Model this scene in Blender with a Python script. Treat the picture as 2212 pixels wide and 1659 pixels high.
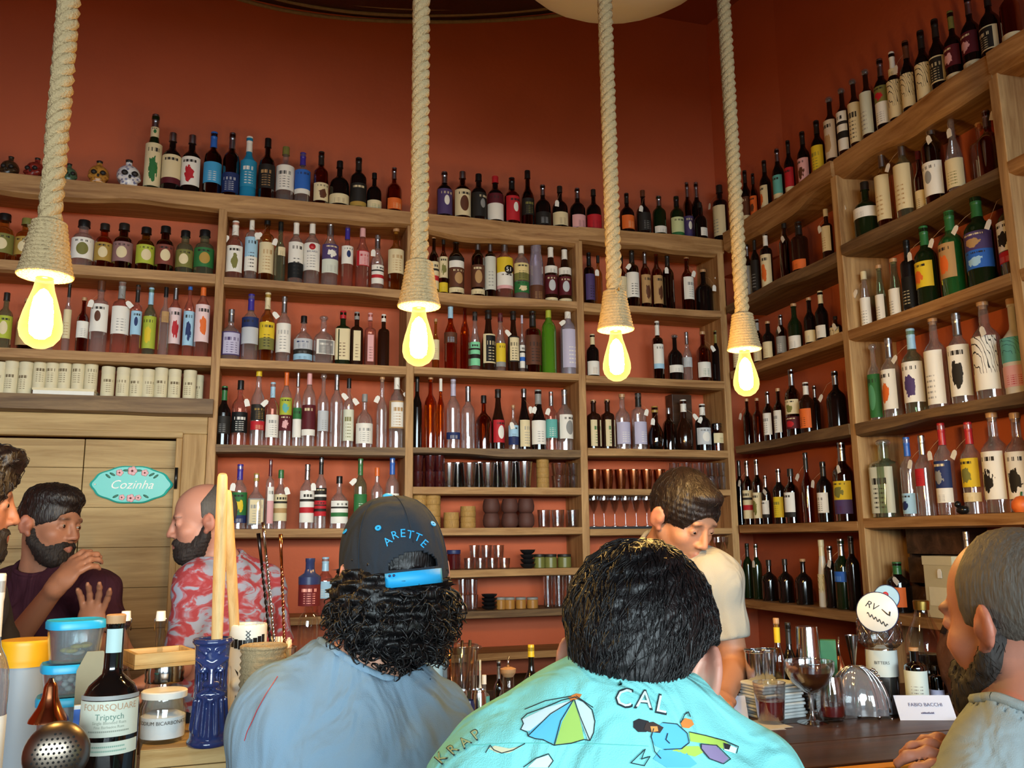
import bpy, bmesh, math, random
import numpy as np
from mathutils import Vector, Matrix, Euler, Quaternion
from mathutils.bvhtree import BVHTree
random.seed(7); np.random.seed(7)
scene = bpy.context.scene
for o in list(bpy.data.objects): bpy.data.objects.remove(o)
COL = scene.collection
pi = math.pi

# ------------------------------------------------------------------ camera
FPX, PITCH, YAW, ROLL, CAMZ = 1871.7, .17655, .28157, -.011017, 1.55
_fw = np.array([math.sin(YAW)*math.cos(PITCH), math.cos(YAW)*math.cos(PITCH), math.sin(PITCH)])
_rt = np.array([math.cos(YAW), -math.sin(YAW), 0.]); _up = np.cross(_rt, _fw)
_r2 = math.cos(ROLL)*_rt+math.sin(ROLL)*_up; _u2 = -math.sin(ROLL)*_rt+math.cos(ROLL)*_up
CAM = np.array([0, 0, CAMZ])
cd = bpy.data.cameras.new('camera'); cam = bpy.data.objects.new('camera', cd); COL.objects.link(cam)
cd.sensor_width = 36; cd.lens = 36*FPX/2212; cd.clip_start = .02; cd.clip_end = 100
cam.matrix_world = Matrix(((_r2[0], _u2[0], -_fw[0], 0), (_r2[1], _u2[1], -_fw[1], 0), (_r2[2], _u2[2], -_fw[2], CAMZ), (0, 0, 0, 1)))
scene.camera = cam
def ray(px, py): return _fw+_r2*((px-1106)/FPX)+_u2*((829.5-py)/FPX)
def P(px, py, d): return CAM+ray(px, py)*d
def onY(px, py, Y): r = ray(px, py); return CAM+r*(Y/r[1])
def onX(px, py, X): r = ray(px, py); return CAM+r*(X/r[0])
def onZ(px, py, Z): r = ray(px, py); return CAM+r*((Z-CAMZ)/r[2])
def depth(p): return float((np.array(p)-CAM)@_fw)

# ------------------------------------------------------------------ light
world = bpy.data.worlds.new('world'); scene.world = world; world.use_nodes = True
bg = world.node_tree.nodes['Background']; bg.inputs[0].default_value = (.62, .78, 1, 1); bg.inputs[1].default_value = .35
def area(name, loc, size, power, color, rot):
    l = bpy.data.lights.new(name, 'AREA'); l.shape = 'RECTANGLE'; l.size, l.size_y = size; l.energy = power; l.color = color
    o = bpy.data.objects.new(name, l); o.location = loc; o.rotation_euler = rot; COL.objects.link(o); return o
# daylight of the street beyond the shop front behind the photographer
area('daylight_street', (.0, -9., 2.95), (12., 2.7), 2300, (.84, .94, 1.0), (pi/2, 0, 0))
BULB_STRENGTH = 620
vs = scene.view_settings; vs.view_transform = 'Standard'; vs.look = 'None'; vs.gamma = 1; vs.use_curve_mapping = False; vs.exposure = .45
cy = scene.cycles
cy.max_bounces = 6; cy.diffuse_bounces = 3; cy.glossy_bounces = 3; cy.transmission_bounces = 3; cy.transparent_max_bounces = 14
cy.caustics_reflective = False; cy.caustics_refractive = False; cy.sample_clamp_indirect = 4; cy.sample_clamp_direct = 0
cy.use_denoising = True; cy.use_adaptive_sampling = True; cy.adaptive_threshold = .04

# ------------------------------------------------------------------ materials
def srgb(c):
    if isinstance(c, str):
        c = c.lstrip('#'); c = [int(c[i:i+2], 16) for i in (0, 2, 4)]
    return tuple(((v/255)/12.92 if v/255 <= .04045 else ((v/255+.055)/1.055)**2.4) for v in c)+(1.,)
_mats = {}
def newmat(key):
    m = bpy.data.materials.new(key); m.use_nodes = True; _mats[key] = m
    return m, m.node_tree.nodes, m.node_tree.links, m.node_tree.nodes['Principled BSDF']
def mat(key, color=None, rough=.5, metal=0, spec=.5, noise=.0, nscale=30., bump=0., bscale=None, emit=0, coat=0, trans=0):
    if key in _mats: return _mats[key]
    m, N, L, B = newmat(key)
    c = srgb(color); B.inputs['Base Color'].default_value = c
    B.inputs['Roughness'].default_value = rough; B.inputs['Metallic'].default_value = metal
    B.inputs['Specular IOR Level'].default_value = spec
    if coat: B.inputs['Coat Weight'].default_value = coat
    if emit: B.inputs['Emission Color'].default_value = c; B.inputs['Emission Strength'].default_value = emit
    if noise or bump:
        tc = N.new('ShaderNodeTexCoord'); nz = N.new('ShaderNodeTexNoise'); nz.inputs['Scale'].default_value = nscale; nz.inputs['Detail'].default_value = 4
        L.new(tc.outputs['Object'], nz.inputs['Vector'])
        if noise:
            mx = N.new('ShaderNodeMixRGB'); mx.blend_type = 'MIX'
            mx.inputs[1].default_value = tuple(v*(1-noise) for v in c[:3])+(1,); mx.inputs[2].default_value = tuple(min(1, v*(1+noise)) for v in c[:3])+(1,)
            L.new(nz.outputs['Fac'], mx.inputs[0]); L.new(mx.outputs[0], B.inputs['Base Color'])
        if bump:
            n2 = nz
            if bscale: n2 = N.new('ShaderNodeTexNoise'); n2.inputs['Scale'].default_value = bscale; n2.inputs['Detail'].default_value = 3; L.new(tc.outputs['Object'], n2.inputs['Vector'])
            bp = N.new('ShaderNodeBump'); bp.inputs['Strength'].default_value = bump; bp.inputs['Distance'].default_value = .01
            L.new(n2.outputs['Fac'], bp.inputs['Height']); L.new(bp.outputs[0], B.inputs['Normal'])
    return m
def glass(key, tint, gloss=.10, rough=.03, body=0., bcol=None, gmax=.85):
    """thin tinted bottle glass: tinted see-through, mirror-like sheen by angle, optional milky body"""
    if key in _mats: return _mats[key]
    m, N, L, B = newmat(key); N.remove(B); out = N['Material Output']
    tr = N.new('ShaderNodeBsdfTransparent'); tr.inputs[0].default_value = srgb(tint)
    gl = N.new('ShaderNodeBsdfGlossy'); gl.inputs['Roughness'].default_value = rough; gl.inputs[0].default_value = (.95, .95, .95, 1)
    lw = N.new('ShaderNodeLayerWeight'); lw.inputs[0].default_value = .32
    mr = N.new('ShaderNodeMapRange'); mr.inputs[3].default_value = gloss; mr.inputs[4].default_value = gmax
    L.new(lw.outputs['Facing'], mr.inputs[0])
    mx = N.new('ShaderNodeMixShader'); L.new(mr.outputs[0], mx.inputs[0]); L.new(gl.outputs[0], mx.inputs[2])
    if body:
        df = N.new('ShaderNodeBsdfDiffuse'); df.inputs[0].default_value = srgb(bcol or tint)
        m2 = N.new('ShaderNodeMixShader'); m2.inputs[0].default_value = body; L.new(tr.outputs[0], m2.inputs[1]); L.new(df.outputs[0], m2.inputs[2]); L.new(m2.outputs[0], mx.inputs[1])
    else: L.new(tr.outputs[0], mx.inputs[1])
    L.new(mx.outputs[0], out.inputs[0]); return m
def wood(key, c1, c2, axis=0, rough=.6, stretch=14., scale=2.2, bump=.25):
    if key in _mats: return _mats[key]
    m, N, L, B = newmat(key); B.inputs['Roughness'].default_value = rough; B.inputs['Specular IOR Level'].default_value = .3
    tc = N.new('ShaderNodeTexCoord'); mp = N.new('ShaderNodeMapping'); s = [stretch]*3; s[axis] = 1.
    mp.inputs['Scale'].default_value = s; L.new(tc.outputs['Object'], mp.inputs[0])
    nz = N.new('ShaderNodeTexNoise'); nz.inputs['Scale'].default_value = scale; nz.inputs['Detail'].default_value = 6; nz.inputs['Roughness'].default_value = .65; nz.inputs['Distortion'].default_value = .6
    L.new(mp.outputs[0], nz.inputs['Vector'])
    n2 = N.new('ShaderNodeTexNoise'); n2.inputs['Scale'].default_value = 1.7; L.new(tc.outputs['Object'], n2.inputs['Vector'])
    cr = N.new('ShaderNodeValToRGB'); cr.color_ramp.elements[0].position = .34; cr.color_ramp.elements[1].position = .68
    cr.color_ramp.elements[0].color = srgb(c1); cr.color_ramp.elements[1].color = srgb(c2); L.new(nz.outputs['Fac'], cr.inputs[0])
    mx = N.new('ShaderNodeMixRGB'); mx.blend_type = 'MULTIPLY'; mx.inputs[0].default_value = .45; L.new(cr.outputs[0], mx.inputs[1])
    r2 = N.new('ShaderNodeValToRGB'); r2.color_ramp.elements[0].color = (.62, .58, .52, 1); r2.color_ramp.elements[1].color = (1, 1, 1, 1); L.new(n2.outputs['Fac'], r2.inputs[0]); L.new(r2.outputs[0], mx.inputs[2])
    L.new(mx.outputs[0], B.inputs['Base Color'])
    bp = N.new('ShaderNodeBump'); bp.inputs['Strength'].default_value = bump; bp.inputs['Distance'].default_value = .004; L.new(nz.outputs['Fac'], bp.inputs['Height']); L.new(bp.outputs[0], B.inputs['Normal'])
    return m
PAL = dict(white='#e4e0d6', cream='#d9c9a0', black='#141414', dark='#24201c', grey='#8d8d8a', silver='#b9bcc0', gold='#a8873e', red='#b3222a', maroon='#561820',
           orange='#d9682a', yellow='#d8b92a', lime='#a9b23a', green='#2e6b38', teal='#5fa9a2', blue='#2d62b8', navy='#22305e', cyan='#3f97c8', sky='#9dc4dc', purple='#4b3a66',
           pink='#d9a3a3', brown='#5b3522', tan='#b08a5a', lilac='#b9b4cc', violet='#3b2f8f', olive='#77743a', cork='#b98d62')
def paint(c, rough=.45): return mat('paint_'+c+('' if rough == .45 else '_%g' % rough), PAL.get(c, c), rough, noise=.06, nscale=60)
def labelmat(base, acc, style):
    """printed paper label: fields, rules and lines of small type laid out on the generated box of the label"""
    key = 'label_%s_%s_%s' % (base, acc, style)
    if key in _mats: return _mats[key]
    m, N, L, B = newmat(key); B.inputs['Roughness'].default_value = .6; B.inputs['Specular IOR Level'].default_value = .25
    tc = N.new('ShaderNodeTexCoord'); sp = N.new('ShaderNodeSeparateXYZ'); L.new(tc.outputs['Generated'], sp.inputs[0]); X, Z = sp.outputs[0], sp.outputs[2]
    def mth(op, a, b=None):
        n = N.new('ShaderNodeMath'); n.operation = op
        for i, v in enumerate((a, b)):
            if v is None: continue
            if isinstance(v, (int, float)): n.inputs[i].default_value = v
            else: L.new(v, n.inputs[i])
        return n.outputs[0]
    def band(s, lo, hi): return mth('MULTIPLY', mth('GREATER_THAN', s, lo), mth('LESS_THAN', s, hi))
    def over(col, fac, c):
        n = N.new('ShaderNodeMixRGB'); L.new(fac, n.inputs[0])
        if isinstance(col, tuple): n.inputs[1].default_value = col
        else: L.new(col, n.inputs[1])
        n.inputs[2].default_value = srgb(PAL.get(c, c)); return n.outputs[0]
    col = srgb(PAL.get(base, base))
    oi = N.new('ShaderNodeObjectInfo'); rnd = oi.outputs['Random']; X0 = X; Xp = mth('ADD', X, mth('MULTIPLY', rnd, 7.))
    letters = mth('GREATER_THAN', mth('SINE', mth('ADD', mth('MULTIPLY', Xp, 58.), mth('MULTIPLY', mth('SINE', mth('MULTIPLY', Xp, 31.)), 2.2))), -.15)
    small = mth('GREATER_THAN', mth('SINE', mth('ADD', mth('MULTIPLY', Xp, 120.), mth('MULTIPLY', mth('SINE', mth('MULTIPLY', Xp, 47.)), 3.))), -.1)
    inner = band(X, .16, .84)
    ink = acc if style in ('txt', 'lines', 'frame') else ('#2b2622' if base not in ('black', 'dark', 'navy', 'maroon', 'brown', 'purple') else 'cream')
    if style == 'two': col = over(col, mth('LESS_THAN', Z, .42), acc)
    if style == 'foot': col = over(col, mth('LESS_THAN', Z, .2), acc)
    if style == 'top': col = over(col, mth('GREATER_THAN', Z, .62), acc)
    if style == 'stripe': col = over(over(col, band(Z, .3, .48), acc), band(Z, .66, .74), '#2b2622')
    if style == 'frame':
        col = over(col, mth('SUBTRACT', 1., mth('MULTIPLY', band(X, .1, .9), band(Z, .05, .95))), acc)
    if style in ('oval', 'pic', 'dot'):
        c0 = {'oval': .46, 'pic': .4, 'dot': .55}[style]; rr = {'oval': .07, 'pic': .062, 'dot': .03}[style]
        dx = mth('SUBTRACT', X, .5); dz = mth('SUBTRACT', Z, c0)
        if style == 'pic':
            nz = N.new('ShaderNodeTexNoise'); nz.noise_dimensions = '4D'; nz.inputs['Scale'].default_value = 5.; L.new(tc.outputs['Generated'], nz.inputs['Vector']); L.new(mth('MULTIPLY', rnd, 23.), nz.inputs['W'])
            d2 = mth('ADD', mth('ADD', mth('MULTIPLY', dx, dx), mth('MULTIPLY', dz, dz)), mth('MULTIPLY', mth('SUBTRACT', nz.outputs[0], .5), .22))
        else: d2 = mth('ADD', mth('MULTIPLY', dx, dx), mth('MULTIPLY', mth('MULTIPLY', dz, dz), .8))
        col = over(col, mth('LESS_THAN', d2, rr), acc)
    if style == 'leaf':
        wv = N.new('ShaderNodeTexWave'); wv.bands_direction = 'DIAGONAL'; wv.inputs['Scale'].default_value = 2.6; wv.inputs['Distortion'].default_value = 9; L.new(tc.outputs['Generated'], wv.inputs[0])
        col = over(col, mth('MULTIPLY', mth('GREATER_THAN', wv.outputs['Fac'], .93), mth('GREATER_THAN', Z, .3)), acc)
    if style in ('txt', 'frame'): col = over(col, mth('MULTIPLY', mth('MULTIPLY', band(Z, .62, .76), inner), letters), ink)
    if style in ('two', 'top', 'foot', 'oval', 'dot', 'pic', 'stripe'): col = over(col, mth('MULTIPLY', mth('MULTIPLY', band(Z, .80, .89), inner), letters), ink)
    if style in ('txt', 'lines', 'frame', 'two'):
        rows = mth('GREATER_THAN', mth('SINE', mth('MULTIPLY', Z, 62.)), .45)
        col = over(col, mth('MULTIPLY', mth('MULTIPLY', mth('MULTIPLY', rows, band(Z, .1, .54)), band(X, .24, .76)), small), ink)
    if isinstance(col, tuple): B.inputs['Base Color'].default_value = col
    else: L.new(col, B.inputs['Base Color'])
    return m

# ------------------------------------------------------------------ mesh and object helpers
def mesh(verts, faces, smooth=True, name='mesh'):
    me = bpy.data.meshes.new(name); me.from_pydata([tuple(map(float, v)) for v in verts], [], [tuple(map(int, f)) for f in faces]); me.update()
    if smooth: me.polygons.foreach_set('use_smooth', [True]*len(me.polygons))
    return me
def obj(name, me, m=None, parent=None, loc=(0, 0, 0), rot=(0, 0, 0), scale=(1, 1, 1)):
    o = bpy.data.objects.new(name, me); COL.objects.link(o); o.location = loc; o.rotation_euler = rot; o.scale = scale
    if m is not None:
        if me.materials:
            if me.materials[0] is not m: o.material_slots[0].link = 'OBJECT'; o.material_slots[0].material = m
        else: me.materials.append(m)
    if parent is not None: o.parent = parent
    return o
def tag(o, label, cat, group=None):
    o['label'] = label; o['category'] = cat
    if group: o['group'] = group
    return o
def thing(name, label, cat, loc=(0, 0, 0), rotz=0, group=None):
    o = bpy.data.objects.new(name, None); o.empty_display_size = .05; COL.objects.link(o); o.location = tuple(map(float, loc)); o.rotation_euler = (0, 0, rotz)
    return tag(o, label, cat, group)
def struct(o): o['kind'] = 'structure'; return o
def lathe(prof, n=20, power=2., close=True):
    """revolve (r,z) pairs; power>2 squares the section"""
    V, F = [], []
    for r, z in prof:
        for k in range(n):
            a = 2*pi*(k+.5)/n; c, s = math.cos(a), math.sin(a)
            q = (abs(c)**power+abs(s)**power)**(-1/power)
            V.append((r*q*c, r*q*s, z))
    for i in range(len(prof)-1):
        for k in range(n): F.append((i*n+k, i*n+(k+1) % n, (i+1)*n+(k+1) % n, (i+1)*n+k))
    if close:
        if prof[0][0] > 1e-6: F.append(tuple(range(n-1, -1, -1)))
        if prof[-1][0] > 1e-6: F.append(tuple((len(prof)-1)*n+k for k in range(n)))
    return mesh(V, F)
def autosmooth(me, ang=40):
    try: me.set_sharp_from_angle(angle=math.radians(ang))
    except Exception: pass
    return me
def boxm(x0, x1, y0, y1, z0, z1, bev=0.):
    bm = bmesh.new(); vs_ = [bm.verts.new(p) for p in ((x0, y0, z0), (x1, y0, z0), (x1, y1, z0), (x0, y1, z0), (x0, y0, z1), (x1, y0, z1), (x1, y1, z1), (x0, y1, z1))]
    for f in ((3, 2, 1, 0), (4, 5, 6, 7), (0, 1, 5, 4), (1, 2, 6, 5), (2, 3, 7, 6), (3, 0, 4, 7)): bm.faces.new([vs_[i] for i in f])
    if bev: bmesh.ops.bevel(bm, geom=list(bm.edges), offset=bev, segments=2, affect='EDGES', profile=.5)
    me = bpy.data.meshes.new('box'); bm.to_mesh(me); bm.free(); return me
def tube_vf(pts, rad, n=8, cap=True):
    pts = [np.array(p, float) for p in pts]; rad = [rad]*len(pts) if isinstance(rad, (int, float)) else rad
    V, F = [], []; t0 = pts[1]-pts[0]; u = np.cross(t0, [.31, .2, .93]); u /= np.linalg.norm(u)
    for i, p in enumerate(pts):
        t = pts[min(i+1, len(pts)-1)]-pts[max(i-1, 0)]; t = t/(np.linalg.norm(t)+1e-12)
        u = u-t*(u@t); u /= np.linalg.norm(u)+1e-12; w = np.cross(t, u)
        for k in range(n):
            a = 2*pi*k/n; V.append(p+rad[i]*(math.cos(a)*u+math.sin(a)*w))
    for i in range(len(pts)-1):
        for k in range(n): F.append((i*n+k, i*n+(k+1) % n, (i+1)*n+(k+1) % n, (i+1)*n+k))
    if cap: F.append(tuple(range(n-1, -1, -1))); F.append(tuple((len(pts)-1)*n+k for k in range(n)))
    return V, F
def tube(pts, rad, n=8, cap=True): return mesh(*tube_vf(pts, rad, n, cap))
def joinm(meshes):
    V, F = [], []
    for me in meshes:
        o = len(V); V += [tuple(v.co) for v in me.vertices]; F += [tuple(i+o for i in p.vertices) for p in me.polygons]
    return mesh(V, F)
def ball(r=1, n=14, m=9, squash=(1, 1, 1), c=(0, 0, 0)):
    V, F = [], []
    for i in range(m+1):
        t = pi*i/m
        for k in range(n):
            a = 2*pi*k/n; V.append((c[0]+r*squash[0]*math.sin(t)*math.cos(a), c[1]+r*squash[1]*math.sin(t)*math.sin(a), c[2]-r*squash[2]*math.cos(t)))
    for i in range(m):
        for k in range(n): F.append((i*n+k, i*n+(k+1) % n, (i+1)*n+(k+1) % n, (i+1)*n+k))
    return mesh(V, F)
def textmesh(s, size, depth=0., font=None, shear=0., res=3):
    cu = bpy.data.curves.new('t', 'FONT'); cu.body = s; cu.size = size; cu.align_x = 'CENTER'; cu.align_y = 'CENTER'; cu.extrude = depth; cu.shear = shear; cu.resolution_u = res
    o = bpy.data.objects.new('t', cu); me = bpy.data.meshes.new_from_object(o); bpy.data.objects.remove(o); me.materials.clear(); return me
def wraptext(s, size, R, z, squash=1., up=0.):
    """text bent round a cylinder of radius R, front towards -Y"""
    me = textmesh(s, size)
    for v in me.vertices:
        x, y = v.co.x*squash, v.co.y; a = x/R; v.co = (R*math.sin(a), -R*math.cos(a), z+y)
    return me
# ================================================================== THE ROOM
WB, WR, WL, WF, CEIL = 4.24, 2.583, -3.1, -2.0, 4.58      # wall faces and ceiling
SF, SX = 4.0, 2.343                                      # front planes of the back and right shelving
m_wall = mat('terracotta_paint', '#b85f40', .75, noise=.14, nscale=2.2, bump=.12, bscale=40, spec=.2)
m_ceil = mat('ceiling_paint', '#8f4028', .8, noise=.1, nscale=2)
m_floor = mat('floor_concrete', '#6b5a4d', .6, noise=.15, nscale=3, bump=.1, bscale=30)
w_x = wood('pine_x', '#8a6138', '#c39a66', 0); w_y = wood('pine_y', '#84592f', '#bd9260', 1); w_z = wood('pine_z', '#8e653c', '#c8a06c', 2)
w_old = wood('old_board', '#5d4630', '#8f7350', 0); w_oldy = wood('old_board_y', '#57402a', '#876a48', 1)
w_door = wood('door_board', '#9a7a4c', '#c4a672', 0, scale=1.6); w_jamb = wood('door_jamb', '#94703f', '#bf9b66', 2)
w_dark = wood('dark_bar_wood', '#2b1c13', '#5a4030', 0, rough=.38, scale=1.3); w_lid = wood('light_box_wood', '#b08a50', '#dcbd84', 0)
def wallobj(name, boxes, m):
    return struct(obj(name, joinm([boxm(*b) for b in boxes]), m))
def flat(o):
    o.data.polygons.foreach_set('use_smooth', [False]*len(o.data.polygons)); return o
flat(wallobj('wall_back', [(WL-.1, WR+.1, WB, WB+.1, 0, CEIL)], m_wall))
flat(wallobj('wall_right', [(WR, WR+.1, WF, WB, 0, CEIL)], m_wall))
flat(wallobj('wall_left', [(WL-.1, WL, WF, WB, 0, CEIL)], m_wall))
flat(wallobj('wall_front', [(WL-.1, WR+.1, WF-.12, WF, 0, .35), (WL-.1, WR+.1, WF-.12, WF, 3.0, CEIL), (WL-.1, -2.5, WF-.12, WF, .35, 3.0), (2.35, WR+.1, WF-.12, WF, .35, 3.0)], m_wall))
flat(wallobj('floor', [(WL-.1, WR+.1, WF-.12, WB+.1, -.1, 0)], m_floor))
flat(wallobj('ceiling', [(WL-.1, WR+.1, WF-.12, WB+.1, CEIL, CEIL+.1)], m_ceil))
# chamfered pier in the corner above the shelves
pv = [(2.47, WB, 3.0), (WR, 3.72, 3.0), (WR, WB, 3.0), (2.47, WB, CEIL), (WR, 3.72, CEIL), (WR, WB, CEIL)]
flat(struct(obj('trim_1', mesh(pv, [(0, 1, 4, 3), (0, 2, 1), (3, 4, 5), (1, 2, 5, 4), (2, 0, 3, 5)]), m_wall)))
# shop window behind the photographer
win = struct(bpy.data.objects.new('window_1', None)); COL.objects.link(win); win.location = (0, WF-.06, .35)
m_frame = mat('window_frame_paint', '#3c3a36', .5)
for x in (-2.47, -1.27, -.07, 1.13, 2.32): flat(obj('mullion', boxm(x-.03, x+.03, -.04, .04, 0, 2.65), m_frame, win))
for z in (.02, 2.62): flat(obj('frame_rail', boxm(-2.5, 2.35, -.045, .045, z-.03, z+.03), m_frame, win))
for x in (-1.87, -.67, .53, 1.725): obj('pane', boxm(x-.57, x+.57, -.004, .004, .05, 2.59), glass('window_glass', '#f4f8f8', .04), win)

# ------------------------------------------------------------------ shelving
def board(L, front, back, z, t, amp=0., seed=0, axis=0, lip=0.):
    """plank along one axis from L[0] to L[1]; live front edge: underside and face wander by amp"""
    n = max(2, int((L[1]-L[0])/.05)) if amp or lip else 2
    V, F = [], []; rs = random.Random(seed); ph = [rs.uniform(0, 6.3) for _ in range(5)]
    for i in range(n+1):
        s = L[0]+(L[1]-L[0])*i/n; u = s*1.0
        w = math.sin(u*5.1+ph[0])*.5+math.sin(u*9.7+ph[1])*.3+math.sin(u*21+ph[2])*.12
        tt = t+amp*w; fy = front+lip*(math.sin(u*4.3+ph[3])*.5+math.sin(u*13+ph[4])*.25)
        for (a, zz) in ((fy, z), (back, z), (back, z-t*.8), (fy+.03, z-tt), (fy+.004, z-tt*.85)):
            V.append((s, a, zz) if axis == 0 else (a, s, zz))
    for i in range(n):
        for k in range(5):
            a, b = i*5+k, i*5+(k+1) % 5; q = (a, b, b+5, a+5)
            F.append(q if axis == 0 else q[::-1])
    F.append((4, 3, 2, 1, 0) if axis == 0 else (0, 1, 2, 3, 4)); e = n*5; F.append(tuple(e+k for k in range(5)) if axis == 0 else tuple(e+k for k in (4, 3, 2, 1, 0)))
    me = mesh(V, F, False); bm = bmesh.new(); bm.from_mesh(me); bmesh.ops.recalc_face_normals(bm, faces=bm.faces); bm.to_mesh(me); bm.free(); return me
U0, U1, U2, U3, U4 = -1.9, -.217, .656, 1.525, 2.345
unit = thing('wall_shelving', 'pale rustic wooden shelving covering the terracotta back wall', 'shelving', (0, SF, 0))
def bboard(x0, x1, z, t, amp=0, lip=0, m=w_x, seed=0):
    o = obj('shelf_board', board((x0, x1), 0, WB-SF, z, t, amp, seed or int(abs(z*1000)+x0*77), 0, lip), m, unit)
for i, x in enumerate((U1, U2, U3, U4-.005)):
    flat(obj('upright', boxm(x-.019, x+.019, .004, WB-SF, .0, 3.06, .003), w_z, unit))
bboard(U0, U1+.0, 3.133, .085, .018, .012); bboard(U1, U2, 3.131, .085, .02, .012); bboard(U2, U3, 3.128, .10, .026, .02); bboard(U3, U4+.02, 3.135, .085, .03, .02)
Z2 = [2.733, 2.357, 1.972, 1.603]
bboard(U0, U1-.019, 2.745, .05); bboard(U0, U1-.019, 2.362, .045)
flat(obj('lintel_board', board((U0, U1-.0), -.03, WB-SF, 2.167, .075, .006, 5, 0, .01), w_old, unit))
for k, z in enumerate(Z2): bboard(U1+.019, U2-.019, z, .042, .010 if k in (0, 2) else .003, .015 if k in (0, 2) else .0, w_x if k != 2 else w_old)
for k, z in enumerate([2.732, 2.358, 1.975, 1.791, 1.601, 1.409, 1.222, 1.033]): bboard(U2+.019, U3-.019, z, .05 if k == 0 else .038, .014 if k in (0, 2) else .002, .015 if k in (0, 2) else 0, w_old if k in (2, 6) else w_x)
for k, z in enumerate([2.732, 2.352, 1.987, 1.786, 1.591, 1.415, 1.222, 1.033]): bboard(U3+.019, U4-.024, z, .042 if k < 3 else .034, .016 if k == 0 else .002, .02 if k == 0 else 0, w_x)
bboard(U1+.019, U2-.019, 1.222, .038); bboard(U1+.019, U2-.019, 1.033, .038)
unit2 = thing('wall_shelving', 'wooden shelving with live-edge boards on the right wall', 'shelving', (SX, 0, 0))
def rboard(y0, y1, z, t, amp=0, lip=0, m=w_y): obj('shelf_board', board((y0, y1), 0, WR-SX, z, t, amp, int(z*999+y0*50), 1, lip), m, unit2)
PY = (3.035, 2.165, 1.25)
for y in PY: flat(obj('upright', boxm(.003, WR-SX, y-.02, y+.02, 0, 3.09, .003), w_z, unit2))
rboard(3.035, 3.975, 3.163, .10, .03, .02); rboard(2.165, 3.035, 3.168, .10, .03, .02); rboard(1.25, 2.165, 3.17, .10, .02, .02)
for z, lo in ((2.755, 1), (2.40, 0), (2.006, 1), (1.605, 0), (1.238, 0)): rboard(3.055, 3.975, z, .045, .012*lo, .02*lo, w_oldy if lo else w_y)
for z, lo in ((2.766, 1), (2.394, 0), (2.000, 1), (1.615, 0), (1.25, 0)):
    rboard(2.185, 3.015, z, .045, .012*lo, .02*lo, w_oldy if lo else w_y); rboard(1.27, 2.145, z, .045, 0, 0)
# dark counter under the shelves
bc = thing('back_counter', 'dark low counter running under the back wall shelves', 'counter', (0, 3.62, 0))
flat(obj('worktop', boxm(-.2, 2.3, -.02, .375, .90, .94, .004), w_dark, bc))
for x in (-.2, .43, 1.06, 1.69):
    b = flat(obj('cabinet_body', boxm(x+.005, x+.605, .0, .375, 0, .895), w_dark, bc)); flat(obj('cabinet_door', boxm(x+.02, x+.59, -.018, .0, .06, .88, .003), w_dark, b)); obj('knob', ball(.012, 10, 6, c=(x+.55, -.03, .6)), paint('silver', .3), b)

# ------------------------------------------------------------------ kitchen door
door = struct(bpy.data.objects.new('door_1', None)); COL.objects.link(door); door.location = (0, SF, 0)
flat(obj('frame_head', boxm(U0, U1-.02, .0, .09, 2.015, 2.092, .004), w_door, door))
flat(obj('frame_bead', boxm(U0, -.335, -.012, .04, 1.995, 2.022, .004), w_door, door))
flat(obj('jamb', boxm(-.345, U1-.02, .0, .09, 0, 2.015, .004), w_jamb, door)); flat(obj('jamb_bead', boxm(-.362, -.335, -.012, .04, 0, 1.995, .004), w_jamb, door))
for (x0, x1) in ((-1.6, -.733), (-.729, -.365)):
    z = .02; k = 0
    while z < 1.99:
        h = min(.168, 1.99-z); o = flat(obj('plank', boxm(x0, x1, .05, .085, z, z+h-.0016, .0012), w_door, door)); z += h; k += 1
hd = obj('pull_handle', tube([(-.352, -.03, 1.775), (-.352, -.03, 1.865)], .007, 8), paint('black', .3), door); obj('handle_mount', joinm([boxm(-.357, -.347, -.03, .0, 1.78, 1.79), boxm(-.357, -.347, -.03, .0, 1.85, 1.86)]), paint('black', .3), door)

# enamel kitchen sign
sg = thing('door_sign', 'turquoise enamel kitchen sign with painted roses on the wooden door', 'sign', tuple(onY(285, 1047, SF+.045)))
def sign_outline(sx, sz, n=72):
    out = []
    for k in range(n):
        a = 2*pi*k/n; c, s = math.cos(a), math.sin(a)
        r = 1+.022*math.cos(10*a)+.012*math.cos(4*a); q = 1.
        out.append((sx*r*c*q, sz*r*s*q))
    return out
so = sign_outline(.160, .080); n = len(so)
V = [(x, -.006, z) for x, z in so]+[(x*.94, -.012, z*.93) for x, z in so]+[(x, .004, z) for x, z in so]
F = [tuple(n+k for k in range(n))]+[(k, (k+1) % n, n+(k+1) % n, n+k) for k in range(n)]+[(2*n+k, 2*n+(k+1) % n, (k+1) % n, k) for k in range(n)]
o = obj('plate', mesh(V, F, False), mat('enamel_turquoise', '#2fae9f', .35), sg)
bm = bmesh.new(); bm.from_mesh(o.data); bmesh.ops.recalc_face_normals(bm, faces=bm.faces); bm.to_mesh(o.data); bm.free()
tm = textmesh('Cozinha', .052, shear=.35); obj('lettering', tm, paint('white'), sg, (0, -.0135, -.002), (pi/2, 0, 0))
def rose(r): return joinm([ball(r*.62, 8, 5, (1, .25, 1), (r*.6*math.cos(a), 0, r*.6*math.sin(a))) for a in np.arange(5)*1.2566]+[ball(r*.5, 8, 5, (1, .5, 1))])
for x, z, r in ((0, .058, .017), (-.05, .05, .013), (.05, .05, .013), (0, -.058, .015), (-.035, -.055, .011), (.03, -.056, .011)):
    f = obj('painted_rose', rose(r), paint('pink'), sg, (x, -.013, z)); obj('rose_heart', ball(r*.25, 8, 5), paint('maroon'), f, (0, -r*.3, 0))
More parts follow.
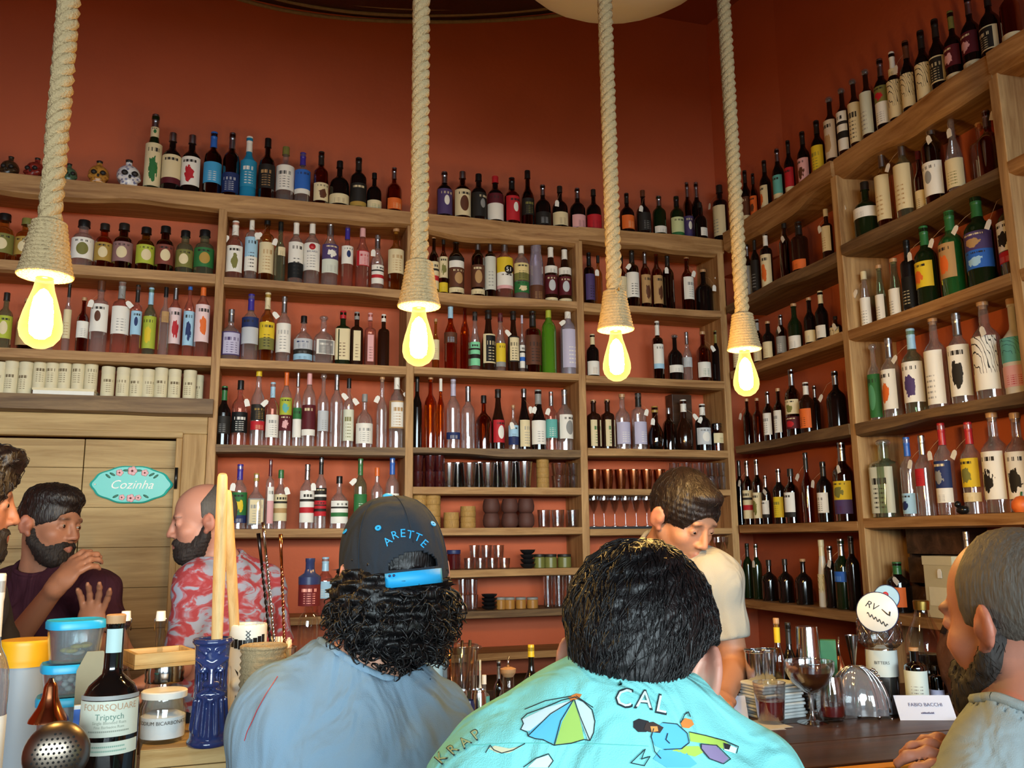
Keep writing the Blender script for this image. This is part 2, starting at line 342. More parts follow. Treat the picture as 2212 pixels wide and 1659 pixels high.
for x, z, a in ((-.078, .043, .5), (.078, .043, -.5), (-.095, .035, .7), (.095, .035, -.7), (-.06, -.05, -.5), (.06, -.05, .5), (-.025, .06, 0), (.025, .06, 0)):
    obj('painted_leaf', ball(.01, 8, 5, (1.3, .2, .5)), mat('leaf_paint', '#2f6a55', .5), sg, (x, -.0125, z), (0, a, 0))
obj('screw', ball(.004, 8, 5), paint('white', .3), sg, (-.143, -.013, 0))

# ------------------------------------------------------------------ rope pendant lamps
m_rope = mat('sisal_rope', '#a08a66', .9, noise=.22, nscale=160, bump=.6, bscale=260, spec=.1)
def rope_mesh(h, pitch=.062, R=.0092, r=.0105):
    ms = []
    for s in range(3):
        n = int(h/pitch*10); ms.append(tube([(R*math.cos(2*pi*(k/10+s/3)), R*math.sin(2*pi*(k/10+s/3)), h*k/n) for k in range(n+1)], r, 6))
    return joinm(ms)
def emitmat(key, c, s):
    if key in _mats: return _mats[key]
    m, N, L, B = newmat(key); N.remove(B); e = N.new('ShaderNodeEmission'); e.inputs[0].default_value = c; e.inputs[1].default_value = s; L.new(e.outputs[0], N['Material Output'].inputs[0]); return m
def ambermat():
    m, N, L, B = newmat('amber_bulb_glass'); N.remove(B)
    e = N.new('ShaderNodeEmission'); e.inputs[0].default_value = (1., .62, .16, 1); e.inputs[1].default_value = 2.6
    t = N.new('ShaderNodeBsdfTransparent'); t.inputs[0].default_value = (1, .86, .55, 1); mx = N.new('ShaderNodeMixShader'); lw = N.new('ShaderNodeLayerWeight'); lw.inputs[0].default_value = .25
    mr = N.new('ShaderNodeMapRange'); mr.inputs[3].default_value = .22; mr.inputs[4].default_value = .75; L.new(lw.outputs['Facing'], mr.inputs[0])
    L.new(mr.outputs[0], mx.inputs[0]); L.new(t.outputs[0], mx.inputs[1]); L.new(e.outputs[0], mx.inputs[2]); L.new(mx.outputs[0], N['Material Output'].inputs[0]); return m
m_amber = ambermat(); m_core = emitmat('hot_filament', (1., .68, .30, 1), BULB_STRENGTH); m_brass = mat('brass_socket', '#8a6a35', .35, 1)
bulbP = [(.0125, .004), (.0135, -.006), (.016, -.02), (.0215, -.038), (.0275, -.058), (.0315, -.076), (.032, -.088), (.029, -.1), (.021, -.1105), (.0105, -.1165), (.0, -.118)]
coreP = [(.0, -.018), (.006, -.022), (.0135, -.034), (.0165, -.055), (.0175, -.078), (.0155, -.094), (.008, -.101), (.0, -.102)]
wrapP = []
nr = 13
for k in range(nr):
    zb = .001+k*.0072; R0 = .040-.016*(k/(nr-1))**.8
    for j in range(5): a = -pi/2+pi*j/4; wrapP.append((R0+.0036*math.cos(a), zb+.0036*math.sin(a)+.0036))
wrapP = [(.012, -.001)]+wrapP+[(.02, wrapP[-1][1]+.003)]
wrap_me = lathe(wrapP, 22); bulb_me = lathe(bulbP, 24, close=False); core_me = lathe(coreP, 16)
lampP = [((97, 600), 1.41, 'leftmost rope pendant lamp with glowing amber filament bulb'), ((905, 665), 1.72, 'second rope pendant lamp from left with glowing amber filament bulb'), ((1330, 715), 2.0, 'third rope pendant lamp from left with glowing amber filament bulb'), ((1608, 757), 2.2, 'rightmost rope pendant lamp with glowing amber filament bulb')]
for (px, dd, lab) in lampP:
    c = P(px[0], px[1], dd); L0 = thing('rope_lamp', lab, 'pendant lamp', c, random.uniform(0, 6), 'rope pendant lamps above the bar')
    obj('rope', rope_mesh(CEIL-c[2]-.08), m_rope, L0, (0, 0, .08)); obj('cord_wrap', wrap_me, m_rope, L0)
    obj('loose_end', tube([(.02, .02, .09), (.035, .026, .095), (.043, .02, .085), (.05, .03, .07)], .0022, 5), m_rope, L0)
    obj('socket', lathe([(.013, -.002), (.014, .02), (.0, .022)], 14), m_brass, L0)
    b = obj('bulb', bulb_me, m_amber, L0); obj('filament_cage', core_me, m_core, b)

# ------------------------------------------------------------------ things hanging under the ceiling
c0 = P(950, -100, 3.9)
sh = thing('reed_shade', 'wide shallow reed canopy shade hanging at the ceiling', 'lamp shade', c0, -YAW)
m_reed = mat('dry_reed', '#7b6745', .85, noise=.3, nscale=60)
for k in range(9):
    r = 1.24-k*.11; zz = -.005+.010*k
    obj('reed_hoop', tube([(r*math.cos(a), .42*r*math.sin(a), zz+.004*math.sin(5*a+k)) for a in np.linspace(0, 2*pi, 61)], .010, 6), m_reed, sh)
obj('reed_panel', lathe([(1.22, .004), (.65, .02), (.4, .05), (.05, .075), (.0, .075)], 40), m_reed, sh, scale=(1, .42, 1))
obj('hanging_cord', tube([(0, 0, .07), (0, 0, CEIL-c0[2])], .006, 6), m_rope, sh)
c1 = P(1335, -150, 3.0)
ln = thing('paper_lantern', 'white round paper lantern at the top edge beside the reed shade', 'lantern', c1)
obj('lantern_paper', ball(.412, 28, 16, (1, 1, .58), (0, 0, 0)), mat('rice_paper', '#efe9da', .8), ln); obj('lantern_ring', tube([(.04*math.cos(a), .04*math.sin(a), .237) for a in np.linspace(0, 2*pi, 25)], .004, 6), paint('white'), ln)
obj('hanging_cord', tube([(0, 0, .232), (0, 0, CEIL-c1[2])], .003, 6), paint('white'), ln)
# ================================================================== BOTTLES
PROF = {  # (z, r) fractions of height and radius
 'std': [(0, .9), (.012, 1), (.60, 1), (.65, .95), (.70, .74), (.74, .46), (.78, .36), (.95, .34), (.955, .4), (1, .4)],
 'slim': [(0, .9), (.012, 1), (.52, 1), (.58, .93), (.64, .7), (.69, .48), (.74, .4), (.95, .37), (.955, .44), (1, .44)],
 'wine': [(0, .9), (.012, 1), (.56, 1), (.62, .9), (.68, .62), (.73, .42), (.80, .36), (.95, .35), (.955, .42), (1, .42)],
 'beer': [(0, .9), (.012, 1), (.45, 1), (.53, .94), (.62, .72), (.72, .52), (.82, .43), (.95, .40), (.955, .48), (1, .48)],
 'squat': [(0, .92), (.012, 1), (.48, 1), (.55, .96), (.61, .82), (.66, .56), (.70, .34), (.74, .29), (.94, .28), (.945, .33), (1, .33)],
 'jar': [(0, .9), (.015, 1), (.60, 1), (.67, .93), (.72, .72), (.75, .48), (.95, .45), (.955, .5), (1, .5)],
 'shoulder': [(0, .92), (.012, 1), (.66, 1), (.70, .96), (.73, .8), (.75, .45), (.78, .37), (.95, .36), (.955, .42), (1, .42)],
 'taper': [(0, .95), (.012, 1), (.35, .92), (.6, .72), (.72, .56), (.78, .48), (.95, .44), (.955, .5), (1, .5)],
 'round': [(0, .7), (.012, .78), (.1, .92), (.25, 1), (.4, .95), (.52, .75), (.6, .5), (.65, .38), (.94, .34), (.945, .42), (1, .42)],
 'sleeve': [(0, .96), (.01, 1), (.62, 1), (.72, .86), (.78, .74), (1, .80)],
}
NECK = {k: v[-3][1] for k, v in PROF.items()}
_bm = {}
def bottle_mesh(kind, sq=False):
    k = (kind, sq)
    if k not in _bm: _bm[k] = autosmooth(lathe([(r, z) for z, r in PROF[kind]], 16, 5. if sq else 2.), 50)
    return _bm[k]
def cap_mesh(kind):
    k = ('cap', kind)
    if k not in _bm:
        _bm[k] = {'screw': lambda: autosmooth(lathe([(1, 0), (1, .08), (.94, .1), (.94, .9), (.88, 1.)], 14)), 'foil': lambda: autosmooth(lathe([(1.02, 0), (1.0, .05), (.93, .55), (1.0, .62), (1.0, .97), (.9, 1.)], 14)),
                  'cork': lambda: autosmooth(lathe([(.8, 0), (.8, .35), (1.15, .38), (1.2, .9), (1.1, 1.)], 14)), 'ball': lambda: lathe([(.6, 0), (.6, .2), (1.0, .3), (1.35, .5), (1.3, .75), (.9, .95), (.0, 1.)], 14)}[kind]()
    return _bm[k]
def label_mesh(half, sq=False):
    k = ('label', half, sq)
    if k not in _bm:
        V, F = [], []; n = 12
        for zi in (0, 1):
            for j in range(n+1):
                a = math.radians(-half+2*half*j/n); x, y = math.sin(a), -math.cos(a); q = (abs(x)**5+abs(y)**5)**(-.2) if sq else 1.
                V.append((x*q, y*q, zi))
        for zi in (0, 1):
            for j in range(n+1):
                v = V[zi*(n+1)+j]; V.append((v[0]*.975, v[1]*.975, zi))
        m = n+1
        for j in range(n): F.append((j, j+1, m+j+1, m+j)); F.append((2*m+j+1, 2*m+j, 3*m+j, 3*m+j+1)); F.append((m+j, m+j+1, 3*m+j+1, 3*m+j)); F.append((j+1, j, 2*m+j, 2*m+j+1))
        F += [(0, m, 3*m, 2*m), (n, 2*m+n, 3*m+n, m+n)]
        _bm[k] = autosmooth(mesh(V, F), 35)
    return _bm[k]
_tag = None
def tag_mesh():
    global _tag
    if _tag is None:
        o = [(-.5, 0), (.5, 0), (.5, .72), (.25, 1), (-.25, 1), (-.5, .72)]; V = [(x, -.02, z-1) for x, z in o]+[(x, .02, z-1) for x, z in o]
        _tag = mesh(V, [(0, 1, 2, 3, 4, 5), (11, 10, 9, 8, 7, 6)]+[(i, i+6, (i+1) % 6+6, (i+1) % 6) for i in range(6)], False)
    return _tag
GL = {
 'c': ('clear', lambda: glass('glass_clear', '#f1eeee', .10, .03, .09, '#e8e4e0')), 'a': ('amber', lambda: glass('glass_amber', '#a8581c', .07)), 'A': ('dark amber', lambda: glass('glass_dark_amber', '#4a2310', .06)),  # faint white body in clear glass stands in for the bright window's reflection
 'd': ('dark', lambda: mat('glass_black', '#100c0b', .08, spec=.6)), 'n': ('dark brown', lambda: mat('glass_brown', '#25120a', .1, spec=.6)), 'g': ('dark green', lambda: mat('glass_dark_green', '#12210f', .1, spec=.6)),
 'G': ('bright green', lambda: glass('glass_bright_green', '#6fb233', .06, body=.55, bcol='#5fa02a')), 'e': ('pale green', lambda: glass('glass_pale_green', '#c3d6bb', .10, .03, .1, '#9fb398')), 'B': ('opaque blue', lambda: mat('glass_opaque_blue', '#1f7ba3', .15)),
 'p': ('pink-tinted clear', lambda: glass('glass_pink', '#f2c4b6', .10, .03, .10, '#d9a898')), 'o': ('orange-tinted', lambda: glass('glass_orange', '#d98a3c', .08)), 'y': ('pale yellow', lambda: glass('glass_yellow', '#e5d69a', .08)),
 'r': ('red', lambda: glass('glass_red', '#a33a2c', .07)), 'v': ('frosted lilac', lambda: glass('glass_lilac', '#cfc6d8', .1, .2, .4, '#b8b0c2')), 'w': ('white', lambda: mat('glass_white', '#cfcabd', .25)), 'u': ('purple-brown', lambda: glass('glass_purple', '#7a4a44', .07)),
 'l': ('yellow-green', lambda: glass('glass_lime', '#b9b446', .08)), 'k': ('black', lambda: mat('glass_black2', '#151416', .25)), 'z': ('olive', lambda: mat('glass_olive', '#6f7448', .4)), 'G2': ('green', lambda: glass('glass_green', '#2f8a45', .08, body=.3, bcol='#2f8a45')),
}
CAPW = {'glassball': 'glass ball stopper', 'cork': 'cork stopper', '-': ''}
ORD = ['leftmost', 'second', 'third', 'fourth', 'fifth', 'sixth', 'seventh', 'eighth', 'ninth', 'tenth', 'eleventh', 'twelfth', 'thirteenth', 'fourteenth', 'fifteenth']
def add_tag(root, R, H, side, tilt, zf=.70, s=1.):
    o = obj('price_tag', tag_mesh(), paint('white', .7), root, (side*R*.75, -R*1.12, zf*H), (0, tilt, 0), (.022*s, .025, .034*s))
    obj('tag_string', tube([(0, -R*.42, H*.84), (side*R*.3, -R*.8, H*.79), (side*R*.75, -R*1.13, zf*H)], .0006, 4), paint('cork'), root)
def make_bottle(root, kind, gcode, R, H, lab, cap, tg, jit, name=None):
    sq = kind.endswith('*'); kind = kind.rstrip('*')
    g = GL[gcode][1]()
    obj('body', bottle_mesh(kind, sq), g, root, scale=(R, R, H))
    nk = NECK[kind]*R
    if cap != '-':
        ck, cc = ('foil', cap[1:]) if cap[0] == '^' else ('screw', cap)
        if cc == 'cork': ck = 'cork'
        if cc == 'glassball': ck = 'ball'
        h0 = {'foil': .78, 'screw': .885, 'cork': .93, 'ball': .92}[ck]
        m = glass('glass_clear', '#f1eeee', .10, .03, .09, '#e8e4e0') if cc == 'glassball' else mat('metal_silver', '#b9bcc0', .3, 1) if cc == 'silver' else paint(cc, .35)
        rr = {'foil': 1.16, 'screw': 1.28, 'cork': 1.05, 'ball': 1.25}[ck]*nk
        if kind == 'sleeve': rr = R*.82; h0 = .9
        obj('cap', cap_mesh(ck), m, root, (0, 0, h0*H), scale=(rr, rr, H*(1.03-h0)))
    if lab:
        for L in (lab if isinstance(lab, list) else [lab]):
            base, acc, st, z0, z1 = L[:5]; half = L[5] if len(L) > 5 else 78
            rf = max(r for z, r in PROF[kind] if z0-.05 <= z <= z1+.05) if any(z0-.05 <= z <= z1+.05 for z, r in PROF[kind]) else 1.
            obj('label', label_mesh(half, sq), labelmat(base, acc, st), root, (0, 0, z0*H), (0, 0, jit), (R*1.02*rf, R*1.02*rf, (z1-z0)*H))
    if tg: add_tag(root, R, H, 1 if tg > 0 else -1, random.uniform(-.6, .6)+(-.3 if tg > 0 else .3), .72 if kind != 'squat' else .62)
def rowput(rows, plane, z, place, group, inset=.07, name='liquor_bottle', allow=None):
    """rows: (px, ytop, wpx, kind, glass, label, cap, tag). plane 'b' back wall shelving, 'r' right wall shelving"""
    geo = []
    for i, r in enumerate(rows):
        px, yt, w = r[:3]; ins = inset+(r[8] if len(r) > 8 else 0.)
        if plane == 'b': b = onY(px, yt+60, SF+ins); H = onY(px, yt, SF+ins)[2]-z
        else:      # the middle of the bottle decides its place along the wall
            b = onX(px, yt+60, SX+ins); H = .3
            for _ in range(5):
                v = np.array([SX+ins, b[1], z+H*.4])-CAM; py = 829.5-FPX*(v@_u2)/(v@_fw); b = onX(px, py, SX+ins); r_ = ray(px, yt); H = max(.1, CAMZ+r_[2]*math.hypot(b[0], b[1])/math.hypot(r_[0], r_[1])-z)
        R = w*depth((b[0], b[1], z+.1))/FPX/2; room = (WB-SF) if plane == 'b' else (WR-SX)
        geo.append([b[0] if plane == 'b' else b[1], ins, min(R, room-ins-.004), H, room])
    sgn = 1 if plane == 'b' else -1
    for a, b in zip(geo[:-1], geo[1:]):       # neighbours stand clear of one another
        gap = (b[0]-a[0])*sgn-(a[2]+b[2])-.0015
        if gap < 0 and abs(a[1]-b[1]) < a[2]+b[2]:
            k = max(.84, ((b[0]-a[0])*sgn-.0015)/(a[2]+b[2])); a[2] *= k; b[2] *= k
            if (b[0]-a[0])*sgn < a[2]+b[2]: b[1] = min(b[4]-b[2]-.003, a[1]+a[2]+b[2]+.001) if a[1] < inset+.02 else b[1]
    out = []
    for i, r in enumerate(rows):
        px, yt, w, kind, g, lab, cap, tg = r[:8]; u, ins, R, H, _ = geo[i]
        b = (u, SF+ins) if plane == 'b' else (SX+ins, u)
        lablist = lab if isinstance(lab, list) else [lab] if lab else []
        words = GL[g][0]+{'squat': ' squat', 'slim': ' slender', 'beer': ' beer-shaped', 'wine': ' wine-shaped', 'jar': ' stubby', 'taper': ' tapering', 'round': ' round', 'sleeve': ' sleeved'}.get(kind.rstrip('*'), '')+(' square' if kind.endswith('*') else '')+' bottle'
        bits = [words]
        if lablist:
            b0 = lablist[0][0]; bits.append((b0 if not b0.startswith('#') else 'printed')+' label')
        if cap != '-': cc = cap.lstrip('^'); bits.append(CAPW.get(cc, cc+' cap'))
        place_s = '%s%s, %s' % (ORD[i], ' from left' if i else '', place)
        lbl = ', '.join(bits)+', '+place_s
        if len(lbl.split()) > 16: lbl = ', '.join(bits[:2])+', '+place_s
        if len(lbl.split()) > 16: lbl = bits[0]+', '+place_s
        root = thing(name, lbl, 'bottle', (b[0], b[1], z), (-pi/2 if plane == 'r' else 0.), group)
        make_bottle(root, kind, g, R, H, lab, cap, tg, random.uniform(-.25, .25)+(0.12 if plane == 'b' else .15))
        out.append((root, R, H))
    return out
W = lambda b='white', a='#554b40', s='txt', z0=.12, z1=.52, *h: (b, a, s, z0, z1)+h
ZB0 = 3.131
rowput([
 (333, 253, 36, 'beer', 'g', [W('cream', 'green', 'pic', .06, .62), W('cream', 'green', 'dot', .72, .85)], '^silver', 0),
 (371, 292, 42, 'std', 'd', W('cream', 'maroon', 'foot', .14, .62), 'silver', 0), (413, 297, 40, 'std', 'd', W('white', 'red', 'pic', .14, .62), 'silver', 0),
 (460, 290, 38, 'std', 'A', W('cyan', 'white', 'lines', .2, .52), '^blue', 0), (500, 292, 38, 'std', 'A', W('navy', 'silver', 'txt', .08, .38), '^silver', 0),
 (537, 300, 36, 'wine', 'B', W('#2a86ad', 'white', 'txt', .2, .62), '^white', 0), (577, 304, 36, 'std', 'A', W('dark', 'tan', 'txt', .2, .58), 'black', 0),
 (616, 322, 42, 'std', 'c', W('white', '#555555', 'txt', .22, .66, 88), 'olive', 0), (653, 334, 36, 'std', 'c', W('blue', 'white', 'foot', .2, .66), '^violet', 0),
 (693, 332, 33, 'std', 'a', W('cream', 'brown', 'pic', .1, .42), '^dark', 0), (733, 352, 42, 'squat', 'd', W('cream', 'brown', 'lines', .08, .28, 88), 'black', 0),
 (774, 345, 38, 'std', 'd', W('dark', 'gold', 'foot', .06, .5), '^dark', 0), (808, 377, 34, 'squat', 'd', W('cream', 'green', 'lines', .06, .28), 'black', 0), (851, 366, 34, 'squat', 'a', W('orange', 'cream', 'lines', .08, .32), '^silver', 0)],
 'b', ZB0, 'top back shelf left of second rope', 'bottles on the top back shelf, left stretch')
rowput([
 (960, 375, 34, 'std', 'd', W('purple', 'white', 'dot', .08, .62), '^silver', 0), (999, 375, 36, 'std', 'A', W('cream', 'brown', 'oval', .08, .62), 'silver', 0), (1034, 380, 34, 'std', 'd', W('dark', 'grey', 'dot', .1, .6), 'black', 0),
 (1070, 385, 35, 'std', 'd', W('white', 'maroon', 'top', .06, .62), 'red', 0), (1106, 388, 34, 'std', 'r', W('red', 'white', 'dot', .08, .6), '^black', 0), (1140, 373, 28, 'slim', 'A', W('dark', 'olive', 'txt', .2, .5), 'black', 0),
 (1173, 403, 34, 'squat', 'd', W('dark', 'silver', 'lines', .06, .35), '^silver', 0), (1210, 406, 34, 'squat', 'd', W('cream', 'brown', 'lines', .08, .38), 'dark', -1), (1248, 410, 34, 'squat', 'd', W('pink', 'brown', 'lines', .06, .36), '^silver', 0), (1283, 413, 33, 'squat', 'd', W('red', 'maroon', 'lines', .06, .4), 'dark', 0)],
 'b', 3.129, 'top back shelf between ropes two, three', 'bottles on the top back shelf, middle stretch')
rowput([
 (1355, 421, 31, 'squat', 'd', W('orange', 'cream', 'lines', .12, .45), '^dark', 0), (1390, 415, 31, 'squat', 'd', W('dark', 'grey', 'lines', .1, .5), 'brown', -1), (1425, 427, 29, 'std', 'g', W('white', 'grey', 'lines', .1, .26), '^silver', 0),
 (1463, 428, 29, 'std', 'g', W('#c7cf9a', 'green', 'foot', .06, .5), '^black', 0), (1486, 399, 22, 'std', 'A', W('purple', 'white', 'dot', .1, .45), '^silver', 0, .05), (1506, 399, 24, 'std', 'd', None, '^silver', 0, .06), (1514, 441, 28, 'squat', 'd', W('white', 'grey', 'lines', .08, .3, 40), 'dark', 0, -.03)],
 'b', 3.136, 'top back shelf right of third rope', 'bottles on the top back shelf, right stretch')
# jar-shaped liqueurs over the door
rowput([(6, 466, 44, 'jar', 'y', W('olive', 'cream', 'oval', .18, .58), 'black', 0), (55, 476, 42, 'jar', 'y', W('gold', 'cream', 'oval', .18, .58), 'olive', 0), (178, 480, 46, 'jar', 'c', W('white', 'olive', 'oval', .18, .62), 'black', 0), (223, 487, 38, 'jar', 'o', W('gold', 'cream', 'oval', .18, .58), 'dark', 0),
 (265, 487, 42, 'jar', 'u', W('#8d6a68', 'cream', 'oval', .18, .6), 'dark', 0), (313, 495, 42, 'jar', 'l', W('lime', 'cream', 'oval', .18, .6), 'black', 0), (355, 493, 42, 'jar', 'u', W('#7a3f33', 'cream', 'oval', .18, .6), 'black', 0), (398, 502, 38, 'jar', 'e', W('olive', 'cream', 'oval', .16, .56), 'black', 0), (440, 501, 44, 'jar', 'e', W('green', 'gold', 'oval', .18, .6), 'black', 0)],
 'b', 2.745, 'upper shelf over kitchen door', 'stubby liqueur bottles over the kitchen door')
rowput([(10, 636, 36, 'std', 'e', W('lime', 'cream', 'oval', .2, .6), 'dark', 0), (48, 640, 46, 'std', 'A', W('tan', 'cream', 'oval', .15, .58), 'cork', 0), (102, 645, 30, 'std', 'c', None, 'cork', 0), (147, 608, 16, 'slim', 'c', W('cream', 'tan', 'lines', .2, .6), '^dark', 0), (178, 646, 24, 'std', 'a', W('white', 'grey', 'lines', .28, .58), 'cork', 0),
 (216, 610, 36, 'shoulder', 'c', W('white', 'brown', 'dot', .3, .68), 'brown', -1), (261, 612, 36, 'shoulder', 'p', W('white', 'grey', 'lines', .28, .66), '^grey', 1), (295, 620, 26, 'shoulder', 'p', W('sky', 'navy', 'dot', .3, .64), '^dark', 0), (321, 619, 34, 'std', 'e', W('lime', 'yellow', 'pic', .14, .6), '^sky', 0), (356, 625, 26, 'std', 'c', W('tan', 'brown', 'lines', .5, .66, 40), 'black', 0),
 (376, 604, 33, 'std', 'p', W('#e2c6c6', 'red', 'pic', .2, .66), '^silver', 0), (409, 608, 26, 'std', 'p', W('sky', 'navy', 'pic', .16, .6), 'blue', 0), (438, 602, 36, 'std', 'p', W('#e2c6c6', 'orange', 'pic', .2, .66), '^orange', 0)],
 'b', 2.362, 'second shelf over kitchen door', 'bottles on the second shelf over the kitchen door')
# bay right of the door
BD = 'bay beside door'
r21 = rowput([(507, 482, 38, 'std', 'p', W('white', 'olive', 'pic', .14, .58, 60), '^white', -1), (543, 466, 30, 'shoulder', 'c', W('sky', 'white', 'two', .16, .66), '^white', 1), (576, 470, 38, 'shoulder', 'y', W('cream', 'tan', 'txt', .14, .6), 'black', -1), (605, 484, 28, 'slim', 'e', W('cream', 'dark', 'lines', .46, .6, 40), 'black', -1),
 (639, 476, 35, 'std', 'c', W('white', 'black', 'two', .1, .64), '^white', 0), (674, 474, 37, 'std', 'c', W('white', 'grey', 'lines', .22, .62), '^white', 0), (713, 477, 36, 'wine', 'c', [W('purple', 'white', 'pic', .4, .62), W('#cdd2c4', 'grey', 'lines', .2, .4)], '^silver', 0), (750, 488, 26, 'slim', 'p', W('white', 'navy', 'dot', .38, .66), '^violet', 0),
 (783, 481, 30, 'slim', 'p', W('pink', 'red', 'frame', .34, .56), '^pink', 0), (815, 512, 28, 'slim', 'c', W('white', 'red', 'stripe', .12, .46), '^silver', -1), (855, 497, 35, 'std', 'y', W('cream', 'tan', 'txt', .28, .66), 'cork', 0)],
 'b', 2.733, 'top row, '+BD, 'bottles in the top row of the bay beside the door')
rowput([(498, 672, 42, 'squat', 'c', W('lilac', 'purple', 'frame', .1, .56, 88), '^silver', 0), (541, 640, 37, 'std', 'c', [W('silver', 'navy', 'top', .26, .66)], '^violet', 0), (577, 637, 33, 'std', 'y', W('yellow', 'olive', 'two', .18, .58), '^cream', 1), (613, 645, 31, 'std', 'c', W('white', 'grey', 'txt', .16, .6), '^silver', 0), (655, 686, 40, 'squat', 'c', [W('silver', 'navy', 'txt', .3, .52), W('sky', 'navy', 'lines', .08, .2), W('dark', 'grey', 'lines', .2, .3)], 'black', 0),
 (698, 686, 42, 'squat*', 'c', W('grey', 'white', 'frame', .2, .5, 50), 'glassball', 0), (740, 676, 36, 'shoulder*', 'g', W('cream', 'brown', 'lines', .1, .68, 60), 'red', 0), (770, 678, 30, 'shoulder*', 'n', W('cream', 'brown', 'lines', .1, .66, 30), 'grey', 0), (799, 680, 24, 'shoulder*', 'p', W('pink', 'brown', 'lines', .1, .6, 30), 'pink', 0), (828, 683, 24, 'shoulder*', 'n', None, 'white', 0)],
 'b', 2.357, 'second row, '+BD, 'bottles in the second row of the bay beside the door')
rowput([(483, 838, 34, 'wine', 'd', W('dark', 'grey', 'lines', .2, .5), '^green', 0), (518, 826, 36, 'std', 'p', W('black', 'white', 'txt', .2, .52), 'black', 1), (558, 794, 33, 'wine', 'c', [W('dark', 'gold', 'txt', .32, .52), W('red', 'cream', 'lines', .2, .31)], 'yellow', 0), (588, 830, 31, 'std', 'p', W('white', 'grey', 'txt', .14, .5), '^sky', -1), (618, 797, 27, 'std', 'c', [W('lime', 'teal', 'pic', .4, .62), W('maroon', 'pink', 'pic', .2, .4)], '^orange', 0),
 (643, 799, 22, 'slim', 'c', W('white', 'green', 'top', .12, .5), '^silver', 0), (668, 794, 33, 'std', 'c', W('maroon', 'white', 'foot', .14, .52), '^pink', 0), (698, 811, 26, 'std', 'c', W('silver', 'grey', 'lines', .22, .5), 'glassball', 0), (727, 808, 33, 'std', 'c', None, '^silver', 1), (753, 822, 26, 'std', 'c', W('#d5d6c0', 'olive', 'txt', .1, .56), 'black', 1), (787, 855, 36, 'squat', 'c', W('white', 'grey', 'txt', .08, .46), 'grey', 0), (825, 815, 24, 'slim', 'c', None, 'cork', -1), (857, 806, 33, 'std', 'c', W('white', 'tan', 'frame', .26, .62), '^white', 1)],
 'b', 1.972, 'third row, '+BD, 'bottles in the third row of the bay beside the door')
rowput([(517, 1007, 34, 'std', 'c', [W('green', 'yellow', 'pic', .22, .58), W('navy', 'white', 'lines', .1, .22)], '^violet', -1), (552, 1026, 36, 'squat*', 'c', W('cream', 'grey', 'frame', .08, .56, 70), 'gold', 0), (583, 997, 22, 'shoulder', 'c', W('pink', 'white', 'top', .08, .62, 50), '^maroon', 0), (606, 1017, 35, 'std', 'c', W('cream', 'tan', 'stripe', .14, .6), 'green', 1),
 (663, 1007, 35, 'std', 'c', W('white', 'red', 'stripe', .1, .6), '^silver', 1), (693, 992, 29, 'std', 'c', [W('dark', 'white', 'stripe', .4, .58), W('red', 'dark', 'stripe', .18, .4)], '^black', 0), (732, 1032, 39, 'squat', 'c', W('white', 'green', 'stripe', .1, .54), 'black', 0), (778, 995, 29, 'std', 'e', W('green', 'white', 'lines', .2, .5), '^green', -1), (814, 1014, 26, 'std', 'c', None, 'orange', 0), (847, 993, 30, 'std', 'c', W('white', 'blue', 'lines', .2, .5), '^blue', 0)],
 'b', 1.603, 'bottom row, '+BD, 'bottles in the bottom row of the bay beside the door')
# middle bay
MB = 'middle back bay'
r31 = rowput([(937, 512, 26, 'std', 'A', W('cream', 'red', 'stripe', .1, .56), 'cork', 0), (958, 514, 24, 'std', 'a', [W('cream', 'olive', 'pic', .3, .66), W('yellow', 'olive', 'lines', .06, .22)], 'dark', 0), (985, 512, 37, 'std', 'A', [W('white', 'dark', 'top', .46, .64), W('brown', 'tan', 'oval', .14, .46), W('cream', 'brown', 'lines', .05, .13)], 'dark', 0), (1032, 512, 33, 'std', 'A', [W('brown', 'tan', 'oval', .16, .52), W('cream', 'brown', 'lines', .05, .13)], '^silver', 0), (1059, 515, 27, 'shoulder', 'A', W('#c9c9bd', 'grey', 'lines', .14, .68), '^silver', 0),
 (1090, 515, 36, 'std', 'p', [W('yellow', 'olive', 'plain', .42, .66), W('white', 'pink', 'foot', .16, .42)], '^silver', 0), (1126, 520, 33, 'std', 'c', [W('#dcc88a', 'olive', 'two', .32, .6), W('green', 'cream', 'pic', .12, .3)], '^white', 0), (1158, 517, 31, 'sleeve', 'v', W('brown', 'tan', 'lines', .02, .25), 'white', 0), (1190, 530, 28, 'beer', 'n', [W('white', 'dark', 'lines', .5, .62), W('maroon', 'silver', 'oval', .14, .46), W('cream', 'brown', 'lines', .0, .08)], '^white', 0), (1220, 535, 28, 'beer', 'n', [W('white', 'dark', 'lines', .5, .62), W('maroon', 'silver', 'oval', .14, .46), W('cream', 'brown', 'lines', .0, .08)], '^white', 0)],
 'b', 2.732, 'top row, '+MB, 'bottles in the top row of the middle back bay')
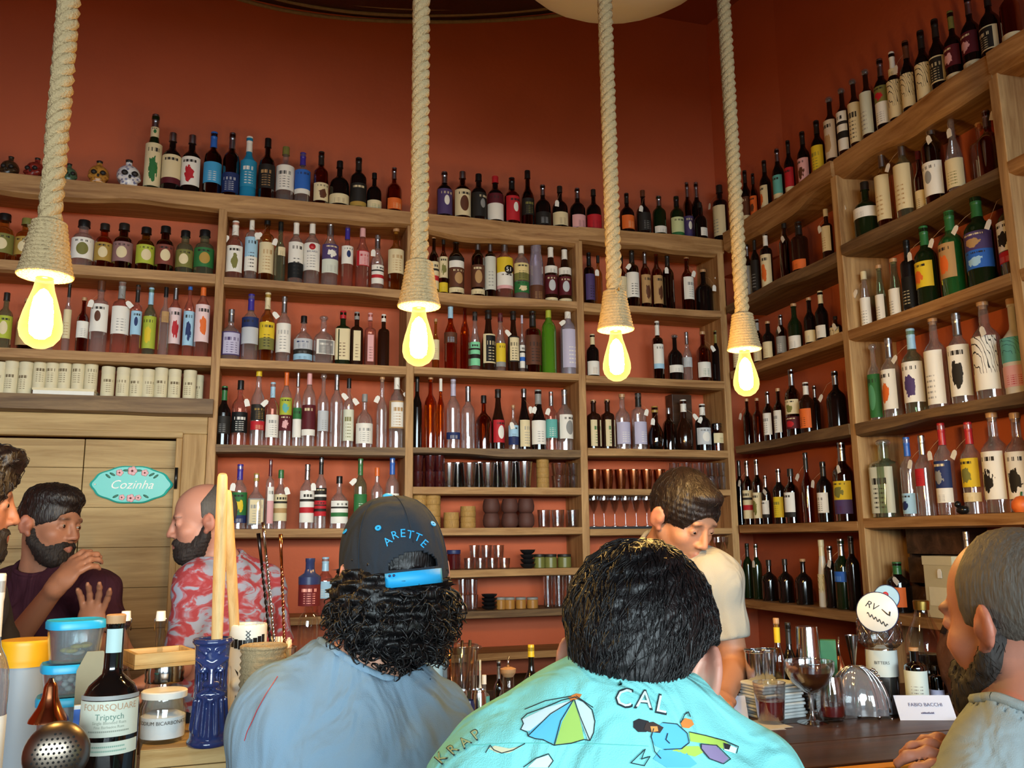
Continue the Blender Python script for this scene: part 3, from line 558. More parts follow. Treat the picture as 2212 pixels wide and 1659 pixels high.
rowput([(941, 692, 16, 'slim', 'y', W('cream', 'tan', 'lines', .2, .6), 'cork', 0), (973, 657, 28, 'slim', 'o', W('brown', 'sky', 'lines', .4, .56), '^sky', 0), (1004, 652, 22, 'slim', 'o', None, 'cork', 0), (1026, 678, 22, 'beer', 'c', W('#7fd0a0', 'dark', 'stripe', .1, .5), 'dark', 0), (1055, 675, 33, 'beer', 'n', W('black', 'cream', 'frame', .14, .62), 'dark', 0), (1081, 681, 25, 'beer', 'c', W('yellow', 'grey', 'foot', .1, .5), 'maroon', 1), (1109, 677, 29, 'beer', 'n', W('cream', 'dark', 'frame', .18, .6), 'dark', 0),
 (1128, 685, 14, 'slim', 'c', W('white', 'blue', 'stripe', .1, .5), 'lilac', 0), (1151, 677, 38, 'shoulder', 'a', W('brown', 'dark', 'txt', .14, .62), '^dark', 0), (1185, 653, 33, 'std', 'G', None, '^lime', 0), (1227, 655, 36, 'std', 'v', W('lilac', 'white', 'lines', .1, .62), '^white', -1)],
 'b', 2.358, 'second row, '+MB, 'bottles in the second row of the middle back bay')
rowput([(901, 812, 22, 'wine', 'd', None, '^dark', 0), (930, 815, 28, 'std', 'o', None, 'cork', 0), (952, 811, 18, 'slim', 'o', None, '^white', 0), (979, 824, 30, 'std', 'c', W('navy', 'white', 'lines', .14, .24), '^lilac', 0), (1011, 839, 31, 'std', 'c', None, '^silver', 0), (1045, 858, 36, 'squat', 'a', None, 'black', 0), (1076, 845, 28, 'beer', 'n', W('red', 'white', 'oval', .12, .5), 'dark', 0),
 (1109, 878, 26, 'squat', 'c', W('sky', 'navy', 'two', .12, .56), 'cork', -1), (1132, 844, 29, 'beer', 'd', W('cream', 'grey', 'txt', .06, .5), 'silver', 1), (1163, 846, 32, 'beer', 'd', W('white', 'grey', 'lines', .1, .5), '^grey', -1), (1191, 850, 26, 'std', 'p', W('teal', 'white', 'lines', .22, .54), '^silver', -1), (1220, 846, 35, 'std', 'c', W('white', 'grey', 'oval', .2, .6), '^silver', 0)],
 'b', 1.975, 'third row, '+MB, 'bottles in the third row of the middle back bay')
# corner bay
CB = 'corner back bay'
rowput([(1273, 550, 27, 'shoulder', 'A', W('purple', 'dark', 'lines', .1, .6), '^black', 0), (1293, 556, 20, 'std', 'y', None, 'dark', -1), (1343, 556, 24, 'std', 'a', W('cream', 'tan', 'lines', .2, .6), 'dark', 0), (1366, 541, 31, 'shoulder', 'A', W('white', 'dark', 'lines', .18, .6), '^dark', -1), (1394, 543, 23, 'std', 'a', W('tan', 'brown', 'pic', .1, .58), '^silver', 0), (1419, 545, 25, 'std', 'a', W('tan', 'brown', 'pic', .1, .58), 'cork', 0), (1443, 548, 27, 'std', 'A', None, '^dark', -1), (1485, 556, 27, 'std', 'a', W('white', 'grey', 'txt', .22, .62), 'cork', 1), (1521, 586, 38, 'squat', 'd', None, 'cork', 1), (1556, 566, 24, 'std', 'd', None, '^dark', -1)],
 'b', 2.732, 'top row, '+CB, 'bottles in the top row of the corner back bay')
rowput([(1281, 725, 27, 'std', 'd', W('white', 'tan', 'lines', .06, .38), '^cream', 0), (1421, 698, 25, 'shoulder', 'A', W('white', 'sky', 'foot', .2, .62), '^white', 0), (1459, 726, 33, 'squat', 'd', W('white', 'grey', 'lines', .18, .34), 'glassball', 0), (1485, 721, 20, 'slim', 'c', W('silver', 'grey', 'lines', .3, .5), '^silver', 0), (1520, 720, 29, 'std', 'a', W('white', 'green', 'lines', .1, .4), 'cork', 1), (1549, 718, 25, 'std', 'd', None, '^olive', 0)],
 'b', 2.352, 'second row, '+CB, 'bottles in the second row of the corner back bay')
rowput([(1283, 867, 26, 'shoulder*', 'n', W('cream', 'green', 'txt', .06, .6, 60), 'cork', 0), (1313, 866, 26, 'shoulder*', 'n', W('cream', 'green', 'txt', .06, .6, 60), 'cork', 0), (1345, 855, 32, 'std', 'c', W('lilac', 'white', 'lines', .1, .5), 'cork', 0), (1380, 853, 33, 'shoulder', 'c', W('lilac', 'white', 'lines', .1, .5), '^dark', 1), (1416, 881, 35, 'round', 'A', None, 'gold', -1), (1446, 884, 27, 'std', 'A', None, 'silver', 0), (1478, 867, 35, 'round', 'n', None, '^white', 1), (1519, 876, 33, 'std', 'd', W('#c3c6c8', 'white', 'oval', .14, .5), '^white', -1), (1551, 917, 28, 'sleeve', 'a', W('cream', 'olive', 'lines', .3, .66), 'dark', 0)],
 'b', 1.987, 'third row, '+CB, 'bottles in the third row of the corner back bay')
# right wall
RA, RB = 'corner bay of right wall', 'near bay of right wall'
rowput([(1557, 404, 32, 'shoulder', 'd', W('cream', 'grey', 'lines', .06, .62), 'dark', -1), (1612, 372, 22, 'wine', 'd', W('brown', 'cream', 'foot', .05, .5), '^dark', 0), (1629, 378, 18, 'wine', 'A', W('orange', 'brown', 'pic', .06, .5), '^dark', 0), (1654, 350, 24, 'wine', 'd', W('cream', 'orange', 'pic', .05, .5), '^dark', 0), (1682, 325, 25, 'wine', 'd', W('teal', 'cream', 'foot', .06, .5), '^silver', 0), (1706, 307, 22, 'wine', 'd', W('red', 'cream', 'foot', .05, .5), '^dark', 0), (1737, 288, 27, 'wine', 'd', W('pink', 'brown', 'pic', .05, .5), '^dark', 0), (1768, 264, 29, 'wine', 'd', W('yellow', 'olive', 'txt', .04, .54), '^dark', 0)],
 'r', 3.164, 'top shelf, '+RA, 'bottles on the top shelf of the right wall, corner bay', .06)
rowput([(1797, 213, 30, 'std', 'n', W('#cbb9a2', 'tan', 'pic', .1, .66), 'glassball', 0), (1824, 194, 29, 'std', 'n', W('white', 'dark', 'stripe', .1, .66), 'glassball', 0), (1849, 174, 29, 'std', 'n', W('cream', 'dark', 'txt', .1, .66), 'glassball', 0), (1876, 153, 31, 'std', 'n', W('#cfd2c0', 'grey', 'lines', .1, .68), 'glassball', 0), (1908, 131, 33, 'std', 'd', [W('white', 'grey', 'lines', .1, .4), W('olive', 'red', 'pic', .4, .62)], '^silver', 0), (1934, 116, 31, 'wine', 'd', [W('cream', 'dark', 'leaf', .08, .6), W('cream', 'dark', 'lines', .68, .78)], '^white', 0),
 (1964, 92, 33, 'wine', 'd', W('cream', 'dark', 'leaf', .1, .55), '^brown', -1), (1997, 70, 36, 'wine', 'd', W('cream', 'dark', 'leaf', .08, .55), '^dark', 0), (2028, 45, 36, 'wine', 'd', W('dark', 'cream', 'frame', .16, .5), '^dark', 0), (2062, 27, 40, 'squat', 'd', [W('maroon', 'pink', 'pic', .24, .52), W('cream', 'dark', 'lines', .06, .14)], '^olive', 0), (2100, -6, 42, 'squat', 'd', [W('maroon', 'pink', 'pic', .24, .52), W('cream', 'dark', 'lines', .06, .14)], '^silver', 0), (2141, -22, 44, 'squat', 'd', W('dark', 'cream', 'frame', .14, .46), '^dark', 0), (2184, -40, 40, 'std', 'a', W('cream', 'grey', 'lines', .06, .2), '^dark', 0)],
 'r', 3.168, 'top shelf, '+RB, 'bottles on the top shelf of the right wall, near bay', .06)
rowput([(1617, 527, 20, 'std', 'A', W('grey', 'dark', 'lines', .1, .6), '^silver', -1), (1633, 512, 20, 'std', 'd', W('dark', 'grey', 'lines', .1, .6), '^dark', 0), (1657, 504, 26, 'shoulder', 'd', W('cream', 'orange', 'pic', .08, .62), '^white', 0), (1698, 478, 26, 'std', 'A', None, 'dark', 1), (1729, 483, 36, 'shoulder', 'n', W('orange', 'brown', 'lines', .1, .28), '^dark', 0), (1788, 455, 24, 'shoulder', 'n', W('cream', 'tan', 'lines', .2, .68, 88), 'cream', -1)],
 'r', 2.755, 'top row, '+RA, 'bottles in the top row of the right wall, corner bay')
rowput([(1594, 690, 22, 'std', 'a', W('cream', 'tan', 'lines', .1, .5), 'cork', 0), (1638, 693, 22, 'std', 'A', W('cream', 'grey', 'lines', .1, .45), '^grey', 0), (1661, 697, 26, 'std', 'd', W('cream', 'tan', 'lines', .1, .5), 'cork', 0), (1689, 683, 24, 'std', 'A', W('grey', 'white', 'lines', .1, .5), '^silver', 1), (1718, 659, 30, 'wine', 'g', W('white', 'grey', 'lines', .08, .34), 'cork', 0), (1751, 646, 26, 'wine', 'd', W('cream', 'grey', 'lines', .1, .34), 'cork', 0), (1776, 632, 28, 'wine', 'd', W('white', 'grey', 'lines', .1, .34), '^cream', 0), (1806, 690, 26, 'squat', 'n', W('cream', 'dark', 'txt', .06, .5), 'dark', 1)],
 'r', 2.40, 'second row, '+RA, 'bottles in the second row of the right wall, corner bay')
rowput([(1616, 864, 20, 'std', 'A', None, 'cork', -1), (1638, 863, 22, 'std', 'a', None, 'cork', 0), (1661, 849, 24, 'std', 'A', W('white', 'grey', 'txt', .14, .58), '^silver', 0), (1684, 842, 24, 'std', 'A', W('white', 'grey', 'txt', .14, .58), 'cork', 0), (1714, 802, 33, 'std', 'A', [W('cream', 'olive', 'pic', .34, .56), W('maroon', 'red', 'pic', .12, .3)], '^silver', 0), (1744, 829, 32, 'std', 'n', W('orange', 'brown', 'lines', .12, .5), '^white', 0), (1763, 836, 20, 'std', 'd', None, '^silver', 0, .06), (1808, 805, 42, 'squat', 'd', None, '^silver', -1)],
 'r', 2.006, 'third row, '+RA, 'bottles in the third row of the right wall, corner bay')
rowput([(1600, 999, 20, 'std', 'A', None, '^dark', 0), (1617, 999, 24, 'std', 'A', W('cream', 'red', 'stripe', .1, .55), '^silver', -1), (1638, 996, 24, 'std', 'A', W('cream', 'olive', 'pic', .1, .5), '^silver', 0), (1656, 1030, 20, 'std', 'd', W('white', 'dark', 'foot', .14, .5), '^silver', 1), (1685, 1016, 28, 'std', 'd', W('yellow', 'olive', 'txt', .12, .5), '^silver', 0), (1711, 1016, 32, 'std', 'A', W('white', 'dark', 'foot', .12, .58), 'dark', 0), (1745, 982, 24, 'slim', 'r', None, '^dark', -1), (1782, 1001, 32, 'std', 'd', W('white', 'dark', 'txt', .16, .5), '^dark', -1), (1824, 960, 44, 'std', 'u', [W('yellow', 'olive', 'pic', .28, .52), W('purple', 'maroon', 'lines', .1, .28)], '^silver', 1)],
 'r', 1.605, 'fourth row, '+RA, 'bottles in the fourth row of the right wall, corner bay')
rowput([(1617, 1177, 22, 'std', 'g', None, '^dark', -1), (1636, 1178, 22, 'std', 'g', None, '^silver', 1), (1663, 1212, 34, 'squat', 'd', None, 'dark', 0), (1698, 1210, 34, 'squat', 'd', None, 'dark', 0), (1737, 1210, 36, 'squat', 'd', None, 'cork', 0), (1779, 1170, 27, 'taper', 'w', W('cream', 'olive', 'leaf', .1, .5), '^cream', 0), (1797, 1183, 32, 'std', 'd', None, '^silver', 0), (1822, 1168, 36, 'std', 'g', W('blue', 'sky', 'lines', .4, .55), '^silver', -1), (1844, 1162, 30, 'std', 'd', None, '^dark', 0)],
 'r', 1.238, 'lowest row, '+RA, 'bottles in the lowest row of the right wall, corner bay')
rowput([(1830, 411, 30, 'std', 'g', W('white', 'grey', 'lines', .42, .6), 'maroon', 1), (1873, 397, 54, 'squat', 'g', W('white', 'grey', 'lines', .36, .54, 86), 'dark', 0), (1911, 322, 36, 'std', 'y', W('cream', 'tan', 'lines', .12, .66), '^silver', 0), (1955, 298, 41, 'std', 'e', W('cream', 'tan', 'lines', .12, .66), '^silver', -1), (1990, 330, 26, 'slim', 'r', W('cream', 'brown', 'lines', .06, .36), 'maroon', 0), (2018, 248, 46, 'std', 'A', W('white', 'grey', 'dot', .1, .46), '^silver', 1), (2062, 232, 46, 'round', 'c', W('cream', 'olive', 'lines', .08, .4), 'glassball', 1), (2092, 264, 48, 'shoulder*', 'p', None, 'cork', 0), (2139, 242, 50, 'squat', 'a', None, '^silver', 0), (2184, 180, 42, 'shoulder', 'z', W('#8f9a68', 'olive', 'leaf', .1, .66), 'white', -1)],
 'r', 2.766, 'top row, '+RB, 'bottles in the top row of the right wall, near bay')
rowput([(1871, 590, 24, 'taper', 'c', W('white', 'grey', 'lines', .04, .55), 'cream', -1), (1904, 576, 24, 'taper', 'e', W('white', 'grey', 'lines', .04, .5), 'cork', 0), (1936, 562, 30, 'taper', 'e', W('white', 'grey', 'lines', .04, .5), 'cork', 0), (1966, 523, 33, 'shoulder', 'k', W('black', 'cream', 'lines', .08, .5), '^black', 0), (2004, 493, 48, 'std', 'g', W('yellow', 'orange', 'pic', .24, .56), '^green', -1), (2060, 458, 54, 'std', 'G2', W('tan', 'orange', 'pic', .22, .62, 60), '^green', -1), (2119, 426, 60, 'std', 'g', [W('blue', 'sky', 'pic', .2, .4), W('purple', 'tan', 'pic', .4, .6)], '^green', -1), (2190, 388, 62, 'squat', 'e', [W('white', 'dark', 'pic', .26, .56), W('red', 'pink', 'lines', .14, .25)], '^silver', -1)],
 'r', 2.394, 'second row, '+RB, 'bottles in the second row of the right wall, near bay')
rowput([(1892, 747, 30, 'std', 'c', W('green', '#4f8f66', 'oval', .06, .62), 'glassball', 0), (1927, 735, 40, 'std', 'c', W('white', 'orange', 'pic', .12, .62), '^silver', 0), (1976, 715, 47, 'std', 'e', W('white', 'purple', 'pic', .14, .62), '^sky', -1), (2025, 688, 47, 'std', 'c', W('white', 'grey', 'lines', .06, .64), 'cork', 0), (2076, 681, 47, 'std', 'c', W('white', 'dark', 'pic', .1, .66), '^silver', 0), (2135, 653, 58, 'std', 'c', W('white', 'dark', 'leaf', .1, .64), 'cork', 1), (2197, 650, 58, 'squat', 'w', [W('teal', '#3c6e70', 'leaf', .34, .6, 88), W('pink', 'red', 'lines', .08, .3)], 'cork', 0)],
 'r', 2.0, 'third row, '+RB, 'bottles in the third row of the right wall, near bay')
rowput([(1915, 954, 54, 'shoulder*', 'e', W('#b9b7a2', 'dark', 'txt', .06, .66, 60), 'glassball', 0), (1966, 949, 36, 'std', 'c', W('sky', 'navy', 'pic', .04, .3), '^blue', 0), (1999, 945, 37, 'std', 'c', W('red', 'maroon', 'lines', .38, .6, 40), '^silver', -1), (2043, 919, 41, 'std', 'c', [W('navy', 'grey', 'pic', .3, .6), W('white', 'grey', 'lines', .14, .3)], '^red', -1), (2102, 917, 43, 'std', 'c', [W('yellow', 'olive', 'pic', .3, .62), W('cream', 'gold', 'lines', .14, .24)], '^red', -1), (2155, 895, 56, 'std', 'c', [W('white', 'dark', 'pic', .14, .62)], 'cork', 0), (2206, 897, 54, 'std', 'c', W('white', 'dark', 'pic', .14, .62), 'cork', 0)],
 'r', 1.615, 'fourth row, '+RB, 'bottles in the fourth row of the right wall, near bay')
rowput([(1942, 1217, 48, 'std', 'd', W('orange', 'maroon', 'txt', .12, .52), '^green', 1), (2098, 1153, 30, 'slim', 'c', None, '^silver', -1)], 'r', 1.25, 'lowest row, '+RB, 'bottles in the lowest row of the right wall, near bay')
# lettering one can read on the shelves
def lettering(rec, s, size, zf, col, squash=1., rf=1.05):
    root, R, H = rec; obj('lettering', wraptext(s, size, R*rf, zf*H, squash), paint(col), root)
rt, R, H = r31[5]
me = lathe([(0, 0), (.55, 0), (.55, .02), (0, .02)], 20); obj('emblem', me, paint('black'), rt, (R*.25, -R*1.03, H*.46), (pi/2, 0, 0), (R, R, R))
obj('numerals', textmesh('51', R*.75), paint('white'), rt, (R*.25, -R*1.07, H*.46), (pi/2, 0, 0))
lettering(r21[5], 'BACARDI', .0125, .49, 'navy'); obj('emblem', lathe([(0, 0), (.4, 0), (.4, .02), (0, .02)], 18), paint('red'), r21[5][0], (0, -r21[5][1]*1.04, r21[5][2]*.56), (pi/2, 0, 0), (r21[5][1],)*3)
# ================================================================== SIGNED-DISTANCE MODELLING (one continuous skin per body)
def ell(p, c, r, R=None):
    q = p-np.array(c, np.float32)
    if R is not None: q = q@np.array(R, np.float32)
    r = np.array(r, np.float32); k0 = np.sqrt(((q/r)**2).sum(1)+1e-12); k1 = np.sqrt(((q/(r*r))**2).sum(1)+1e-12)
    return k0*(k0-1)/k1
def cone(p, a, b, ra, rb):
    a = np.array(a, np.float32); b = np.array(b, np.float32); ab = b-a; t = np.clip(((p-a)@ab)/max(float(ab@ab), 1e-9), 0, 1)
    d = p-a-t[:, None]*ab; return np.sqrt((d*d).sum(1))-(ra+(rb-ra)*t)
def smin(a, b, k):
    h = np.clip(.5+.5*(b-a)/k, 0, 1); return b*(1-h)+a*h-k*h*(1-h)
def smax(a, b, k): return -smin(-a, -b, k)
def U(k, *d):
    r = d[0]
    for e in d[1:]: r = smin(r, e, k)
    return r
def snet(fn, lo, hi, h):
    lo = np.array(lo, float); n = ((np.array(hi, float)-lo)/h/4).astype(int)*4+5
    cs = [np.arange(0, k, 4) for k in n]
    def ev(idx):
        out = np.empty(len(idx), np.float32)
        for s in range(0, len(idx), 200000): out[s:s+200000] = fn((lo+idx[s:s+200000]*h).astype(np.float32))
        return out
    C = np.stack(np.meshgrid(*cs, indexing='ij'), -1).reshape(-1, 3); cv = ev(C).reshape([len(c) for c in cs])
    V = np.repeat(np.repeat(np.repeat(cv, 4, 0), 4, 1), 4, 2)[:n[0], :n[1], :n[2]].copy()
    act = np.abs(cv) < 4*h*2.1
    A = np.repeat(np.repeat(np.repeat(act, 4, 0), 4, 1), 4, 2)[:n[0], :n[1], :n[2]]
    B = A
    idx = np.argwhere(B); V[B] = ev(idx)
    m = n-1; acc = np.zeros((*m, 3), np.float32); cnt = np.zeros(m, np.float32)
    def sl(o): return tuple(slice(o[i], o[i]+m[i]) for i in range(3))
    cor = [(i, j, k) for i in (0, 1) for j in (0, 1) for k in (0, 1)]
    for a in cor:
        for ax in range(3):
            if a[ax]: continue
            b = list(a); b[ax] = 1; va, vb = V[sl(a)], V[sl(b)]; cr = (va < 0) != (vb < 0)
            if not cr.any(): continue
            t = va[cr]/(va[cr]-vb[cr]); pos = np.tile(np.array(a, np.float32), (len(t), 1)); pos[:, ax] += t; acc[cr] += pos; cnt[cr] += 1
    on = cnt > 0; ids = np.full(m, -1, int); ids[on] = np.arange(on.sum()); cell = np.argwhere(on)
    verts = (cell+acc[on]/cnt[on][:, None])*h+lo; F = []
    for ax in range(3):
        o1, o2 = [i for i in range(3) if i != ax]
        s0 = [slice(1, m[i]) for i in range(3)]; s0[ax] = slice(0, m[ax]); s1 = list(s0); s1[ax] = slice(1, m[ax]+1)
        a, b = V[tuple(s0)] < 0, V[tuple(s1)] < 0
        for pos, flip in ((a & ~b, False), (~a & b, True)):
            q = np.argwhere(pos)
            if not len(q): continue
            off = np.ones(3, int); off[ax] = 0; q = q+off; d1 = np.zeros(3, int); d1[o1] = 1; d2 = np.zeros(3, int); d2[o2] = 1
            f = np.stack([ids[tuple((q-x).T)] for x in (d1+d2, d2, 0*d1, d1)], 1)
            if flip != (ax == 1): f = f[:, ::-1]
            F.append(f)
    F = np.concatenate(F); F = F[(F >= 0).all(1)]
    return verts, F
def wob(p, amp, wl, seed, ridged=False):
    rs = np.random.RandomState(seed); out = np.zeros(len(p), np.float32)
    for k in range(5):
        v = rs.normal(size=3); v /= np.linalg.norm(v); f = 2*pi/wl*(1, 1.3, 1.7, .8, 2.1)[k]; s = np.sin(p@(v*f).astype(np.float32)+rs.uniform(0, 6.3))
        out += (1-np.abs(s)*2 if ridged else s)*(1, .8, .6, .9, .4)[k]
    return out*amp/2.2
def dn(p, z): return np.array([p[0], p[1], z])
def sdmesh(fn, lo, hi, h, origin=(0, 0, 0), colfn=None):
    v, f = snet(fn, lo, hi, h); me = bpy.data.meshes.new('skin')
    me.vertices.add(len(v)); me.vertices.foreach_set('co', (v-np.array(origin)).astype(np.float32).ravel())
    me.loops.add(len(f)*4); me.loops.foreach_set('vertex_index', f.astype(np.int32).ravel()); me.polygons.add(len(f))
    me.polygons.foreach_set('loop_start', np.arange(0, len(f)*4, 4, dtype=np.int32)); me.update(calc_edges=True); me.validate()
    me.polygons.foreach_set('use_smooth', np.ones(len(me.polygons), bool))
    if colfn is not None:
        c = colfn(v); a = me.color_attributes.new('Col', 'FLOAT_COLOR', 'POINT'); a.data.foreach_set('color', np.concatenate([c, np.ones((len(c), 1))], 1).astype(np.float32).ravel())
    return me
def colmat(key, rough=.55, spec=.35, bump=.05, bscale=220, sss=0., fac=1.):
    if key in _mats: return _mats[key]
    m, N, L, B = newmat(key); B.inputs['Roughness'].default_value = rough; B.inputs['Specular IOR Level'].default_value = spec
    at = N.new('ShaderNodeAttribute'); at.attribute_name = 'Col'; L.new(at.outputs['Color'], B.inputs['Base Color'])
    tc = N.new('ShaderNodeTexCoord'); nz = N.new('ShaderNodeTexNoise'); nz.inputs['Scale'].default_value = bscale; L.new(tc.outputs['Object'], nz.inputs[0])
    bp = N.new('ShaderNodeBump'); bp.inputs['Strength'].default_value = bump; bp.inputs['Distance'].default_value = .003; L.new(nz.outputs['Fac'], bp.inputs['Height']); L.new(bp.outputs[0], B.inputs['Normal'])
    return m

# ------------------------------------------------------------------ skull bottles
def skull_fn(p):
    d = U(.012, ell(p, (0, .005, .062), (.044, .055, .046)), ell(p, (0, -.028, .03), (.033, .03, .03)), cone(p, (-.02, -.04, .006), (.02, -.04, .006), .012, .012))
    d = smin(d, cone(p, (0, .012, .1), (0, .012, .13), .013, .012), .006)
    for s in (-1, 1):
        d = smin(d, ell(p, (s*.03, -.03, .037), (.014, .016, .012)), .008)
        d = smax(d, -ell(p, (s*.0185, -.054, .055), (.0135, .018, .012)), .004)
    d = smax(d, -cone(p, (0, -.062, .043), (0, -.058, .032), .005, .008), .003)
    for x in np.linspace(-.018, .018, 6): d = smax(d, -cone(p, (x, -.056, .017), (x, -.056, .004), .0015, .0015), .002)
    return smax(d, -(p[:, 2]), .002)
_sk = sdmesh(skull_fn, (-.065, -.08, -.01), (.065, .075, .14), .0038)
def skullmat(key, c1, c2, rough=.3):
    m, N, L, B = newmat(key); B.inputs['Roughness'].default_value = rough
    tc = N.new('ShaderNodeTexCoord'); v = N.new('ShaderNodeTexVoronoi'); v.inputs['Scale'].default_value = 70; L.new(tc.outputs['Object'], v.inputs[0])
    cr = N.new('ShaderNodeValToRGB'); cr.color_ramp.elements[0].position = .34; cr.color_ramp.elements[1].position = .42; cr.color_ramp.elements[0].color = srgb(c1); cr.color_ramp.elements[1].color = srgb(c2)
    L.new(v.outputs['Distance'], cr.inputs[0]); L.new(cr.outputs[0], B.inputs['Base Color']); return m
for px, yt, w, c1, c2, words in ((22, 322, 48, '#241a12', '#3a2c1c', 'dark brown'), (78, 326, 50, '#5d1512', '#7d2a20', 'dark red'), (150, 334, 44, '#2f4a35', '#47604a', 'green'), (214, 337, 56, '#8a5b22', '#b07c34', 'golden'), (278, 347, 64, '#7d7f9a', '#d7d4d2', 'white flower-painted')):
    b = onY(px, yt+30, SF+.06); s = w*depth(b)/FPX/.118
    o = thing('skull_bottle', words+' skull-shaped bottle on the top back shelf, left end', 'bottle', (b[0], b[1], 3.133), random.uniform(-.25, .25), 'skull bottles on the top back shelf')
    obj('skull', _sk, skullmat('skull_'+words, c1, c2), o, scale=(s, s, s*.92)); obj('stopper', lathe([(.012, 0), (.014, .012), (0, .014)], 12), paint('dark'), o, (0, .012*s, .124*s*.92), scale=(s, s, s))
    for e in (-1, 1): obj('eye_socket_shade', ball(.0125, 12, 8, (1, .7, .9)), mat('socket_dark', '#15100d', .6), o, (e*.0185*s, -.0475*s, .055*s*.92), scale=(s, s, s))  # dark balls stand in for the shade inside the eye hollows
    obj('nose_hole_shade', ball(.006, 8, 6, (.9, .6, 1.3)), mat('socket_dark', '#15100d', .6), o, (0, -.056*s, .037*s*.92), scale=(s, s, s))  # dark ball in place of the shade in the nose hollow

# ------------------------------------------------------------------ canisters over the door
m_can = labelmat('#d3c8a6', '#6b5a40', 'txt'); can_me = autosmooth(lathe([(.96, 0), (1, .01), (1, .80), (1.03, .80), (1.03, .985), (.98, 1)], 18)); canb = autosmooth(lathe([(1., 0), (1., 1)], 18, close=False))
bx = onY(70, 848, SF+.03); bx2 = onY(203, 848, SF+.03)
wb = thing('flat_box', 'flat white box under five canisters over the kitchen door', 'box', ((bx[0]+bx2[0])/2, SF+.09, 2.168)); hw = (bx2[0]-bx[0])/2
flat(obj('carton', boxm(-hw, hw, -.06, .06, 0, .032, .002), paint('white', .6), wb)); flat(obj('lid_flap', boxm(-hw-.002, hw+.002, -.062, .062, .024, .034), paint('cream', .6), wb))
cans = [(0, 783, 26, 0), (25, 780, 28, 0), (56, 783, 28, 0)]+[(x, 768, 26, 1) for x in (87, 114, 141, 170, 198)]+[(233, 793, 27, 0), (266, 795, 27, 0), (295, 798, 27, 0), (320, 799, 26, 0), (348, 796, 27, 0), (377, 799, 26, 0), (410, 801, 27, 0), (428, 806, 22, 2)]
for i, (px, yt, w, k) in enumerate(cans):
    b = onY(px, yt+30, SF+.08+.06*(k == 2)); z = 2.202 if k == 1 else 2.168; R = w*depth(b)/FPX/2; H = onY(px, yt, SF+.08)[2]-z
    lab = ['cream paper canister left of the white box, over the door', 'cream paper canister on the flat white box over the door', 'cream paper canister right of the white box, over the door'][0 if i < 3 else 1 if k == 1 else 2]
    o = thing('paper_canister', lab, 'canister', (b[0], b[1], z), random.uniform(-.4, .4), ['canisters left of the flat box', 'canisters standing on the flat box', 'canisters right of the flat box'][0 if i < 3 else 1 if k == 1 else 2])
    obj('tube', can_me, mat('canister_card', '#cfc4a4', .6, noise=.08, nscale=40), o, scale=(R, R, H)); obj('print', label_mesh(78), m_can, o, (0, 0, H*.14), scale=(R*1.012, R*1.012, H*.6))

# ------------------------------------------------------------------ glasses, tins and cups on the lower shelves
g_clear = glass('glassware', '#f3f3f3', .12, .02); g_red = glass('red_glassware', '#b05560', .12, .04, .15, '#7d2a35'); m_steel = mat('steel', '#c9cbcf', .13, 1, noise=.05); m_copper = mat('copper', '#c77f55', .16, 1)
m_cupw = wood('cup_wood', '#8f6a34', '#c39a58', 2); m_clay = mat('brown_clay', '#4d2a20', .7, noise=.15, nscale=80); m_blk = mat('black_stoneware', '#17181a', .4)
tumb = autosmooth(lathe([(0, .0), (.80, 0), (.84, .03), (1, 1), (.96, 1), (.80, .08), (0, .08)], 18), 45); tinm = autosmooth(lathe([(0, 0), (.72, 0), (.74, .02), (.98, .96), (1.02, .97), (1.02, 1), (.96, 1), (.72, .04), (0, .04)], 20), 45)
bowlm = autosmooth(lathe([(0, 0), (.5, 0), (.55, .06), (.85, .45), (1, 1), (.93, 1), (.8, .5), (.5, .14), (0, .12)], 18), 45); cupm = autosmooth(lathe([(0, 0), (.9, 0), (1, .1), (1.0, .45), (.95, .52), (1, .6), (.97, 1), (.9, 1), (.88, .1), (0, .1)], 18), 45)
potm = autosmooth(lathe([(0, 0), (.7, 0), (.95, .2), (1, .5), (.9, .85), (.78, 1), (.7, 1), (.8, .8), (.85, .4), (0, .1)], 18), 45); fl = autosmooth(lathe([(0, 0), (.75, 0), (.75, .02), (.1, .05), (.09, .4), (.6, .55), (.98, .8), (1, 1), (.95, 1), (.9, .8), (.1, .46), (0, .45)], 18), 45)
CNT = {}
def ware(px, yt, w, z, name, cat, me, m, label, group, plane='b', ins=.07, parts=None, h=None, rim=None):
    b = onY(px, yt+15, SF+ins) if plane == 'b' else onX(px, yt+15, SX+ins); R = w*depth(b)/FPX/2; t = onY(px, yt, SF+ins) if plane == 'b' else onX(px, yt, SX+ins); H = h or t[2]-z
    o = thing(name, label, cat, (b[0], b[1], z), random.uniform(0, 6), group); obj('vessel', me, m, o, scale=(R, R, H))
    if rim: obj('rim', tube([(R*math.cos(a), R*math.sin(a), H) for a in np.linspace(0, 2*pi, 19)], .0012, 4), rim, o)
    return o, R, H
def stack(px, yt, w, z, k, *a, **kw):
    b = onY(px, yt, SF+kw.get('ins', .07)); H = (b[2]-z)/k
    for i in range(k): ware(px, yt, w, z+i*H+.0005*i, *a, h=H, **kw)
for px in (903, 929, 949): stack(px, 985, 25, 1.791, 2, 'glass_tumbler', 'glass', tumb, g_red, 'red glass tumbler stacked left of the steel tins', 'red tumblers', ins=.07)
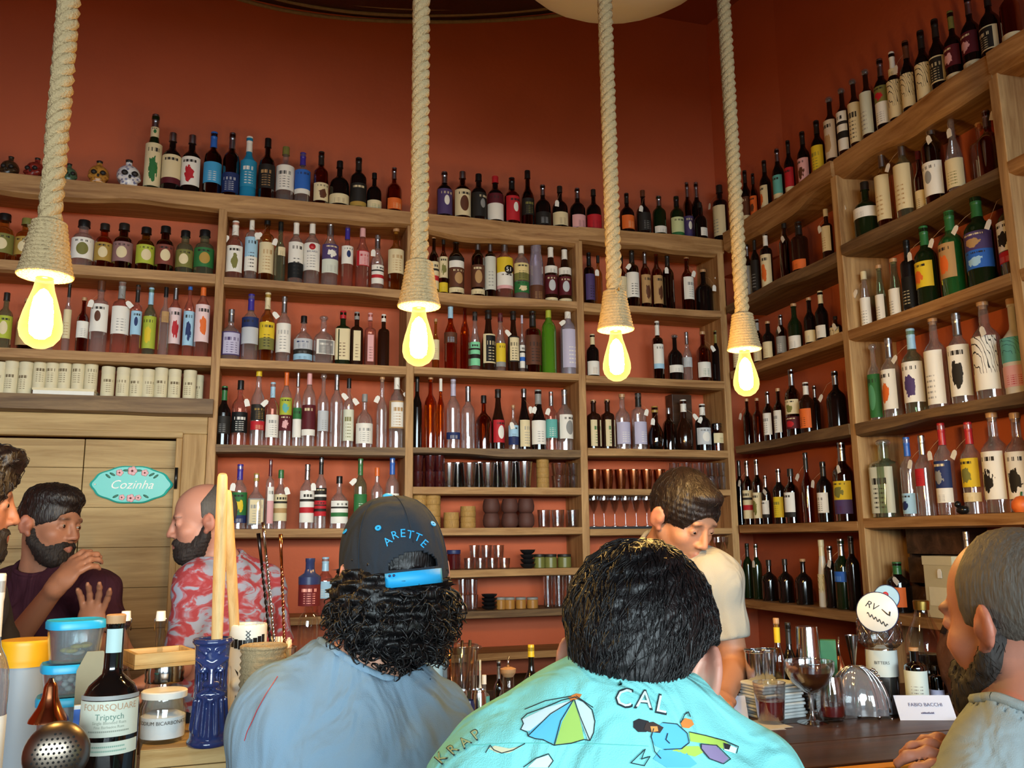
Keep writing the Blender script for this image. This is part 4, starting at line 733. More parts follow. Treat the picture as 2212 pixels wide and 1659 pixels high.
for px, yt, w, ins in ((970, 1001, 33, .06), (1013, 1001, 38, .06), (1053, 1001, 38, .06), (1093, 998, 37, .06), (1132, 998, 37, .06), (988, 1000, 32, .15), (1035, 999, 32, .15), (1075, 999, 32, .15), (1114, 998, 32, .15)):
    ware(px, yt, w, 1.791, 'shaker_tin', 'shaker', tinm, m_steel, 'polished steel shaker tin, %s row on the middle bay shelf' % ('front' if ins < .1 else 'back'), 'steel shaker tins in the %s row' % ('front' if ins < .1 else 'back'), ins=ins, rim=m_steel)
stack(1172, 990, 28, 1.791, 3, 'wooden_cup', 'cup', cupm, m_cupw, 'pale wooden cup in the stack right of the steel tins', 'stacked wooden cups by the tins')
for px, w in ((1207, 34), (1238, 24)): stack(px, 1002, w, 1.791, 2, 'glass_tumbler', 'glass', tumb, g_clear, 'clear stacked tumbler right of the pale wooden cups', 'clear tumblers beside the wooden cups', rim=g_clear)
for px, yt, k in ((906, 1067, 3), (935, 1067, 3), (975, 1107, 1), (1011, 1094, 2)): stack(px, yt, 34, 1.601, k, 'wooden_cup', 'cup', cupm, m_cupw, 'tan wooden cup left of the dark clay cups', 'wooden cups left of the clay cups')
for px in (1061, 1101, 1136): stack(px, 1078, 37, 1.601, 2, 'clay_cup', 'cup', potm, m_clay, 'dark brown clay cup stacked below the steel tins', 'clay cups')
for px in (1175, 1205, 1238): ware(px, 1102, 29, 1.601, 'glass_tumbler', 'glass', tumb, g_clear, 'short clear tumbler right of the dark clay cups', 'short tumblers beside the clay cups', rim=g_clear)
jarm = autosmooth(lathe([(0, 0), (.95, 0), (1, .04), (1, .74), (.9, .82), (.9, .84), (0, .84)], 18), 45); lidm = autosmooth(lathe([(0, .8), (.98, .8), (1, .83), (1, .98), (.96, 1), (0, 1)], 18), 45)
def jar(px, yt, w, z, mbody, mlid, label, group, ins=.07):
    b = onY(px, yt+15, SF+ins); R = w*depth(b)/FPX/2; H = onY(px, yt, SF+ins)[2]-z; o = thing('preserve_jar', label, 'jar', (b[0], b[1], z), 0, group); obj('jar_body', jarm, mbody, o, scale=(R, R, H)); obj('lid', lidm, mlid, o, scale=(R, R, H)); return o
jar(980, 1188, 30, 1.409, g_red, paint('navy'), 'single jar with dark blue lid below the wooden cups', None)
for px in (1013, 1038, 1064, 1090): ware(px, 1206, 25, 1.409, 'glass_tumbler', 'glass', tumb, g_clear, 'clear shot glass, bottom layer of pile left of black bowls', 'shot glasses, bottom layer', rim=g_clear)
for px in (1025, 1051, 1077): b = onY(px, 1206, SF+.07); ware(px, 1178, 25, b[2]+.001, 'glass_tumbler', 'glass', tumb, g_clear, 'clear shot glass, top layer of pile left of black bowls', 'shot glasses, top layer', rim=g_clear)
stack(1140, 1188, 34, 1.409, 4, 'small_bowl', 'bowl', bowlm, m_blk, 'small black bowl stacked left of the olive jars', 'black bowls beside the olive jars')
for px, w in ((1165, 24), (1189, 28), (1219, 30)): jar(px, 1197, w, 1.409, mat('olive_preserve', '#6e7038', .3), paint('dark'), 'olive green preserve jar with dark lid', 'olive preserve jars')
for px in (1000, 1021): stack(px, 1252, 24, 1.222, 2, 'glass_tumbler', 'glass', tumb, g_clear, 'clear tumbler in the stacks left of the lower black bowls', 'clear tumblers on the lowest filled shelf', rim=g_clear)
stack(1057, 1284, 35, 1.222, 4, 'small_bowl', 'bowl', bowlm, m_blk, 'small black bowl stacked left of the honey jars', 'black bowls beside the honey jars')
for px, w in ((1082, 20), (1101, 23), (1125, 23), (1150, 25)): jar(px, 1290, w, 1.222, mat('honey', '#a8793a', .25), paint('grey'), 'small honey coloured jar with grey lid', 'honey jars')
for px in (1184, 1208, 1232): ware(px, 1241, 24, 1.222, 'highball_glass', 'glass', tumb, g_clear, 'tall clear highball glass right of the honey jars', 'highball glasses', rim=g_clear)
for px in (1284, 1312, 1340, 1368, 1396, 1424): ware(px, 1015, 27, 1.786, 'copper_cup', 'cup', tinm, m_copper, 'shiny copper cup above the stemmed glasses', 'copper cups', rim=m_steel)
for px in (1455, 1482, 1509, 1536, 1560): stack(px, 1001, 26, 1.786, 2, 'glass_tumbler', 'glass', tumb, g_clear, 'clear tumbler stacked right of the copper cups', 'tumblers right of the copper cups', rim=g_clear)
for px in (1282, 1304, 1327, 1350, 1373, 1396, 1420): ware(px, 1066, 22, 1.591+.012, 'stemmed_glass', 'glass', fl, g_clear, 'clear stemmed glass on the black tray left of the bartender', 'stemmed glasses')
tp = onY(1340, 1140, SF+.06); tr = thing('serving_tray', 'black tray under the stemmed glasses in the corner bay', 'tray', (tp[0]+.02, SF+.09, 1.5915)); flat(obj('tray_base', boxm(-.24, .24, -.075, .09, 0, .006), paint('black'), tr))
for a in ((-.24, .24, -.08, -.072, 0, .012), (-.24, .24, .085, .093, 0, .012)): flat(obj('tray_lip', boxm(*a), paint('black'), tr))
for px in (1553, 1575): ware(px, 1160, 24, 1.415, 'stemmed_glass', 'glass', fl, g_clear, 'clear stemmed glass right of the bartender in the corner bay', 'glasses right of the bartender')
# wooden case in the corner bay, crates and box on the lowest right shelf
cb = onY(1470, 900, SF+.17); wc = thing('bottle_case', 'tall narrow dark wooden bottle case behind the third corner bay row', 'case', (cb[0], SF+.185, 1.988)); flat(obj('case_body', boxm(-.055, .055, -.03, .045, 0, .315, .003), w_dark, wc)); flat(obj('case_lid', boxm(-.057, .057, -.04, -.03, .004, .311, .002), w_dark, wc))
e0, e1 = onX(1985, 1240, SX+.16), onX(2105, 1240, SX+.16)
dk = thing('wooden_crate', 'dark wooden crate on the lowest right wall shelf', 'crate', (SX+.17, (e0[1]+e1[1])/2, 1.251)); hl = abs(e0[1]-e1[1])/2
for z in (0, .11, .22): flat(obj('slat', boxm(-.055, -.04, -hl, hl, z+.004, z+.1), w_dark, dk))
for s in (-1, 1): flat(obj('end_board', boxm(-.04, .06, s*hl-.006, s*hl+.006, 0, .32), w_dark, dk))
flat(obj('back_board', boxm(.05, .06, -hl, hl, 0, .32), w_dark, dk))
e0, e1 = onX(2015, 1240, SX+.06), onX(2078, 1240, SX+.06)
bk = thing('gift_box', 'cream bottle gift box with tag in front of the dark crate', 'box', (SX+.06, (e0[1]+e1[1])/2, 1.251)); hl = abs(e0[1]-e1[1])/2; HH = onX(2040, 1202, SX+.06)[2]-1.251
flat(obj('carton', boxm(-.04, .04, -hl, hl, 0, HH, .002), paint('#b9ae8c', .6), bk)); flat(obj('front_label', boxm(-.042, -.04, -hl*.7, hl*.7, HH*.2, HH*.5), paint('#d0c7a8', .6), bk)); flat(obj('lid', boxm(-.042, .042, -hl-.002, hl+.002, HH-.03, HH+.002), paint('#c4b997', .6), bk))
obj('price_tag', tag_mesh(), paint('white', .7), bk, (-.046, -hl*.2, HH*.8), (0, .0, -pi/2), (.02, .025, .032))
sm = onX(2082, 1075, SX+.04); kn = thing('black_trinket', 'small black trinket on the fourth right wall shelf', 'ornament', (SX+.03, sm[1], 1.616)); obj('body', ball(.02, 12, 8, (1, 1.2, .8), (0, 0, .016)), paint('black', .2), kn); obj('head', ball(.012, 10, 7, (1, 1, 1), (-.005, .015, .036)), paint('black', .2), kn)
sm = onX(2207, 1085, SX+.03); kn = thing('orange_ornament', 'orange round ornament at the right edge on the fourth shelf', 'ornament', (SX+.03, sm[1], 1.616)); obj('body', autosmooth(lathe([(0, 0), (.022, 0), (.032, .015), (.03, .035), (.015, .05), (0, .054)], 14)), paint('orange'), kn); obj('stalk', tube([(0, 0, .05), (.004, 0, .066)], .003, 6), paint('green'), kn)
# ================================================================== THE BAR
BZ, SZ = 1.10, 1.14
bar = thing('bar_counter', 'dark wooden bar counter with yellow front edge', 'bar', (0, 1.58, 0))
for k in range(3): flat(obj('worktop_plank', boxm(-.62, 2.2, .002+k*.183, .183*(k+1), BZ-.035, BZ, .003), w_dark, bar))
flat(obj('front_edge', boxm(-.04, 1.37, -.034, .0, BZ-.085, BZ-.003, .003), mat('yellow_paint', '#d99a1e', .5, noise=.12, nscale=14), bar))
x = -.61
while x < 2.15: flat(obj('front_board', boxm(x, x+.143, .03, .05, .0, BZ-.036, .002), w_dark, bar)); x += .146
flat(obj('worktop_extension', boxm(1.42, 2.2, .551, .77, BZ-.035, BZ, .003), w_dark, bar)); flat(obj('extension_panel', boxm(1.44, 2.18, .73, .75, 0, BZ-.036), w_dark, bar))
flat(obj('back_panel', boxm(-.60, 2.18, .50, .52, .0, BZ-.036), w_dark, bar))
sc = thing('side_counter', 'wooden side counter at left crowded with bar tools', 'counter', (-.40, 1.16, 0))
for k in range(4): flat(obj('worktop_plank', boxm(-.35, .33, -.41+k*.207, -.41+(k+1)*.207-.002, SZ-.04, SZ, .003), w_dark, sc))
for a in ((-.33, -.31, -.39, .40), (.29, .31, -.39, .40)): flat(obj('side_panel', boxm(a[0], a[1], a[2], a[3], 0, SZ-.041), w_dark, sc))
def zat(xy, px, py): r = ray(px, py); return CAMZ+r[2]*math.hypot(*xy)/math.hypot(r[0], r[1])
def spot(px, d, z0, yt, yb=None):
    p = P(px, (yt+(yb or yt+150))/2, d); xy = p[:2]
    lim = 2.31 if xy[0] > 1.45 else 2.07
    if z0 == BZ and xy[1] > lim: xy = xy*lim/xy[1]
    return np.array([xy[0], xy[1], z0]), zat(xy, px, yt)-z0
def face(p): return -math.atan2(p[0], p[1])          # turn that points local -Y at the photographer's side
def rpx(w, d): return w*d/FPX/2
def zof(p, px, py): return zat(p[:2], px, py)-p[2]
g_jar = glass('jar_glass', '#f6f8f8', .06, gmax=.45); plastic = glass('clear_plastic', '#e9eef0', .08, .15, .12, '#cfd8da')

def wrappoly(polys, R, t=0.):
    bm = bmesh.new()
    for poly in polys:
        bm.faces.new([bm.verts.new((x, 0, z)) for x, z in poly])
    bmesh.ops.triangulate(bm, faces=bm.faces)
    for _ in range(3):
        e = [e for e in bm.edges if e.calc_length() > .006]
        if not e: break
        bmesh.ops.subdivide_edges(bm, edges=e, cuts=1); bmesh.ops.triangulate(bm, faces=[f for f in bm.faces if len(f.verts) > 3])
    for v in bm.verts: a = v.co.x/R; v.co = (R*math.sin(a), -R*math.cos(a), v.co.z)
    me = bpy.data.meshes.new('wrap'); bm.to_mesh(me); bm.free(); return me
# --- left cluster on the side counter
p, H = spot(-10, 1.25, SZ, 1255); o = thing('liquor_bottle', 'clear bottle with white stopper and white label at the left edge', 'bottle', p, face(p)); R = rpx(76, 1.25)
make_bottle(o, 'std', 'c', R, H, W('white', 'grey', 'lines', .18, .48), '^white', 0, 0)
p, H = spot(54, 1.62, SZ, 1381); o = thing('plastic_tub', 'frosted tub with ridged yellow screw lid', 'tub', p, 0); R = rpx(104, 1.62); lidz = zof(p, 54, 1432)
obj('tub_body', autosmooth(lathe([(0, 0), (R*.92, 0), (R*.96, .01), (R*.96, lidz), (0, lidz)], 28)), mat('frosted_plastic', '#8d959c', .35), o)
obj('lid', autosmooth(lathe([(R*1.0, lidz-.004)]+[(R*(1.0+.018*(k % 2)), lidz+(H-lidz)*(.1+.8*k/7)) for k in range(8)]+[(R*.97, H), (0, H)], 28)), mat('yellow_lid', '#d9a016', .4), o)
pb, Ht = spot(160, 1.5, SZ, 1338); zs = [0, zof(pb, 150, 1500), zof(pb, 150, 1430), Ht]; R = rpx(112, 1.5)
for k, lab in enumerate(('bottom food container with blue lid, lowest of the stack of three', 'middle food container with blue lid holding red and white garnish', 'top food container with blue lid holding lemon peel')):
    z0, z1 = zs[k]+(.001*k), zs[k+1]; h = z1-z0; o = thing('food_container', lab, 'container', (pb[0]-.004*(2-k), pb[1], SZ+z0), face(pb)+.1*k, 'stacked containers with blue lids')
    obj('tub_body', autosmooth(lathe([(0, 0), (R*.80, 0), (R*.84, .004), (R*.95, h-.013), (R*.92, h-.013), (R*.8, .006), (0, .006)], 28, 3.4)), plastic, o); obj('lid', autosmooth(lathe([(0, h-.013), (R*1.02, h-.014), (R*1.03, h-.004), (R*.98, h), (R*.85, h-.003), (0, h-.003)], 28, 3.4)), mat('blue_lid', '#1fa3d6', .35), o)
    for j in range((0, 16, 9)[k]):
        a = j*2.4; rr = R*.6*math.sqrt((j+.5)/16); obj('garnish_piece', ball(.006 if k == 1 else .011, 8, 5, (1, 1, .8 if k == 1 else .4)), (paint('white'), paint('red'), paint('yellow'))[(0 if j % 4 else 1) if k == 1 else (2 if j % 3 else 0)], o, (rr*math.cos(a), rr*math.sin(a)-.004, .013+.006*(j % 3)))
# perforated strainer bowl and copper bell
c = P(122, 1628, 1.14); o = thing('julep_strainer', 'round perforated steel strainer bowl in the left foreground', 'strainer', (c[0], c[1], SZ), face(c)); R = rpx(134, 1.14); cz = c[2]-SZ; m_str = mat('brushed_steel_warm', '#8d8072', .35, 1)
obj('bowl', ball(R, 30, 18, (1, .62, 1), (0, 0, cz)), m_str, o); V = []; ms = []
for i in range(-6, 7):
    for j in range(-6, 7):
        x, z = (i+.5*(j % 2))*.0062, j*.0056
        if x*x+z*z < (R*.72)**2: y = -.62*math.sqrt(max(0, R*R-x*x-z*z)); ms.append(ball(.0017, 7, 4, (1, .5, 1), (x, y-.0002, cz+z)))
h_ = obj('perforations', joinm(ms), mat('hole_dark', '#14110f', .9), o); h_['kind'] = 'stuff'
obj('handle', tube([(-R*.2, .0, cz-R*.8), (-.02, .02, .01), (-.06, .05, .006)], [.006, .006, .005], 8), m_str, o)
p, H = spot(105, 1.3, SZ, 1472); R = rpx(64, 1.3); zb = zof(p, 105, 1558)
o = thing('copper_funnel', 'copper bell-shaped funnel with slim knob behind the round strainer', 'funnel', p, 0)
obj('stand_ring', autosmooth(lathe([(R*.8, 0), (R*.82, .004), (R*.3, zb*.9), (R*.25, zb*.9), (R*.75, 0)], 20)), m_copper, o); obj('bell', autosmooth(lathe([(R*1.25, zb), (R*1.2, zb+.004), (R*.75, zb+.02), (R*.5, zb+.035), (R*.42, zb+.05), (R*.3, zb+.056), (0, zb+.057)], 24)), m_copper, o)
obj('knob', autosmooth(lathe([(.006, zb+.056), (.003, zb+.062), (.004, H-.006), (.0, H)], 12)), m_steel, o)
# dark rum bottle
p, H = spot(247, 1.27, SZ, 1322); R = rpx(116, 1.27); o = thing('rum_bottle', 'large black rum bottle with cream label in the left foreground', 'bottle', p, face(p))
pr_ = [(R*.94, 0), (R, .006), (R, .54*H), (R*.99, .58*H), (R*.93, .63*H), (R*.78, .67*H), (R*.52, .70*H), (R*.36, .72*H), (R*.33, .75*H), (R*.31, .93*H), (R*.33, .935*H), (R*.33, .96*H), (0, .96*H)]
obj('body', autosmooth(lathe(pr_, 36), 60), mat('rum_glass', '#0d0b0a', .06, spec=.7), o)
obj('stopper', autosmooth(lathe([(R*.30, .94*H), (R*.34, .95*H), (R*.35, .985*H), (R*.3, .99*H), (0, .99*H)], 20)), paint('cork', .6), o)
zl = lambda y: zof(p, 247, y)
def lpart(nm, za, zb_, m, rf=1.012, half=72, rad=None): return obj(nm, label_mesh(half), m, o, (0, 0, za), (0, 0, -.05), ((rad or R)*rf, (rad or R)*rf, zb_-za))
l1 = lpart('label', zl(1580), zl(1505), mat('label_paper', '#bcbfae', .6, noise=.05)); lpart('label_band', zl(1503), zl(1494), paint('grey')); l2 = lpart('lower_label', zl(1618), zl(1590), mat('label_paper', '#d9dccb', .6)); lpart('neck_seal', zl(1408), zl(1357), mat('seal_paper', '#a9c4c2', .6), 1.06, 50, R*.33)
for t, y, s, c in (('FOURSQUARE', 1518, .0125, '#a8876a'), ('Triptych', 1538, .0115, '#5d7a6c'), ('Single Blended Rum', 1550, .0058, '#8a8f80'), ('Fine Barbados Rum', 1559, .0052, '#8a8f80')): obj('lettering', wraptext(t, s, R*1.022, zl(y)), mat('ink_'+c, c, .7), o)
for y_, n_k, c_ in ((1568, 22, '#8a8f80'), (1600, 18, '#7a9a88'), (1609, 20, '#7a9a88')): obj('fine_print', wrappoly([[((k-n_k/2)*.0026, zl(y_)-.0011), ((k-n_k/2)*.0026+.0019, zl(y_)-.0011), ((k-n_k/2)*.0026+.0019, zl(y_)+.0011), ((k-n_k/2)*.0026, zl(y_)+.0011)] for k in range(n_k)], R*1.022), mat('ink_'+c_, c_, .7), o)
# kraft card, blue packet
c = P(203, 1445, 1.44); o = thing('kraft_card', 'beige folded kraft card behind the black rum bottle', 'card', (c[0], c[1], SZ), face(c)); hh = c[2]-SZ+.028
obj('panel', mesh([(-.026, 0, 0), (.026, 0, 0), (.026, .002, hh*.95), (.012, .003, hh), (-.012, .003, hh), (-.026, .002, hh-.03)]+[(x, y+.004, z) for x, y, z in [(-.026, 0, 0), (.026, 0, 0), (.026, .002, hh*.95), (.012, .003, hh), (-.012, .003, hh), (-.026, .002, hh-.03)]], [(0, 1, 2, 3, 4, 5), (11, 10, 9, 8, 7, 6)]+[(i, i+6, (i+1) % 6+6, (i+1) % 6) for i in range(6)], False), paint('#9b9073', .8), o)
obj('fold', boxm(-.026, .026, .004, .03, 0, hh*.6), paint('#8d8368', .8), o)
c = P(178, 1540, 1.34); o = thing('sugar_packet', 'small blue and white packet leaning beside the rum bottle', 'packet', (c[0], c[1], SZ), face(c)); hh = c[2]-SZ+.012
flat(obj('paper', boxm(-.012, .012, -.002, .004, 0, hh), paint('white'), o)); flat(obj('print', boxm(-.0122, .0122, -.0025, -.002, hh-.03, hh-.006), paint('blue'), o))
# swing-top bottles behind
for px, lab in ((268, 'clear swing-top bottle with white stopper behind the rum bottle'), (344, 'clear swing-top bottle with white stopper standing behind the wooden tray')):
    p, H = spot(px, 1.74, SZ, 1320); o = thing('swing_top_bottle', lab, 'bottle', p, face(p), 'swing-top bottles'); R = rpx(40, 1.74)
    obj('body', bottle_mesh('beer'), g_jar, o, scale=(R, R, H*.93)); obj('stopper', autosmooth(lathe([(R*.5, H*.93), (R*.52, H*.955), (R*.46, H), (0, H)], 16)), paint('white'), o); obj('wire_bail', tube([(-R*.55, 0, H*.86), (-R*.6, 0, H*.94), (0, -.002, H*.985), (R*.6, 0, H*.94), (R*.55, 0, H*.86)], .0012, 6), m_steel, o)
# wooden box, jars, tray
b0, b1 = onZ(303, 1622, 1.2), onZ(497, 1606, 1.2); bxc = (b0+b1)/2; ang = math.atan2(b1[1]-b0[1], b1[0]-b0[0]); hwid = np.linalg.norm((b1-b0)[:2])/2
o = thing('wooden_box', 'pale wooden box under the blue tiki mug', 'box', (bxc[0], bxc[1], SZ), ang)
for z in (0, .03): flat(obj('side_slat', boxm(-hwid, hwid, 0, .01, z, z+.0285, .001), w_lid, o)); flat(obj('end_slat', boxm(-hwid, -hwid+.01, .01, .21, z, z+.0285, .001), w_lid, o)); flat(obj('end_slat', boxm(hwid-.01, hwid, .01, .21, z, z+.0285, .001), w_lid, o))
flat(obj('top_board', boxm(-hwid, hwid, 0, .21, .0585, .0605, .0008), w_lid, o)); BT = SZ+.0606
p, H = spot(352, 1.56, BT, 1490, 1625); R = rpx(94, 1.56); o = thing('glass_jar', 'glass jar of white powder with white lid, printed sodium bicarbonate', 'jar', p, face(p)); z1 = H
obj('jar_wall', autosmooth(lathe([(0, 0), (R*.9, 0), (R, .008), (R, H*.66), (R*.88, H*.78), (R*.85, H*.86)], 30, close=False)), g_jar, o)
obj('powder', autosmooth(lathe([(0, .007), (R*.96, .008), (R*.97, H*.50), (R*.6, H*.58), (R*.2, H*.55), (0, H*.56)], 28)), mat('white_powder', '#f2f4f3', .9), o); obj('lid', autosmooth(lathe([(R*.9, H*.86), (R*1.0, H*.86), (R*1.01, H*.98), (R*.96, H), (0, H)], 30)), paint('white', .4), o); obj('lettering', wraptext('SODIUM BICARBONATE', .0088, R*1.012, H*.405), paint('dark'), o)
p, H = spot(352, 1.68, SZ, 1436, 1600); R = rpx(86, 1.68); jp = p
o = thing('mason_jar', 'glass jar with steel screw lid under the wooden tray', 'jar', p, face(p)); obj('jar_wall', autosmooth(lathe([(0, 0), (R*.9, 0), (R, .01), (R, H*.7), (R*.86, H*.82), (R*.84, H*.9), (0, H*.9)], 28)), g_jar, o)
obj('crystals', autosmooth(lathe([(0, .006), (R*.95, .01), (R*.95, H*.66), (R*.5, H*.7), (0, H*.69)], 24)), mat('white_crystals', '#c9d2d8', .5, noise=.2, nscale=200), o); obj('screw_lid', autosmooth(lathe([(R*.9, H*.82), (R*.95, H*.84), (R*.92, H*.88), (R*.95, H*.92), (R*.92, H*.97), (R*.9, H), (0, H)], 26)), m_steel, o)
tz = SZ+H+.001; zt = zat(jp[:2], 340, 1398); o = thing('wooden_tray', 'small pale wooden tray resting on the steel jar lid', 'tray', (jp[0]-.012, jp[1], tz), face(jp)+.25); hw_ = rpx(124, 1.68)
flat(obj('base', boxm(-hw_, hw_, -.05, .05, 0, .007, .001), w_lid, o))
for a in ((-hw_, hw_, -.05, -.042), (-hw_, hw_, .042, .05), (-hw_, -hw_+.008, -.042, .042), (hw_-.008, hw_, -.042, .042)): flat(obj('wall_strip', boxm(*a, .007, .028, .001), w_lid, o))
# tiki mugs
def capcyl(p, r, h): return np.maximum(np.hypot(p[:, 0], p[:, 1])-r, np.abs(p[:, 2]-h/2)-h/2)
def tiki(p):
    x, y, z = p.T; k = .192; taper = .0335+.0025*np.cos(z/k*pi*1.6); d = smax(np.hypot(x, y)-taper, np.abs(z-k/2)-k/2, .005); ring = smin(np.hypot(np.hypot(x, y)-.034, z-.186)-.0045, np.hypot(np.hypot(x, y)-.035, z-.007)-.006, .002); d = smin(d, ring, .004)
    for s in (-1, 1):
        d = smin(d, cone(p, (s*.004, -.034, .143), (s*.028, -.021, .157), .0045, .0035), .004); d = smin(d, ell(p, (s*.016, -.030, .138), (.0085, .006, .006)), .002); d = smax(d, -ell(p, (s*.016, -.0365, .138), (.0035, .003, .0028)), .001)
        d = smin(d, ell(p, (s*.009, -.033, .113), (.007, .006, .006)), .003); d = smin(d, cone(p, (s*.005, -.034, .103), (s*.025, -.024, .094), .004, .003), .003); d = smin(d, cone(p, (s*.004, -.034, .086), (s*.023, -.026, .092), .0045, .003), .003); d = smin(d, cone(p, (s*.008, -.033, .172), (s*.024, -.024, .176), .0025, .0025), .002); d = smin(d, cone(p, (s*.024, -.024, .176), (s*.012, -.032, .166), .0022, .0022), .002)
    d = smin(d, cone(p, (0, -.036, .138), (0, -.038, .113), .0045, .0065), .004)
    for a in np.linspace(-1.25, 1.25, 7): d = smin(d, cone(p, (.034*math.sin(a*.8), -.034*math.cos(a*.8), .083), (.0345*math.sin(a), -.0345*math.cos(a), .02+.01*abs(a)), .0036, .0042), .003)
    d = smax(d, -smax(np.hypot(x, y)-.029, .012-z, .003), .001); return d
tk = sdmesh(tiki, (-.048, -.05, -.006), (.048, .048, .202), .0022)
p, H = spot(455, 1.53, BT, 1378, 1612); s = H/.192; tikip = p
o = thing('tiki_mug', 'glossy cobalt blue ceramic tiki mug with carved face', 'mug', p, face(p)); obj('mug_body', tk, mat('cobalt_glaze', '#25325f', .12, noise=.3, nscale=60, coat=.6), o, scale=(s*.96, s*.96, s)); obj('glaze_ring', tube([(.034*s*math.cos(a), .034*s*math.sin(a), H-.002) for a in np.linspace(0, 2*pi, 29)], .0022, 6), mat('cobalt_glaze', '#26367f', .12), o)
p, H = spot(532, 1.66, BZ, 1346, 1600); R = rpx(80, 1.66); whitep = p
o = thing('skull_mug', 'white ceramic mug with black stitched band and skull face', 'mug', p, face(p))
def skm(q):
    x, y, z = q.T; k = H; r = R*(.93+.07*(z/k)); d = smax(np.hypot(x, y)-r, np.abs(z-k/2)-k/2, .004); d = smin(d, ell(q, (0, -R*.95, k*.70), (R*.34, R*.3, .02)), .01); d = smin(d, cone(q, (-R*.5, -R*.8, k*.63), (R*.5, -R*.8, k*.63), .008, .008), .01)
    for s in (-1, 1): d = smax(d, -ell(q, (s*R*.15, -R*1.22, k*.69), (.004, .006, .006)), .002)
    return smax(d, -smax(np.hypot(x, y)-R*.88, .015-z, .003), .001)
mk = mat('white_glaze', '#e3e2d8', .15, coat=.5); mb = obj('mug_body', sdmesh(skm, (-R*1.4, -R*1.6, -.006), (R*1.4, R*1.4, H+.008), .0028), mk, o); zz = lambda y: zof(p, 532, y); blk = paint('black', .3)
for k in range(3): obj('stitch_cross', wrappoly([[(-.0052+.0, zz(1355+8*k)-.0052), (-.0036, zz(1355+8*k)-.0062), (.0052, zz(1355+8*k)+.002), (.0036, zz(1355+8*k)+.003)], [(.0052, zz(1355+8*k)-.0052), (.0036, zz(1355+8*k)-.0062), (-.0052, zz(1355+8*k)+.002), (-.0036, zz(1355+8*k)+.003)]], R*1.015), blk, mb, (0, 0, -.006))
for k in range(8): x0 = (-4+k)*.0092; z0 = zz(1388)+.0012*(abs(k-2.6))**1.5*.8; obj('band_block', wrappoly([[(x0, z0-.009), (x0+.0082, z0-.009), (x0+.0082, z0+.008), (x0, z0+.008)]], R*1.012), blk, mb)
for s in (-1, 1): obj('nostril', ball(.004, 8, 6, (1, .5, 1.4)), blk, mb, (s*R*.16, -R*1.2, zz(1432)))
obj('grin', wrappoly([[(-.024, zz(1448)+.008), (-.015, zz(1448)+.0005), (0, zz(1448)-.002), (.015, zz(1448)+.0005), (.024, zz(1448)+.008), (.016, zz(1448)-.006), (0, zz(1448)-.01), (-.016, zz(1448)-.006)]], R*1.03), blk, mb)
for k, (x0, z0, w_, h_) in enumerate(((-.02, zz(1480), .014, .02), (.0, zz(1500), .016, .026), (-.018, zz(1530), .02, .02), (.012, zz(1560), .016, .03), (-.012, zz(1580), .018, .02))): obj('painted_patch', wrappoly([[(x0, z0), (x0+w_, z0-.004), (x0+w_*.9, z0+h_), (x0+w_*.2, z0+h_*.8)]], R*1.0), blk, mb)
# wooden sticks standing in the mugs
for (xa, ya, xb, yb, w, mp_, lab) in ((481, 1024, 467, 1425, 28, tikip, 'tall pale wooden stick standing in the blue tiki mug'), (491, 1060, 511, 1440, 24, whitep, 'shorter pale wooden stick leaning in the white skull mug')):
    d0 = float(depth((*mp_[:2], 1.3))); a = P(xb, yb, d0); b = P(xa, ya, d0-.0); R = rpx(w, d0); o = thing('wooden_stick', lab, 'stick', a); v = b-a
    obj('shaft', autosmooth(tube([v*t for t in (0, .05, .5, .93, .985, 1.)], [R*.75, R*.85, R*.95, R*.82, R*.75, R*.6], 12), 60), wood('stick_wood', '#c79a5c', '#ecca92', 2, scale=3), o); obj('end_grain', ball(R*.55, 10, 6, (1, 1, .3), tuple(v)), w_lid, o)
# woven pot
p, H = spot(566, 1.58, BZ, 1397, 1600); R = rpx(92, 1.6); o = thing('woven_pot', 'rope-wrapped pot holding bar spoons, beside the skull mug', 'pot', p, face(p))
pf = [(R*.72, 0)]; n_ = 22
for k in range(n_):
    z = H*(k+.5)/n_; r0 = R*(.76+.24*math.sin(min(1, .15+k/n_)*pi*.62)); pf += [(r0, z-H/n_*.42), (r0+.003, z), (r0, z+H/n_*.42)]
pf += [(R*.97, H), (R*.85, H), (R*.8, H*.3), (0, H*.3)]
obj('coiled_wall', lathe(pf, 26), mat('jute', '#a08a66', .9, noise=.25, nscale=150, bump=.5, bscale=300), o); obj('rim_rope', tube([(R*.98*math.cos(a), R*.98*math.sin(a), H) for a in np.linspace(0, 2*pi, 29)], .0045, 6), mat('jute', '#a08a66'), o)
for k in range(12): a = -2.4+k*.16; obj('fringe_cord', tube([(R*1.05*math.cos(a), R*1.05*math.sin(a), H*.8-.01*(k % 3)), (R*1.12*math.cos(a), R*1.12*math.sin(a), H*.5), (R*1.06*math.cos(a+.06), R*1.06*math.sin(a+.06), H*.2)], .0028, 5), m_rope, o)
